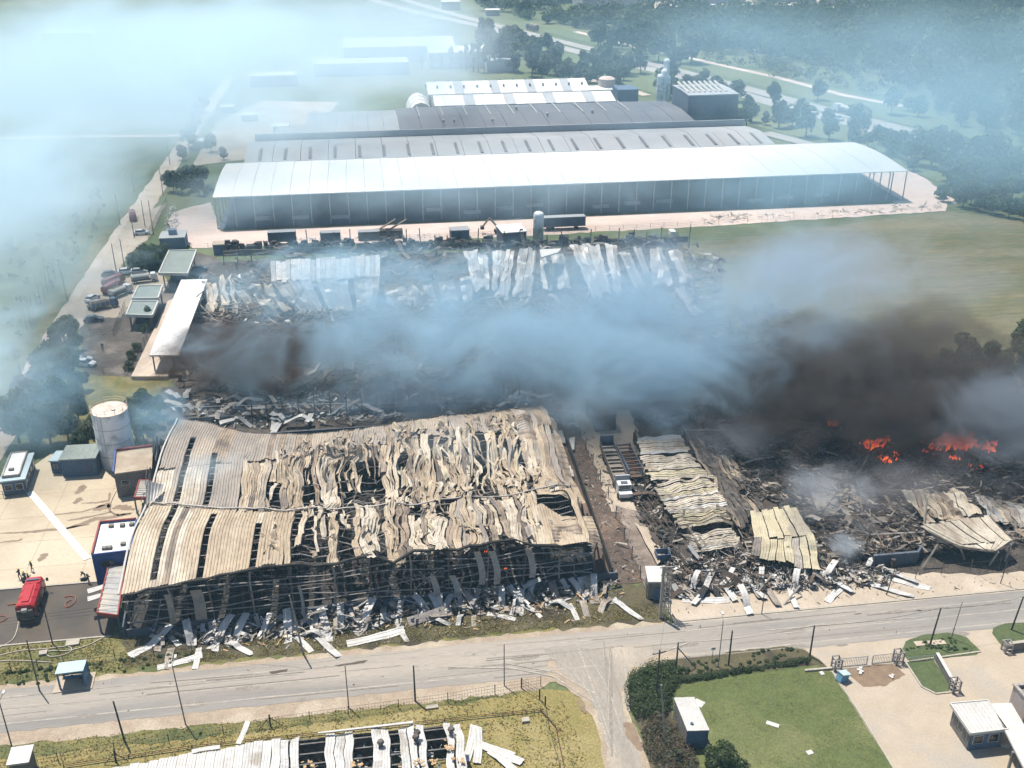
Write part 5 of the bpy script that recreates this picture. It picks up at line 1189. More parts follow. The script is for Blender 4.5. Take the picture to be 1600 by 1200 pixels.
# containers and trailers on the gravel road edge
def container(px,py,L,lab,m,rz=0,h=2.7,legs=0,group=None):
    c=G(px,py);r=thing('container',c,lab,'container',group);mb=MB();z=1.1 if legs else .05
    mb.box(c.x,c.y,z,L,2.5,h,rz);mb.build('body',m,r)
    mb=MB();
    for k in range(int(L/1.0)):mb.box(c.x-L/2+.5+k*1.0,c.y-1.3,z+.15,.12,.1,h-.3,rz)
    mb.build('side_rib',m,r)
    mb=MB();mb.box(c.x,c.y,z+h,L+.05,2.55,.1,rz);mb.build('roof',m_roofg if m is not m_roofw else m,r)
    if legs:
        for sx in(-L*.35,-L*.25,L*.3):
            mb=MB()
            for sy in(-1.1,1.1):mb.tube((c.x+sx,c.y+sy-.15,.55),(c.x+sx,c.y+sy+.15,.55),.52,12)
            mb.build('wheel',m_tyre,r)
container(442,382,7.5,'dark blue covered truck body at the gravel road edge, left one',m_shade,legs=1)
container(517,377,5.5,'small dark container at the gravel road edge',m_shade)
container(577,374,6,'pale green-grey container beside the wrecked machines',m_roofgrn,h=2.4)
container(719,373,4.8,'light blue container alone on the grass edge',m_blug)
container(880,358,12.5,'long dark blue semi-trailer parked behind the slim silo',m_shade,legs=1)
container(1260-210,366,1.5,'small white box on the grass edge',m_roofw,h=1)
ex=thing('excavator',G(782,362),'pale excavator with folded arm on the gravel road near the silo','excavator')
def rel(px,py,dx,dy,z):
    c=G(px,py);return Vector((c.x+dx,c.y+dy,z))
mb=MB();c=G(782,364);mb.box(c.x,c.y,.9,2.6,2.4,1.4);mb.build('cab',m_trim,ex);mb=MB();mb.box(c.x,c.y-1,0,3.4,.6,.9);mb.box(c.x,c.y+1,0,3.4,.6,.9);mb.build('track',m_black,ex)
mb=MB();mb.path([(c.x-1,c.y,2),(c.x-3.2,c.y,4.6),(c.x-5.,c.y,2.2)],.28,5);mb.build('arm',m_dust,ex);mb=MB();mb.box(c.x-5.2,c.y,1.4,1,1.2,.9);mb.build('bucket',m_burnt,ex)
for k,(px,lab) in enumerate([(600,'left wrecked crane machine with slanting boom on the gravel road'),(617,'right wrecked crane machine with slanting boom on the gravel road')]):
    ex=thing('mobile_crane',G(px,371),lab,'crane');c=G(px,371);mb=MB();mb.box(c.x,c.y,.8,4.5,2.4,1.5);mb.build('body',m_burnt,ex);mb=MB();mb.tube((c.x-2,c.y,2),(c.x+3.5,c.y,5.2),.25,4);mb.build('boom',m_dust,ex)
    mb=MB()
    for sx in(-1.5,1.5):mb.tube((c.x+sx,c.y-1.2,.5),(c.x+sx,c.y-.9,.5),.5,10)
    mb.build('wheel',m_tyre,ex)
D('gravel_heaps',[(262,330),(275,322),(282,372),(255,375)],260,.5,[m_pink,m_fac,m_burnt,m_roofw],zmax=.6,seed=41,heap=.8)
D('gravel_heaps',[(1100,338),(1470,322),(1470,328),(1100,352)],300,.7,[m_pink,m_apron],zmax=.5,seed=42,heap=1.5,bars=.02)
D('gravel_heaps',[(420,375),(680,366),(680,372),(420,384)],120,.5,[m_pink,m_fac],zmax=.4,seed=43,heap=.6,bars=.1)

# ------------------------------------------------------------------ vehicles
def loft(mb,secs):
    """secs: list of (x, [(y,z)...]) closed rings"""
    n=len(secs[0][1]);b=[(x,y,z) for x,rg in secs for y,z in rg]
    fs=[(k*n+i,k*n+(i+1)%n,(k+1)*n+(i+1)%n,(k+1)*n+i) for k in range(len(secs)-1) for i in range(n)]
    fs+=[tuple(range(n))[::-1],tuple(range((len(secs)-1)*n,len(secs)*n))];mb.add(b,fs)
def ringr(w_,z0,z1,tp=.9): return [(-w_/2,z0),(w_/2,z0),(w_/2,(z0+z1)/2+.05),(w_/2*tp,z1),(-w_/2*tp,z1),(-w_/2,(z0+z1)/2+.05)]
def wheels(root,xs,w_,r_=.34,name='wheel'):
    for x in xs:
        for s in(-1,1):
            mb=MB();mb.tube((x,s*w_/2-.11,r_),(x,s*w_/2+.11,r_),r_,14);o=mb.build(name,m_tyre,root)
            mb=MB();mb.tube((x,s*w_/2-.12,r_),(x,s*w_/2+.12,r_),r_*.5,8);mb.build('rim',m_chrome,o)
def car(mat,kind='car'):
    r=thing('parked_car',(0,0,0),'x','car');mb=MB()
    loft(mb,[(-2.15,ringr(1.55,.4,.75)),(-2.0,ringr(1.7,.28,.95)),(-1.0,ringr(1.76,.25,1.0)),(1.0,ringr(1.76,.25,.98)),(1.9,ringr(1.7,.28,.82)),(2.15,ringr(1.5,.35,.65))]);mb.build('body',mat,r)
    mb=MB();loft(mb,[(-1.75,ringr(1.5,.9,1.0,.9)),(-1.25,ringr(1.55,.9,1.42,.8)),(.3,ringr(1.55,.9,1.45,.8)),(1.15,ringr(1.5,.9,.98,.9))]);mb.build('window_band',m_glass,r)
    mb=MB();mb.add([(-1.3,-.6,1.455),(.3,-.6,1.475),(.3,.6,1.475),(-1.3,.6,1.455),(-1.3,-.6,1.4),(.3,-.6,1.4),(.3,.6,1.4),(-1.3,.6,1.4)],[(0,1,2,3),(4,7,6,5),(0,4,5,1),(1,5,6,2),(2,6,7,3),(3,7,4,0)]);mb.build('roof',mat,r)
    for s in(-1,1):
        mb=MB();mb.box(2.08,s*.6,.52,.12,.3,.14);mb.build('headlight',m_chrome,r);mb=MB();mb.box(-2.1,s*.6,.6,.1,.3,.14);mb.build('tail_light',m_red,r)
    wheels(r,(-1.3,1.3),1.6);return Proto(r)
CW,CD,CS=car(m_carw),car(m_card),car(m_cars)
def putcar(pr,px,py,rz,lab,group=None): c=G(px,py);pr.put((c.x,c.y,.12),rz,lab,group)
for i,(pr,px,py,rz,lab) in enumerate([(CD,173,432,.1,'dark car parked first in the row by the canopies'),(CW,198,428,.15,'white car parked second in the row by the canopies'),(CS,218,428,.1,'silver car parked behind the tanker with striped tank'),(CW,145,470,1.2,'white hatchback parked near the dirt road beside the tan truck'),(CD,147,503,.1,'dark car standing alone inside the fenced lot'),(CW,134,572,-.3,'pale car half hidden by the big trees, nearest of the two'),(CS,128,567,.2,'pale car behind the nearer one beside the big trees'),(CW,222,367,.1,'white car on the pale pavement beside the dirt road'),(CD,152,482,.4,'dark pickup beside the tan truck'),(CD,312,424,0,'dark car in the shade under the largest canopy')]):putcar(pr,px,py,rz,lab)
def truck(bodym,cabm,kind):
    r=thing('truck',(0,0,0),'x','truck');mb=MB()
    loft(mb,[(2.0,ringr(2.3,.6,2.6,.92)),(3.4,ringr(2.35,.6,2.6,.9)),(3.9,ringr(2.3,.6,1.6,.95))]);mb.build('cab',cabm,r)
    mb=MB();loft(mb,[(3.25,ringr(2.2,1.55,2.45,.9)),(3.85,ringr(2.25,1.5,1.75,.95))]);mb.build('windscreen',m_glass,r)
    mb=MB();mb.box(0,0,.6,7.4,1.1,.3);mb.build('chassis',m_black,r)
    if kind=='tank':
        mb=MB();n=16;loft(mb,[(x,[(1.15*q*math.cos(2*math.pi*i/n),1.95+.85*q*math.sin(2*math.pi*i/n)) for i in range(n)]) for x,q in((-3.7,.85),(-3.6,1),(1.5,1),(1.6,.85))]);mb.build('tank',bodym,r)
        mb=MB();mb.box(-1,0,2.8,4.2,.5,.12);mb.build('walkway',m_greyb,r);mb=MB();mb.box(-1,-1.12,1.6,4.4,.1,.3);mb.box(-1,1.12,1.6,4.4,.1,.3);mb.build('side_band',m_shade,r)
    else:
        mb=MB();mb.box(-1,0,.95,5.2,2.4,1.5);mb.build('body',bodym,r);mb=MB();mb.box(-1,0,2.45,4.8,1.6,.35);mb.build('roof_locker',m_dirty if kind=='open' else bodym,r)
        mb=MB()
        for x in(-3,-1.7,-.4,.9):
            for s in(-1.22,1.22):mb.box(x,s,1.1,1.0,.06,1.1)
        mb.build('side_door',m_shade if kind=='open' else m_trim,r)
    wheels(r,(-2.6,2.7),2.2,.5)
    return Proto(r)
TT=truck(m_trim,m_carw,'tank');TR=truck(m_redl,m_redl,'box');TO=truck(m_dust,m_blug,'open')
for pr,px,py,rz,lab in[(TT,226,441,.25,'cream tanker truck parked below the car row'),(TT,189,462,.9,'white tanker truck nosing towards the camera beside the red one'),(TR,176,456,1.15,'red truck parked left of the white tanker'),(TR,178,446,1.0,'further red truck half behind the first one'),(TO,163,482,.45,'tan work truck parked nearest the road corner'),(TR,208,343,-1.35,'red truck driving down the left dirt road')]:
    c=G(px,py);pr.put((c.x,c.y,.12),rz,lab,scale=.82)
# highway traffic
for k,(pr,px,py,lab) in enumerate([(CW,1232,171,'white car on the highway left of the trees'),(CW,1265,178,'small white car following on the highway'),(CS,1309,189,'pale car on the highway below the lorry'),(CW,1337,194,'white car on the highway next to the trees'),(CW,1485,214,'white van on the upper carriageway'),(CD,1512,241,'dark car on the near carriageway'),(CW,1541,247,'white car mid way on the near carriageway'),(CW,1576,255,'white estate car near the right frame edge'),(CD,1596,263,'dark car cut by the right frame edge'),(CS,1423,218,'pale car in the haze on the highway'),(CW,968,100,'white car near the highway bend by the tree'),(CD,1056,114,'dark car on the upper carriageway'),(CS,1547,246,'silver car close behind the white one')]):
    c=G(px,py);pr.put((c.x,c.y,.35),-1.25,lab,scale=1.3)
c=G(1322,180);TT.put((c.x,c.y,.35),1.85,'long pale tanker lorry on the upper carriageway',scale=(2.1,1.3,1.4))
c=G(832,48);TO.put((c.x,c.y,.35),1.85,'dark lorry on the distant highway among trees',scale=(2.,1.3,1.4))
# white truck with burnt trailers in the alley
bt=thing('burnt_truck',G(972,780),'white-cabbed truck with a burnt flat trailer standing in the alley','truck')
f=G(978,783);b=G(950,712);d=(b-f).normalized();n=Vector((-d.y,d.x,0))
def ob(mb,s,wd,z0,z1,L,off=0):
    c=f+d*(s+L/2)+n*off;mb.box(c.x,c.y,z0,L,wd,z1-z0,math.atan2(d.y,d.x))
mb=MB();ob(mb,0,2.1,.5,1.3,1.2);ob(mb,1.2,2.2,.5,2.3,1.5);mb.build('cab',m_carw,bt);mb=MB();ob(mb,1.12,1.8,1.5,2.1,.1);mb.build('windscreen',m_glass,bt)
mb=MB();ob(mb,1.5,1.1,2.31,2.4,.8);mb.build('roof_hatch',m_shade,bt);mb=MB();ob(mb,-.12,2.1,.3,.6,.15);mb.build('bumper',m_black,bt)
mb=MB();ob(mb,3.2,2.4,.6,2.9,.25);mb.build('headboard',m_fac,bt);mb=MB();ob(mb,3.4,2.4,.9,1.1,13);mb.build('trailer_bed',m_dirty,bt)
mb=MB();ob(mb,3.4,.1,1.1,2.0,13,1.2);ob(mb,3.4,.1,1.1,2.0,13,-1.2);mb.build('trailer_side',m_steel,bt);mb=MB();ob(mb,16.4,2.4,.9,3.1,.2);mb.build('tailboard',m_shade,bt)
for s in range(14):
    mb=MB();ob(mb,3.7+s*.9,2.3,1.12,1.3+.15*(s%3),.35);mb.build('deck_beam',m_dirty,bt)
for s in(.8,4.5,12,13.3):
    for o_ in(-1.1,1.1):
        mb=MB();c=f+d*s+n*o_;mb.tube(c+Vector((0,0,.5))-n*.15,c+Vector((0,0,.5))+n*.15,.5,12);mb.build('wheel',m_tyre,bt)
t2=thing('burnt_trailer',G(985,745),'second dark trailer with rust-red frame openings beside the white-cabbed truck','trailer')
f=G(993,754);b=G(977,722);d=(b-f).normalized();n=Vector((-d.y,d.x,0))
mb=MB();ob(mb,0,.12,.8,2.6,9,1.2);ob(mb,0,.12,.8,2.6,9,-1.2);mb.build('side',m_shade,t2);mb=MB();ob(mb,0,2.3,.8,1.0,9);mb.build('bed',m_brown,t2)
for s in range(8):
    mb=MB();ob(mb,.3+s*1.15,2.3,2.4,2.6,.25);mb.build('frame_rib',m_brown if s%2 else m_rust,t2)
for s in(1,2.2,7.5):
    for o_ in(-1.1,1.1):
        mb=MB();c=f+d*s+n*o_;mb.tube(c+Vector((0,0,.45))-n*.15,c+Vector((0,0,.45))+n*.15,.45,12);mb.build('wheel',m_tyre,t2)
# fire engine
fe=thing('fire_engine',G(52,955),'bright red fire tanker truck standing on the wet ground at the left','fire engine')
f=G(61,921);b=G(42,979);d=(f-b).normalized();ang=math.atan2(d.y,d.x);c0=(f+b)/2
def L2(x,y,z): return (c0.x+x*math.cos(ang)-y*math.sin(ang),c0.y+x*math.sin(ang)+y*math.cos(ang),z)
def lb_(secs,name,mat):
    mb=MB();n_=len(secs[0][1]);bb=[L2(x,y,z) for x,rg in secs for y,z in rg]
    fs_=[(k*n_+i,k*n_+(i+1)%n_,(k+1)*n_+(i+1)%n_,(k+1)*n_+i) for k in range(len(secs)-1) for i in range(n_)]+[tuple(range(n_))[::-1],tuple(range((len(secs)-1)*n_,len(secs)*n_))]
    mb.add(bb,fs_);return mb.build(name,mat,fe)
def rg2(w_,z0,z1,t=.8): return [(-w_/2,z0),(w_/2,z0),(w_/2,z1-.35),(w_/2*t,z1),(-w_/2*t,z1),(-w_/2,z1-.35)]
lb_([(2.0,rg2(2.3,.7,2.75,.85)),(3.3,rg2(2.3,.7,2.75,.82)),(3.75,rg2(2.25,.7,1.9,.9))],'cab',m_fred)
lb_([(3.35,rg2(2.0,1.75,2.5,.85)),(3.72,rg2(2.1,1.75,1.85,.9))],'windscreen',m_glass)
lb_([(-3.3,rg2(2.35,.9,2.9,.62)),(1.8,rg2(2.35,.9,2.9,.62))],'tank_body',m_fred)
for x in(-3.1,-1.5,.2,1.6): lb_([(x,rg2(2.42,1.0,2.95,.62)),(x+.12,rg2(2.42,1.0,2.95,.62))],'tank_rib',m_fred)
lb_([(-2.6,[(-.45,2.88),(.45,2.88),(.45,3.05),(-.45,3.05)]),(1.2,[(-.45,2.88),(.45,2.88),(.45,3.05),(-.45,3.05)])],'top_walkway',m_fred)
lb_([(-3.7,rg2(2.2,.7,2.2,.9)),(-3.35,rg2(2.2,.7,2.3,.9))],'pump_panel',m_burnt)
lb_([(-3.9,[(-.35,2.1),(.35,2.1),(.35,2.5),(-.35,2.5)]),(-3.4,[(-.35,2.1),(.35,2.1),(.35,2.5),(-.35,2.5)])],'hose_monitor',m_chrome)
lb_([(2.4,[(-.8,2.76),(.8,2.76),(.8,2.92),(-.8,2.92)]),(2.7,[(-.8,2.76),(.8,2.76),(.8,2.92),(-.8,2.92)])],'light_bar',m_blug)
lb_([(-3.3,[(-.9,.5),(.9,.5),(.9,.9),(-.9,.9)]),(3.6,[(-.9,.5),(.9,.5),(.9,.9),(-.9,.9)])],'chassis',m_black)
for x in(-3.0,-1.2,.8):
    for s in(-1,1): lb_([(x,[(s*1.2-.03,1.0),(s*1.2+.03,1.0),(s*1.2+.03,1.7),(s*1.2-.03,1.7)]),(x+1.3,[(s*1.2-.03,1.0),(s*1.2+.03,1.0),(s*1.2+.03,1.7),(s*1.2-.03,1.7)])],'side_locker',m_chrome if x>0 else m_burnt)
for x in(-2.4,-1.2,2.8):
    for s in(-1,1):
        mb=MB();mb.tube(L2(x,s*1.05-.15,.52),L2(x,s*1.05+.15,.52),.52,14);o=mb.build('wheel',m_tyre,fe);mb=MB();mb.tube(L2(x,s*1.05-.17,.52),L2(x,s*1.05+.17,.52),.25,8);mb.build('rim',m_chrome,o)
for s in(-1,1):
    mb=MB();mb.tube(L2(3.3,s*1.15,2.0),L2(3.5,s*1.5,2.0),.05,4);mb.box(*L2(3.5,s*1.55,1.7)[:2],1.75,.12,.3,.5,ang);mb.build('mirror',m_black,fe)
# hoses
def hose(pts,lab,mat,r_=.07,z=.12):
    ps=[G(*p) for p in pts];q=[]
    for i in range(len(ps)-1):
        p0=ps[max(0,i-1)];p1=ps[i];p2=ps[i+1];p3=ps[min(len(ps)-1,i+2)]
        for j in range(6):
            t=j/6;q.append(.5*((2*p1)+(p2-p0)*t+(2*p0-5*p1+4*p2-p3)*t*t+(3*p1-p0-3*p2+p3)*t**3)+Vector((0,0,z)))
    o=MB().path(q+[ps[-1]+Vector((0,0,z))],r_,5).build('fire_hose',mat,smooth=False);tag(o,lab,'hose')
hose([(30,967),(27,985),(20,1000),(5,1010),(-15,1018)],'pale hose curving from the fire engine rear to the frame edge',m_hose)
hose([(-10,1028),(30,1018),(70,1015),(105,1011),(112,1017),(100,1024),(80,1027),(72,1022),(80,1018),(110,1017),(140,1008),(165,995)],'long pale hose looping over the verge grass to the warehouse corner',m_hose)
hose([(-10,1035),(20,1033),(50,1034),(80,1036)],'double pale hose lying straight on the verge at the left edge',m_hose)
hose([(-8,965),(5,963),(11,966),(5,971),(-8,976)],'brown hose loop on the wet ground at the frame edge',m_hosr)
hose([(12,946),(20,945),(30,944)],'short red hose piece on the wet ground left of the fire engine',m_hosr,.1)
hose([(101,934),(110,932),(118,934),(117,942),(108,949),(102,948),(104,942),(112,938)],'red and brown hose loop on the wet ground right of the fire engine',m_hosr,.08)
hose([(182,768),(174,785),(173,797),(178,803),(186,804)],'thin hose lying on the yard concrete below the grey service block',m_stain,.05)

# ------------------------------------------------------------------ people
def person(px,py,lab,pose,rz,suit=m_suit,hel=True):
    loc=G(px,py);loc.z=.1;r=thing('person',loc,lab,'person',rz=rz)
    J={'pelvis':(0,0,.95),'chest':(0,.02,1.35),'neck':(0,.02,1.5),'head':(0,.03,1.66),'shL':(-.2,0,1.42),'shR':(.2,0,1.42),'elL':(-.28,.05,1.15),'elR':(.28,.05,1.15),'haL':(-.26,.2,.95),'haR':(.26,.2,.95),
       'knL':(-.12,.03,.5),'knR':(.12,.03,.5),'anL':(-.13,-.03,.08),'anR':(.13,-.03,.08),'toL':(-.14,.14,.04),'toR':(.14,.14,.04),'hiL':(-.1,0,.9),'hiR':(.1,0,.9)}
    if pose=='walk':J.update(knL=(-.12,.18,.52),anL=(-.12,.22,.09),toL=(-.12,.4,.05),knR=(.12,-.02,.5),anR=(.12,-.28,.14),toR=(.12,-.15,.04),haL=(-.25,-.15,1.),haR=(.25,.3,1.05))
    if pose=='hold':J.update(elL=(-.25,.18,1.2),elR=(.25,.18,1.2),haL=(-.06,.42,1.15),haR=(.06,.45,1.15),knL=(-.14,.12,.5),anR=(.15,-.2,.08),toR=(.17,-.05,.04))
    if pose=='bend':J.update(chest=(0,.28,1.22),neck=(0,.38,1.34),head=(0,.47,1.46),shL=(-.2,.28,1.28),shR=(.2,.28,1.28),elL=(-.24,.42,1.02),elR=(.24,.42,1.02),haL=(-.1,.5,.8),haR=(.1,.5,.8))
    order=list(J);E=[('pelvis','chest'),('chest','neck'),('neck','head'),('chest','shL'),('chest','shR'),('shL','elL'),('shR','elR'),('elL','haL'),('elR','haR'),('pelvis','hiL'),('pelvis','hiR'),('hiL','knL'),('hiR','knR'),('knL','anL'),('knR','anR'),('anL','toL'),('anR','toR')]
    rad=dict(pelvis=.16,chest=.18,neck=.065,head=.11,shL=.085,shR=.085,elL=.06,elR=.06,haL=.05,haR=.05,knL=.075,knR=.075,anL=.055,anR=.055,toL=.045,toR=.045,hiL=.1,hiR=.1)
    me=bpy.data.meshes.new('body');me.from_pydata([J[k] for k in order],[(order.index(a),order.index(b)) for a,b in E],[]);o=link(bpy.data.objects.new('body',me));o.parent=r;me.materials.append(suit)
    o.modifiers.new('skin','SKIN');
    for i,k in enumerate(order):
        sv=me.skin_vertices[0].data[i];sv.radius=(rad[k],rad[k]*.85);sv.use_root=(k=='pelvis')
    s_=o.modifiers.new('sub','SUBSURF');s_.levels=1;s_.render_levels=1
    h=Vector(J['head'])
    if hel:
        mb=MB();mb.lathe(h.x,h.y,[(.17,h.z+.03),(.14,h.z+.06),(.12,h.z+.13),(.02,h.z+.17)],12);mb2=mb;o=mb2.build('helmet',m_hel);o.location=(0,0,0);o.parent=r
    c_=Vector(J['chest']);mb=MB();mb.lathe(c_.x,c_.y,[(.195,c_.z-.12),(.198,c_.z-.06)],12);o=mb.build('reflective_band',m_hiv);o.parent=r
person(32,905,'firefighter in dark suit farthest left of the group behind the fire engine','hold',1.2)
person(41,910,'firefighter in dark suit bending in the middle of the group behind the fire engine','bend',.6)
person(46,912,'firefighter standing right of the bending one behind the fire engine','hold',-1.)
person(51,893,'firefighter in dark suit walking on the concrete above the others','walk',2.4)
person(134,906,'dark-clothed person leaning by the blue office corner','bend',1.9,hel=False)
person(139,912,'dark-clothed person walking beside the blue office wall','walk',-.6,hel=False)
person(161,548,'lone person standing in the grey lot below the canopies','stand',0,hel=False)
for k,(px,py) in enumerate([(38,906),(130,907)]):
    c=G(px,py);mb=MB();mb.box(c.x,c.y,.07,.7,.35,.35,.4);mb.box(c.x+.5,c.y+.1,.07,.3,.3,.25);tag(mb.build('equipment_bag',m_suit),'dark kit bag on the ground '+('among the firefighters' if k==0 else 'beside the people at the blue office'),'bag')

# ------------------------------------------------------------------ poles, wires, fences
wp={}
def pole(px,py,h,lab,lean=0,arm=None,r_=.13,m=m_pole,lamp=False,cat='pole',name='utility_pole'):
    b=G(px,py);r=thing(name,b,lab,cat);t=Vector((b.x+lean,b.y,h));mb=MB();mb.tube(b,t,r_,7,r_*.7);mb.build('shaft',m,r)
    if lamp:
        mb=MB();mb.tube(t,t+Vector((.2,.9,.35)),.05,5);mb.build('lamp_arm',m,r);mb=MB();mb.box(t.x+.25,t.y+1.1,t.z+.28,.28,.6,.14);mb.build('lamp_head',m_trim,r)
    if arm:
        mb=MB();mb.box(t.x,t.y,t.z-.5,arm,.1,.1,.2);mb.build('crossarm',m,r)
        for s in(-.45,.45):
            mb=MB();mb.tube((t.x+s*arm,t.y+.1*s,t.z-.4),(t.x+s*arm,t.y+.1*s,t.z-.18),.05,5);mb.build('insulator',m_trim,r)
    return t
T={}
T[1]=pole(20,1172,7.3,'thin lamp pole at the bottom left on the dry verge',lamp=True,m=m_steel,r_=.09)
T[2]=pole(195,1159,6.2,'short black pole leaning beside the lower fence on the left',lean=-.3)
T[3]=pole(290,1132,9.,'tall grey lamp pole rising over the road towards the rubble',m=m_steel2,r_=.09,lean=-.3,lamp=True)
T[4]=pole(545,1106,6.6,'grey pole in the lower verge left of the middle',m=m_steel2,r_=.08)
T[5]=pole(649,1096,5.6,'black pole in the lower verge below the warehouse centre')
T[6]=pole(788,1072,6.6,'grey pole in the lower verge near the junction',m=m_steel2,r_=.08)
T[7]=pole(474,1022,9.5,'scorched tall pole at the road edge in front of the burnt warehouse',lean=-.9,m=m_steel2)
T[8]=pole(1025,1092,7.6,'dark pole with crossarm in the bushes by the junction',arm=1.8)
T[9]=pole(1056,1047,4.4,'dark strut-braced pole at the hedge corner')
T[10]=pole(1122,1043,7.4,'thin pale lamp pole behind the hedge',m=m_steel2,r_=.07,lamp=True)
T[11]=pole(1138,1040,5.6,'thick dark pole by the hedge')
T[12]=pole(1265,1026,5.,'dark pole at the end of the hedge by the driveway')
T[13]=pole(1453,1008,6.,'dark leaning pole on the oval lawn island',lean=.4)
T[14]=pole(1486,998,6.,'thin grey pole at the back of the oval lawn island',m=m_steel2,r_=.07,lean=.4)
T[15]=pole(1580,985,5.5,'dark pole on the right-hand grass corner',lean=.5)
T[16]=pole(82,1005,7.5,'dark pole at the edge of the wet yard',m=m_pole,r_=.09)
T[17]=pole(62,1080,8.,'dark pole with white box beside the bus shelter',r_=.1)
c=T[17];o=thing('meter_box',(c.x,c.y-.2,0),'x','box');bpy.data.objects.remove(o)
T[18]=pole(1040,1168,9.5,'tall grey pole beside the lawn shed',m=m_steel2,r_=.13,lean=-1.1)
T[19]=pole(1112,1037,2.6,'small sign post with pale plate by the hedge',m=m_steel2,r_=.05)
mb=MB();mb.box(T[19].x,T[19].y-.05,2.3,.55,.06,.4);tag(mb.build('sign_plate',m_trim),'small pale blank plate on the sign post by the hedge','sign')
T[20]=pole(1190,960,4.6,'dark thin pole stuck in the rubble at the apron, left',r_=.07);T[21]=pole(1385,930,4.5,'dark leaning pole on the apron by the pale sheets',r_=.08,lean=.5)
T[22]=pole(1563,912,6,'thin dark pole on the apron near the tipped canopy',r_=.07,lean=.4)
mb=MB();b=G(1087,1045);t=T[9];mb.tube((t.x,t.y,3.6),(b.x,b.y,.1),.08,5);tag(mb.build('pole_strut',m_pole),'diagonal dark strut propping the pole at the hedge corner','strut')
for k,(px,py,h) in enumerate([(105,470,7.5),(188,352,9),(240,367,10),(227,355,8),(210,372,6),(195,420,8),(181,421,7),(182,425,6),(36,600,5),(266,258,9),(255,305,9),(285,248,6),(210,300,8)]):
    pole(px,py,h,['dark pole on the grass strip left of the parked trucks','pole left of the dirt road near the red truck','tall pole right of the dirt road','second pole right of the dirt road','short pole by the parked white car','pole behind the parked car row','left of the crossed poles by the car row','right of the crossed poles by the car row','thin pole in the smoke at the lower dirt road','pole on the far dirt road','pole by the dirt road left of the white shed','short pole by the far dirt road turn','pole on the field side of the dirt road'][k],r_=.12)
# lattice pylon at the alley corner
py_=thing('lattice_pylon',G(1040,962),'grey lattice pylon standing behind the transformer hut corner','pylon');b=G(1040,962);mb=MB()
for sx in(-1,1):
    for sy in(-1,1):mb.tube((b.x+sx*.5,b.y+sy*.5,0),(b.x+sx*.28,b.y+sy*.28,8),.06,4)
mb.build('leg',m_steel2,py_);mb=MB()
for k in range(9):
    z=k*.9;f1=.5-.22*z/8;f2=.5-.22*(z+.9)/8
    for (a,c_) in(((-1,-1),(1,-1)),((1,-1),(1,1)),((1,1),(-1,1)),((-1,1),(-1,-1))):
        mb.tube((b.x+a[0]*f1,b.y+a[1]*f1,z),(b.x+c_[0]*f2,b.y+c_[1]*f2,z+.9 if z<7.3 else z),.035,3);mb.tube((b.x+a[0]*f1,b.y+a[1]*f1,z),(b.x+c_[0]*f1,b.y+c_[1]*f1,z),.035,3)
mb.build('bracing',m_steel2,py_);mb=MB();mb.box(b.x,b.y,8,2.6,.12,.12);mb.box(b.x,b.y,6.8,2.2,.12,.12);mb.build('crossarm',m_steel2,py_)
mb=MB();mb.box(b.x-.9,b.y-.4,0,.35,.35,8.6);mb.build('concrete_post',m_kerb,py_)
def wire(a,b,lab,sag=.5,r_=.022,z=0):
    a=Vector(a)+Vector((0,0,z));b=Vector(b)+Vector((0,0,z));pts=[]
    for k in range(11):
        t=k/10;p=a.lerp(b,t);p.z-=sag*4*t*(1-t);pts.append(p)
    tag(MB().path(pts,r_,3).build('overhead_wire',m_wire),lab,'wire')
wire(T[9],T[12],'wire from the strut-braced pole to the pole at the hedge end');wire(T[12],T[13],'wire from the hedge-end pole over the driveway');wire(T[13],T[15],'wire from the leaning island pole to the right grass corner');wire(T[15],T[15]+Vector((20,1,0)),'wire leaving the frame at the right')
wire(T[8],G(1040,962,7),'wire crossing the road from the junction pole to the pylon',sag=.3)
for k in range(3):
    wire(Vector((-75,111,6.6+k*.45)),Vector((-34,112.6,6.2+k*.5)),['lowest','middle','highest'][k]+' of three thin wires over the wet yard at the left',sag=.4,r_=.02)
wire(Vector((-34,112.6,6.6)),T[7],'thin wire running along the burnt warehouse front to the scorched pole',sag=.7)
def fence(name,lab,pts,sp,h,wires=3,m=m_pole,r_=.05,cat='fence',mesh=False,rail=False,px=True):
    ps=[G(*p) if px else Vector((p[0],p[1],0)) for p in pts];r=thing(name,ps[0],lab,cat);proto=None
    for a,b in zip(ps,ps[1:]):
        L=(b-a).length;n=max(1,int(L/sp))
        for k in range(n+(1 if b is ps[-1] else 0)):
            p=a.lerp(b,k/n)
            if proto is None:
                mb=MB();mb.tube(p,p+Vector((0,0,h)),r_,5);proto=mb.build('post',m,r);base=Vector(p)
            else:
                o=link(proto.copy());o.parent=r;o.location=p-base+proto.location
        mb=MB()
        for w_ in range(wires):
            z=h*(w_+1)/(wires+.3);mb.tube(a+Vector((0,0,z)),b+Vector((0,0,z)),.018 if not rail else .045,3)
        if mesh:
            for k in range(int(L/.35)):
                p=a.lerp(b,k*.35/L);mb.tube(p+Vector((0,0,.05)),p+Vector((0,0,h*.92)),.012,3)
        mb.build('wire' if not rail else 'rail',m_wire if not rail else m,r)
    return r
fence('wire_fence','long wire fence on black posts through the dry lower verge',[(92-200,1225),(92,1192),(180,1176),(265,1163),(350,1150),(423,1136),(545,1119),(700,1098),(845,1072)],4.0,1.6,mesh=True)
fence('wire_fence','short stretch of black fence turning the corner at the junction grass',[(815,1076),(843,1094),(852,1105)],2.2,1.7,m=m_black,r_=.09,mesh=True)
fence('wire_fence','dark wire fence running down the right side of the dry grass',[(852,1105),(858,1140),(875,1200),(890,1270)],3.5,.5,wires=2,m=m_black,r_=.07)
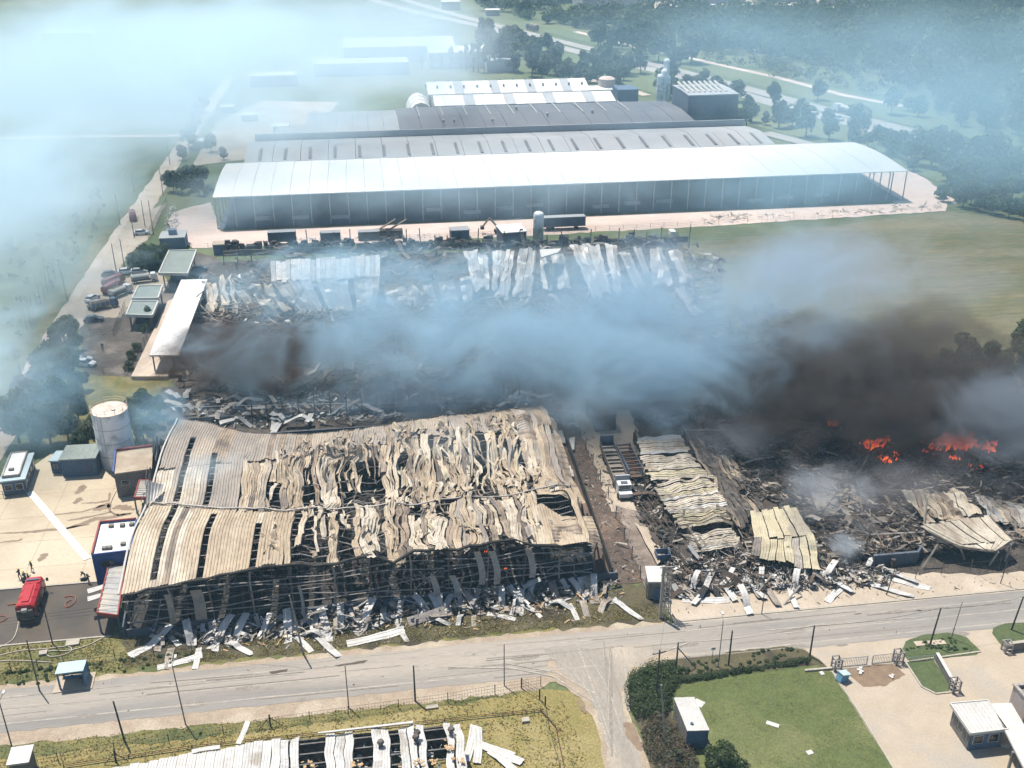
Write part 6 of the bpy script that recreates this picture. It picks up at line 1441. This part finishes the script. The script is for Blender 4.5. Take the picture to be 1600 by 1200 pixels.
fence('wire_fence','old wire fence on thin posts along the upper verge before the burnt warehouse',[(-100,1068),(18,1050),(60,1046),(100,1038),(180,1029),(300,1017),(450,1000),(700,975),(900,948),(965,938)],3.8,1.5,m=m_rust)
fence('pipe_rail','red-brown pipe rail behind the smashed roof turning down at the right',[(100,1200),(300,1170),(450,1154),(695,1128),(845,1112),(868,1138),(885,1220)],6.5,.55,wires=2,m=m_rust,rail=True,r_=.06)
fence('alley_fence','row of leaning posts down the middle of the alley',[(905,680),(950,780),(975,845),(1000,905),(1010,935)],4.5,2.4,wires=2,m=m_steel,r_=.07)
fence('lot_fence','dark mesh fence around the small lot with the lone car',[(142,527),(178,526),(196,482)],2.4,2.0,m=m_steel,mesh=True)
fence('lot_fence','dark mesh fence beside the long white canopy platform',[(196,588),(222,548),(240,505)],2.6,2.0,m=m_steel,mesh=True)
fence('lot_fence','grey wire fence across the lower end of the grey lot',[(125,586),(200,587)],4,2.,m=m_steel2)
fence('field_fence','row of dark fence posts along the field left of the dirt road',[(42,515),(80,450),(95,434)],3.6,5,m=m_pole,wires=2,r_=.08)
fence('road_fence','pale picket-like fence right of the dirt road by the rubble field',[(232,374),(262,318)],3.,2.6,m=m_steel2,mesh=True)
fence('gravel_fence','thin fence between the gravel road and the grass strip',[(300,389),(500,380),(800,368),(1100,352),(1300,343)],4,1.5,m=m_steel2)
fence('hedge_fence','low dark fence posts along the hedge before the lawn',[(1060,1068),(1160,1052),(1260,1040)],3.,1.3,m=m_black)
fence('apron_fence','sparse dark posts along the apron right of the rubble',[(1385,918),(1430,905),(1470,898),(1560,890),(1600,886)],3.6,2.2,m=m_steel,wires=1)
fence('field_fence','fence posts between the mown field and the burnt ground',[(1160,612),(1300,600),(1640,570)],6,3.,m=m_steel,wires=1)
for k,(px,py) in enumerate([(22,1020)]):pass
# sticks holding the mid fence brace
for (px,py,lab) in((423,1136,'small braced corner post in the lower fence left part'),(92+90,1192,'braced post with struts beside the white cabin')):
    b=G(px,py);mb=MB();mb.tube(b,b+Vector((0,0,1.9)),.1,5);mb.tube(b+Vector((0,0,1.5)),b+Vector((1.3,0,.1)),.05,4);mb.tube(b+Vector((0,0,1.5)),b+Vector((-1.3,-.2,.1)),.05,4);tag(mb.build('brace_post',m_black),lab,'post')

# ------------------------------------------------------------------ vegetation
def leafcloud(seed,blobs,nq,s,squash=1.,flat=.0):
    """leaf-clump quads spread through overlapping blobs (x,y,z,r)"""
    rg=np.random.RandomState(seed);w_=np.array([b[3]**2 for b in blobs]);w_/=w_.sum();ix=rg.choice(len(blobs),nq,p=w_);B_=np.array(blobs)[ix]
    d=rg.normal(size=(nq,3));d/=np.linalg.norm(d,axis=1)[:,None];rad=rg.uniform(.55,1.08,nq)**.7
    c=B_[:,:3]+d*(B_[:,3]*rad)[:,None]*np.array([1,1,squash])
    n=d+rg.normal(size=(nq,3))*.55+np.array([0,0,.3]);n/=np.linalg.norm(n,axis=1)[:,None]
    t=np.cross(n,rg.normal(size=(nq,3)));t/=np.linalg.norm(t,axis=1)[:,None];b=np.cross(n,t)
    sz=s*rg.uniform(.6,1.4,nq)[:,None];a=t*sz;b=b*sz*.7
    v=np.stack([c-a*.9,c-b*.8+a*.1,c+a,c+b*.8-a*.1],1).reshape(-1,3);f=np.arange(nq*4).reshape(-1,4);return v,f
def mkblobs(seed,h,rad,z0,n):
    q=random.Random(seed);bl_=[]
    for i in range(n):
        a=q.uniform(0,6.28);zz=q.uniform(0,1);rr_=rad*math.sqrt(q.random())*(1-.45*zz)*.75
        bl_.append((rr_*math.cos(a),rr_*math.sin(a),z0+(h-z0)*(.25+.65*zz)-rad*.1,rad*q.uniform(.3,.48)))
    return bl_
def tree_proto(seed,h,rad,mat,nq,s,z0=None,nb=12,name='tree',bushy=False):
    r=thing(name,(0,0,0),'x','tree' if not bushy else 'bush');q=random.Random(seed);z0=h*.22 if z0 is None else z0
    bl_=mkblobs(seed,h,rad,z0,nb);mb=MB();top=Vector((q.uniform(-.3,.3),q.uniform(-.3,.3),h*.62))
    mb.tube((0,0,0),top*.5,h*.028,7,h*.02);mb.tube(top*.5,top,h*.02,6,h*.008)
    for b in bl_[:6]:
        m_=top*q.uniform(.35,.8);mb.tube(m_,Vector(b[:3]),h*.009,4,h*.004)
    mb.build('trunk',m_bark,r);v,f=leafcloud(seed,bl_,nq,s);np_mesh('crown',v,f,mat,r);return Proto(r)
lf=[m_leaf1,m_leaf2,m_leaf3,m_leaf1]
NT=[tree_proto(100+i,7.5+i*.4,2.9+.2*(i%3),lf[i%4],2600,.30) for i in range(6)]
FT_=[tree_proto(200+i,9+(i%3)*1.5,4.+.5*(i%3),lf[i%4],620,.85) for i in range(8)]
PT=[tree_proto(300+i,16,2.2,m_leaf1,500,.8,z0=1.5,nb=16) for i in range(2)]
BU=[tree_proto(400+i,2.6,1.9,[m_bush,m_leaf1,m_leaf3][i],1500,.17,z0=.2,nb=10,name='bush',bushy=True) for i in range(3)]
RB=tree_proto(420,3.6,3.2,m_leaf1,1600,.3,z0=.1,nb=14,name='bush',bushy=True)
rr=random.Random(3)
def put_tree(pr,px,py,lab,group,s=1.):
    c=G(px,py);pr.put((c.x,c.y,0),rr.uniform(0,6.28),lab,group,scale=(s*rr.uniform(.9,1.1),s*rr.uniform(.9,1.1),s*rr.uniform(.88,1.12)))
for px,py,s in[(112,532,.85),(104,553,.95),(122,548,.6),(92,577,1.),(113,590,.9),(78,600,1.),(100,618,1.),(58,628,.95),(82,640,1.05),(35,652,.9),(60,668,1.),(98,660,1.),(30,692,1.),(50,704,.8),(80,694,.95),(108,692,.9),(125,665,.8),(118,640,.75),(20,668,.7),(130,610,.5)]:
    put_tree(NT[rr.randrange(6)],px,py,'dense tree between the dirt road and the water tank','trees left of the water tank',s)
for px,py,s in[(140,700,.7),(148,682,.6),(215,688,.7),(228,700,.65),(240,690,.6),(226,662,.75),(246,668,.55),(205,650,.45),(232,648,.5),(128,712,.6),(252,650,.45)]:
    put_tree(NT[rr.randrange(6)],px,py,'thin young tree standing round the water tank','young trees round the water tank',s)
for k,(px,py,s) in enumerate([(216,415,1.05),(230,408,1.15),(244,412,1.2),(226,422,1.),(252,402,1.),(236,420,1.1)]): put_tree(RB,px,py,'round dark bush beside the largest flat canopy','round bushes by the canopy',s)
put_tree(NT[0],232,508,'small dark tree at the near end of the lowest flat canopy',None,.55)
for px,py in[(228,518),(207,562),(203,578),(214,548),(330,300),(322,305)]:put_tree(BU[0],px,py,'small shrub by the loading platform fence' if px<300 else 'small shrub at the left end of the long white shed','shrubs by the fence',.7)
for px,py,s in[(272,300,.9),(285,303,.8),(300,298,1.),(312,305,.8),(262,288,.7),(292,290,1.),(318,290,.9),(305,285,.8),(300,215,1.),(306,200,1.),(312,188,1.),(296,232,1.),(318,176,1.),(285,250,.9),(330,238,.8),(350,250,.7)]:
    put_tree(FT_[rr.randrange(8)],px,py,'smoke-pale tree right of the far dirt road','trees along the far dirt road',s*.7)
# tree belts: individuals first, spaced apart
def belt(pl,n,pr,lab,group,s=(.7,1.2),mind=5):
    pts=[tuple(G(*p)[:2]) for p in pl];x0=min(p[0] for p in pts);x1=max(p[0] for p in pts);y0=min(p[1] for p in pts);y1=max(p[1] for p in pts);got=[];t=0
    while len(got)<n and t<n*60:
        t+=1;x=rr.uniform(x0,x1);y=rr.uniform(y0,y1)
        if not inpoly(x,y,pts):continue
        if any((x-a)**2+(y-b)**2<mind*mind for a,b in got):continue
        got.append((x,y));sc_=rr.uniform(*s);rr.choice(pr).put((x,y,0),rr.uniform(0,6.28),lab,group,scale=(sc_*rr.uniform(.9,1.15),sc_*rr.uniform(.9,1.15),sc_*rr.uniform(.85,1.15)))
belt([(800,118),(735,60),(770,50),(880,95),(1010,115),(960,145),(905,132)],62,FT_,'bushy tree in the wood before the highway','wood before the highway',(.7,1.2),6)
belt([(930,62),(1010,70),(1090,96),(1075,108),(990,92),(935,75)],22,FT_,'tree in the clump beyond the highway bend','clump beyond the highway',(.9,1.5),7)
belt([(1010,160),(1050,125),(1190,165),(1360,218),(1400,245),(1260,225),(1130,195)],36,FT_,'tree in the belt along the highway','belt along the highway',(.6,1.1),6)
belt([(1380,235),(1500,235),(1640,290),(1640,330),(1520,305),(1420,270)],42,FT_,'hazy tree behind the long white shed end','trees behind the shed end',(.6,1.1),6)
belt([(1455,312),(1490,305),(1640,345),(1640,362),(1560,340)],22,FT_,'tree at the top corner of the mown field','trees at the field corner',(.45,.7),4)
belt([(1380,180),(1480,160),(1640,200),(1640,235),(1500,200)],22,FT_,'isolated hazy tree beyond the highway at the right','trees beyond the highway',(.7,1.2),9)
belt([(1225,588),(1640,560),(1640,590),(1235,605)],34,BU+[NT[1]],'scorched dark bush behind the right burnt zone','bushes behind the burnt zone',(.8,1.5),2.5)
for px,py,s in[(740,112,.9),(748,113,1.1),(757,113,1.),(765,112,1.2),(773,111,1.1),(781,110,1.2),(729,110,.8),(720,109,.7),(705,108,.7),(690,108,.6),(675,108,.6),(660,107,.6)]:
    put_tree(PT[rr.randrange(2)],px,py,'tall narrow poplar behind the far white halls','poplars behind the far halls',s)
put_tree(FT_[1],942,112,'solitary round tree beside the near highway carriageway',None,1.4);put_tree(FT_[4],1277,157,'solitary dark tree on the grass between highway and track',None,.9);put_tree(FT_[2],1080,100,'large dark round tree beyond the highway right of the clump',None,1.5)
# far wood: one mass
def wood(pl,n,s,nq,mats,seed):
    pts=[tuple(G(*p)[:2]) for p in pl];q=random.Random(seed);x0=min(p[0] for p in pts);x1=max(p[0] for p in pts);y0=min(p[1] for p in pts);y1=max(p[1] for p in pts);V=[];c=0
    while c<n:
        x=q.uniform(x0,x1);y=q.uniform(y0,y1)
        if not inpoly(x,y,pts):continue
        if nz(x*.01,y*.01,seed)<-.35:c+=1;continue
        c+=1;h=s*q.uniform(.7,1.4);bl_=[(x+q.uniform(-.3,.3)*h,y+q.uniform(-.3,.3)*h,h*q.uniform(.35,.75),h*q.uniform(.25,.4)) for _ in range(5)];v,f=leafcloud(q.randrange(9999),bl_,nq,h*.11);V.append(v)
    v=np.concatenate(V);np_mesh('far_wood',v,np.arange(len(v)).reshape(-1,4),mats,kind='stuff')
wood([(720,-10),(760,20),(900,45),(1100,80),(1400,120),(1640,170),(1640,-10),(1380,20),(1150,22),(930,25),(860,14),(720,0)],900,10,130,m_leaf2,5)
wood([(1150,70),(1640,130),(1640,230),(1430,150)],110,8,110,m_leaf3,6)
wood([(-900,-60),(700,-60),(700,-10),(-900,-10)],500,12,70,m_leaf1,7)
wood([(1480,-60),(2600,-60),(2600,140),(1640,100)],500,12,70,m_leaf1,8)
# scrub in the left field
wood([(-60,600),(-60,420),(150,300),(180,330),(70,470),(20,580)],130,1.6,60,m_leaf2,9)
wood([(1085,90),(1300,110),(1420,160),(1200,120)],60,5,60,m_leaf3,10)
# bushes by the junction and the hedge
def scrub(name,pl,n,h,s,mat,seed,px=True):
    pts=[tuple(G(*p)[:2]) for p in pl] if px else pl;q=random.Random(seed);x0=min(p[0] for p in pts);x1=max(p[0] for p in pts);y0=min(p[1] for p in pts);y1=max(p[1] for p in pts);bl_=[];c=0
    while c<n:
        x=q.uniform(x0,x1);y=q.uniform(y0,y1)
        if not inpoly(x,y,pts):continue
        c+=1;r_=h*q.uniform(.35,.8);bl_.append((x,y,r_*.5,r_))
    v,f=leafcloud(seed,bl_,n*110,s);v[:,2]=np.maximum(v[:,2],.03);np_mesh(name,v,f,mat,kind='stuff')
scrub('junction_scrub',[(985,1062),(1005,1048),(1050,1036),(1062,1060),(1045,1085),(1052,1110),(1030,1120),(1000,1122),(985,1100)],150,1.3,.12,m_bush,1)
scrub('junction_scrub',[(985,1062),(1005,1048),(1045,1050),(1040,1100),(1025,1115),(1000,1120)],50,1.5,.13,m_leaf2,11)
scrub('dry_thicket',[(1005,1135),(1035,1125),(1060,1140),(1090,1200),(1100,1290),(1040,1290),(1016,1190)],170,1.2,.11,m_leaf4,2)
scrub('dry_thicket',[(1010,1150),(1040,1140),(1080,1200),(1080,1290),(1040,1290)],60,1.3,.12,m_leaf3,12)
scrub('clipped_hedge',[(1052,1062),(1160,1046),(1265,1030),(1268,1036),(1160,1052),(1060,1069)],150,.62,.10,m_bush,3)
scrub('hedge_scrub',[(1060,1040),(1180,1020),(1230,1012),(1255,1022),(1180,1040),(1065,1055)],45,.4,.10,m_leaf2,4)
scrub('ditch_weeds',[(0,1052),(200,1030),(300,1020),(300,1024),(200,1034),(0,1058)],50,.4,.08,m_leaf2,13)
scrub('ditch_weeds',[(0,1062),(150,1044),(280,1028),(285,1036),(120,1062),(0,1078)],40,.3,.09,m_leaf2,14)
scrub('driveway_weeds',[(1412,1016),(1440,1005),(1480,996),(1500,1004),(1520,1018)],60,.3,.06,m_leaf2,15)
put_tree(BU[0],1125,1196,'dark round bush at the bottom edge right of the dry thicket',None,1.1);put_tree(BU[1],1150,1210,'second dark bush on the lawn at the bottom edge',None,1.0);put_tree(BU[0],1003,1102,'brightest round bush at the edge of the junction scrub',None,.55)
# grass tufts
def tufts(name,pl,n,h,mat,seed,px=True):
    pts=[tuple(G(*p)[:2]) for p in pl] if px else pl;rg=np.random.RandomState(seed);x0=min(p[0] for p in pts);x1=max(p[0] for p in pts);y0=min(p[1] for p in pts);y1=max(p[1] for p in pts)
    XY=[]
    while len(XY)<n:
        x=rg.uniform(x0,x1);y=rg.uniform(y0,y1)
        if inpoly(x,y,pts) and noise.noise(Vector((x*.35,y*.35,seed)))>rg.uniform(-.6,.35):XY.append((x,y))
    XY=np.array(XY);n=len(XY);k=3;c=np.repeat(XY,k,0)+rg.normal(size=(n*k,2))*.06;a=rg.uniform(0,6.28,n*k);wd=rg.uniform(.05,.12,n*k);hh=h*rg.uniform(.5,1.4,n*k);lx=rg.normal(size=(n*k,2))*.5*h
    d=np.stack([np.cos(a),np.sin(a)],1)*wd[:,None];z=np.full((n*k,1),.05)
    v=np.stack([np.hstack([c-d,z]),np.hstack([c+d,z]),np.hstack([c+lx,z+hh[:,None]])],1).reshape(-1,3);np_mesh(name,v,np.arange(len(v)).reshape(-1,3),mat,kind='stuff')
m_tuft=leaf('tuft_dry',(.36,.30,.11),(.24,.22,.07));m_tuftg=leaf('tuft_green',(.10,.13,.03),(.15,.16,.05))
tufts('dry_grass_tufts',[(-60,70),(-60,97.2),(15,97.4),(20,95),(20.8,88),(20.5,70)],15000,.11,m_tuft,1,px=False)
tufts('verge_grass_tufts',[(-60,107.3),(-60,115),(-34,115),(-20,109)],3000,.12,m_tuft,3,px=False)
tufts('verge_grass_tufts',[(-30,108.6),(36,108.8),(36,112),(-20,112.5)],4000,.12,m_tuft,4,px=False)
tufts('lawn_tufts',[(1050,1075),(1275,1045),(1300,1055),(1395,1200),(1100,1200),(1108,1150),(1060,1090)],14000,.07,m_tuftg,5)

# ------------------------------------------------------------------ fire
m_fire=bpy.data.materials.new('flame');m_fire.use_nodes=True;nt=m_fire.node_tree;nt.nodes.clear();N=nt.nodes.new;L=nt.links.new
out=N('ShaderNodeOutputMaterial');em=N('ShaderNodeEmission');L(em.outputs[0],out.inputs[0]);n_=N('ShaderNodeTexNoise');n_.inputs['Scale'].default_value=.9;g_=N('ShaderNodeNewGeometry');L(g_.outputs['Position'],n_.inputs['Vector'])
cr=N('ShaderNodeValToRGB');L(n_.outputs[0],cr.inputs[0]);cr.color_ramp.elements[0].position=.35;cr.color_ramp.elements[0].color=(.55,.03,.012,1);cr.color_ramp.elements[1].position=.65;cr.color_ramp.elements[1].color=(1,.17,.035,1);L(cr.outputs[0],em.inputs[0]);em.inputs[1].default_value=1.25
m_fire.cycles.emission_sampling='NONE'
rr=random.Random(15)
def fire(px,py,w_,n,h,lab):
    c=G(px,py,1.2);mb=MB();n=int(n*1.7)
    for k in range(n):
        x=c.x+rr.uniform(-.5,.5)*w_;y=c.y+rr.uniform(-.35,.35)*w_;hh=h*rr.uniform(.3,.85);wd=rr.uniform(.2,.5)*hh*.4+.05;pts=[];lean=rr.uniform(-.5,.6);ph=rr.uniform(0,6);m=6;vs_=[]
        for j in range(m+1):
            t=j/m;r_=wd*(math.sin(math.pi*(.18+.82*t))**.8)*(1-.3*t)+.01;cx=x+lean*hh*t*t+.25*wd*math.sin(ph+5*t);cz=.7+hh*t
            for i in range(5):
                a=6.283*i/5;vs_.append((cx+r_*math.cos(a),y+r_*.7*math.sin(a)+.2*wd*math.cos(ph+4*t),cz))
        mb.add(vs_,[(j*5+i,j*5+(i+1)%5,(j+1)*5+(i+1)%5,(j+1)*5+i) for j in range(m) for i in range(5)])
    tag(mb.build('flame',m_fire),lab,'fire',None)
for a in[(1475,692,6.5,34,2.3,'broad row of orange flames, largest fire in the right ruin'),(1500,688,5,22,2.4,'bright orange flames at the right side of the largest fire'),(1518,694,2.5,9,1.9,'streak of flame slanting down right of the largest fire'),(1453,704,2.,6,.8,'low glowing patch at the left foot of the largest fire'),(1492,713,1.6,6,1.,'small flame below the largest fire'),(1545,700,2.4,10,1.5,'small flame group at the far right of the ruin'),(1550,692,1.4,5,1.8,'slim flame at the far right above its neighbour'),
    (1363,694,3.6,18,2.,'dull red flames left of the smoke gap'),(1383,685,1.6,7,1.4,'small flame above the dull red ones'),(1393,712,4.5,12,.8,'scattered embers below the dull red flames'),(1385,718,2,6,.9,'small orange flame beneath the embers'),(1398,650,2.2,9,2.,'lone flame standing further back in the ruin'),(1299,660,1.7,7,1.3,'small flame at the left of the burning ground'),(1298,648,1,4,.9,'tiny flame above the small left one'),(1287,643,.9,3,.6,'tiny ember farthest left'),(1525,725,2.5,6,.5,'faint glow low in the rubble under the flames'),
    (757,858,.6,3,.35,'tiny glow of fire inside the warehouse front bay'),(494,757,.8,3,.8,'tiny ember glowing in the roof gap of the burnt warehouse'),(790,885,.6,3,.35,'ember inside the front opening near the hanging panels')]: fire(*a)

# ------------------------------------------------------------------ smoke and haze (real volumes)
def plume(px,py,z,s,col,dens,nscale=.03,seed=0,rz=0,thr=1.3,amp=2.6,det=6,edge=1.,step=None,rough=.66,stretch=(1,1,1.5)):
    c=G(px,py,z);c.z=max(c.z,s[2]*.0+z)
    me=bpy.data.meshes.new('smoke');import bmesh
    bm=bmesh.new();bmesh.ops.create_icosphere(bm,subdivisions=3,radius=1);bm.to_mesh(me);bm.free()
    o=link(bpy.data.objects.new('smoke',me));o.location=c;o.scale=s;o.rotation_euler=(0,0,rz);o['kind']='stuff'
    m=bpy.data.materials.new('smoke_volume');m.use_nodes=True;nt=m.node_tree;nt.nodes.clear();N=nt.nodes.new;L=nt.links.new
    out=N('ShaderNodeOutputMaterial');pv=N('ShaderNodeVolumePrincipled');L(pv.outputs[0],out.inputs['Volume'])
    tc=N('ShaderNodeTexCoord');ln=N('ShaderNodeVectorMath');ln.operation='LENGTH';L(tc.outputs['Object'],ln.inputs[0])
    ge=N('ShaderNodeNewGeometry');ns=N('ShaderNodeTexNoise');ns.inputs['Scale'].default_value=nscale;ns.inputs['Detail'].default_value=det;ns.inputs['Roughness'].default_value=rough
    ns.inputs['Distortion'].default_value=.9
    mp=N('ShaderNodeMapping');mp.inputs['Location'].default_value=(seed*13.7,seed*7.1,seed);mp.inputs['Scale'].default_value=stretch;L(ge.outputs['Position'],mp.inputs[0]);L(mp.outputs[0],ns.inputs['Vector'])
    mr=N('ShaderNodeMapRange');mr.inputs['From Min'].default_value=0;mr.inputs['From Max'].default_value=1;mr.inputs['To Min'].default_value=edge;mr.inputs['To Max'].default_value=-.75
    L(ln.outputs['Value'],mr.inputs[0])
    ad=N('ShaderNodeMath');ad.operation='MULTIPLY_ADD';L(ns.outputs[0],ad.inputs[0]);ad.inputs[1].default_value=amp;ad.inputs[2].default_value=-thr
    a2=N('ShaderNodeMath');a2.operation='ADD';L(ad.outputs[0],a2.inputs[0]);L(mr.outputs[0],a2.inputs[1]);a2.use_clamp=True
    pw=N('ShaderNodeMath');pw.operation='POWER';L(a2.outputs[0],pw.inputs[0]);pw.inputs[1].default_value=1.4
    a3=N('ShaderNodeMath');a3.operation='MULTIPLY';L(pw.outputs[0],a3.inputs[0]);a3.inputs[1].default_value=dens;L(a3.outputs[0],pv.inputs['Density'])
    pv.inputs['Color'].default_value=(*col,1);pv.inputs['Anisotropy'].default_value=0
    me.materials.append(m);return o
CW_=(.70,.87,.97);CB=(.50,.76,.93);CG=(.62,.68,.74);CDK=(.20,.17,.16);CBR=(.26,.18,.14)
# pale drift on the left
plume(120,110,35,(170,200,32),CW_,.026,.02,1,edge=1.3,amp=3.,thr=1.45)
plume(20,320,25,(50,85,24),CW_,.050,.03,2,edge=1.2,amp=3.4,thr=1.65)
plume(430,70,35,(160,190,30),CW_,.024,.02,3,edge=1.3,amp=2.8,thr=1.35)
plume(-30,560,14,(26,52,14),CW_,.085,.05,4,amp=3.4,thr=1.65)
plume(400,190,22,(85,80,18),CW_,.017,.035,5,edge=1.2,amp=2.8,thr=1.35)
# thin veil over the far plant, the long shed and the right
plume(700,290,15,(150,50,14),(.62,.83,.96),.027,.035,6,edge=1.2,amp=2.6,thr=1.25)
plume(1250,280,18,(80,50,16),CB,.024,.035,34,edge=1.1,amp=2.6,thr=1.25)
plume(1420,80,35,(260,280,30),CB,.006,.014,7,edge=1.2,amp=2.6,thr=1.25)
plume(1500,210,25,(150,150,24),CB,.010,.02,8,edge=1.2,amp=2.6,thr=1.25)
plume(600,430,14,(90,32,11),CB,.065,.06,35,edge=1.,amp=3.4,thr=1.65)
# main band across the burnt hall
BB=(.43,.61,.73)
plume(540,535,12,(52,32,12),BB,.10,.07,9,edge=1.,amp=4.,thr=1.95)
plume(700,515,13,(46,32,13),BB,.095,.06,29,edge=1.,amp=3.8,thr=1.85)
plume(870,545,13,(52,30,13),BB,.115,.06,10,edge=1.05,amp=3.8,thr=1.85)
plume(1040,520,16,(56,36,16),BB,.105,.055,11,edge=1.05,amp=3.8,thr=1.85)
plume(900,455,17,(90,34,13),BB,.065,.05,12,edge=1.,amp=3.6,thr=1.75)
plume(1190,445,20,(58,46,17),(.47,.62,.75),.065,.042,13,edge=1.05,amp=3.4,thr=1.65)
plume(1370,430,20,(58,42,15),(.50,.54,.60),.045,.05,14,amp=3.4,thr=1.7)
plume(1120,580,12,(42,24,13),(.34,.50,.63),.15,.06,30,edge=1.05,amp=3.8,thr=1.85)
# dark smoke
plume(400,560,8,(32,19,9),(.11,.075,.055),.6,.09,16,amp=3.4,thr=1.6)
plume(350,530,8,(18,14,7),(.14,.13,.14),.4,.1,31,amp=3.4,thr=1.6)
plume(1440,650,8,(50,18,10),(.09,.075,.07),.33,.07,17,edge=1.15,amp=3.6,thr=1.7)
plume(1290,605,10,(34,22,12),(.09,.075,.07),.42,.07,18,edge=1.15,amp=3.6,thr=1.7)
plume(1590,650,12,(28,20,12),(.26,.30,.35),.20,.07,19,amp=3.4,thr=1.6)
plume(1400,545,14,(54,28,12),(.15,.13,.12),.17,.06,20,edge=1.1,amp=3.4,thr=1.65)
plume(760,605,7,(64,15,8),(.22,.31,.39),.26,.09,21,edge=1.05,amp=3.8,thr=1.85)
# wisps at the right ruin, and over the warehouse end and tank
plume(1290,770,6,(15,17,6),(.45,.48,.52),.30,.11,22,amp=3.4,thr=1.7)
plume(1318,850,3,(5,6,4),(.5,.55,.6),.6,.2,23,amp=3.4,thr=1.7)
plume(1170,680,6,(20,15,6),(.36,.38,.42),.16,.08,24,amp=3.2,thr=1.6)
plume(1450,760,5,(30,14,5),(.3,.3,.32),.12,.08,32,amp=3.2,thr=1.6)
plume(70,620,9,(20,40,10),CB,.08,.04,25,amp=3.2,thr=1.6)
plume(245,650,8,(16,14,7),CB,.10,.07,26,amp=3.2,thr=1.6)
plume(320,735,10.5,(10,9,3),CW_,.12,.12,27,amp=3.2,thr=1.6)
plume(700,700,11,(34,16,3),CW_,.03,.12,33,amp=3.2,thr=1.6)
plume(960,625,8,(30,16,8),(.28,.34,.41),.22,.06,28,amp=3.2,thr=1.6)
hz=MB();hz.box(0,1900,-1,9000,9000,97);hzo=hz.build('haze',bpy.data.materials.new('haze_air'));hzo['kind']='stuff'
m=hzo.data.materials[0];m.use_nodes=True;nt=m.node_tree;nt.nodes.clear();out=nt.nodes.new('ShaderNodeOutputMaterial');pv=nt.nodes.new('ShaderNodeVolumePrincipled');nt.links.new(pv.outputs[0],out.inputs['Volume'])
pv.inputs['Density'].default_value=.00022;pv.inputs['Color'].default_value=(.45,.76,1,1)

# ------------------------------------------------------------------ place words for look-alikes
from bpy_extras.object_utils import world_to_camera_view
bpy.context.view_layer.update()
gr={}
for o in list(sc.objects):
    if o.parent is None and o.get('group') and o.get('label'): gr.setdefault((o['group'],o['label']),[]).append(o)
def ordn(n):
    return str(n)+('th' if 10<=n%100<=20 else {1:'st',2:'nd',3:'rd'}.get(n%10,'th'))
for (g_,l_),os_ in gr.items():
    if 1<len(os_)<=80:
        os_.sort(key=lambda o:world_to_camera_view(sc,cam,o.matrix_world.translation).x)
        for i,o in enumerate(os_):
            o['label']=(l_+', '+(ordn(i+1)+' from the left' if i else 'leftmost'))
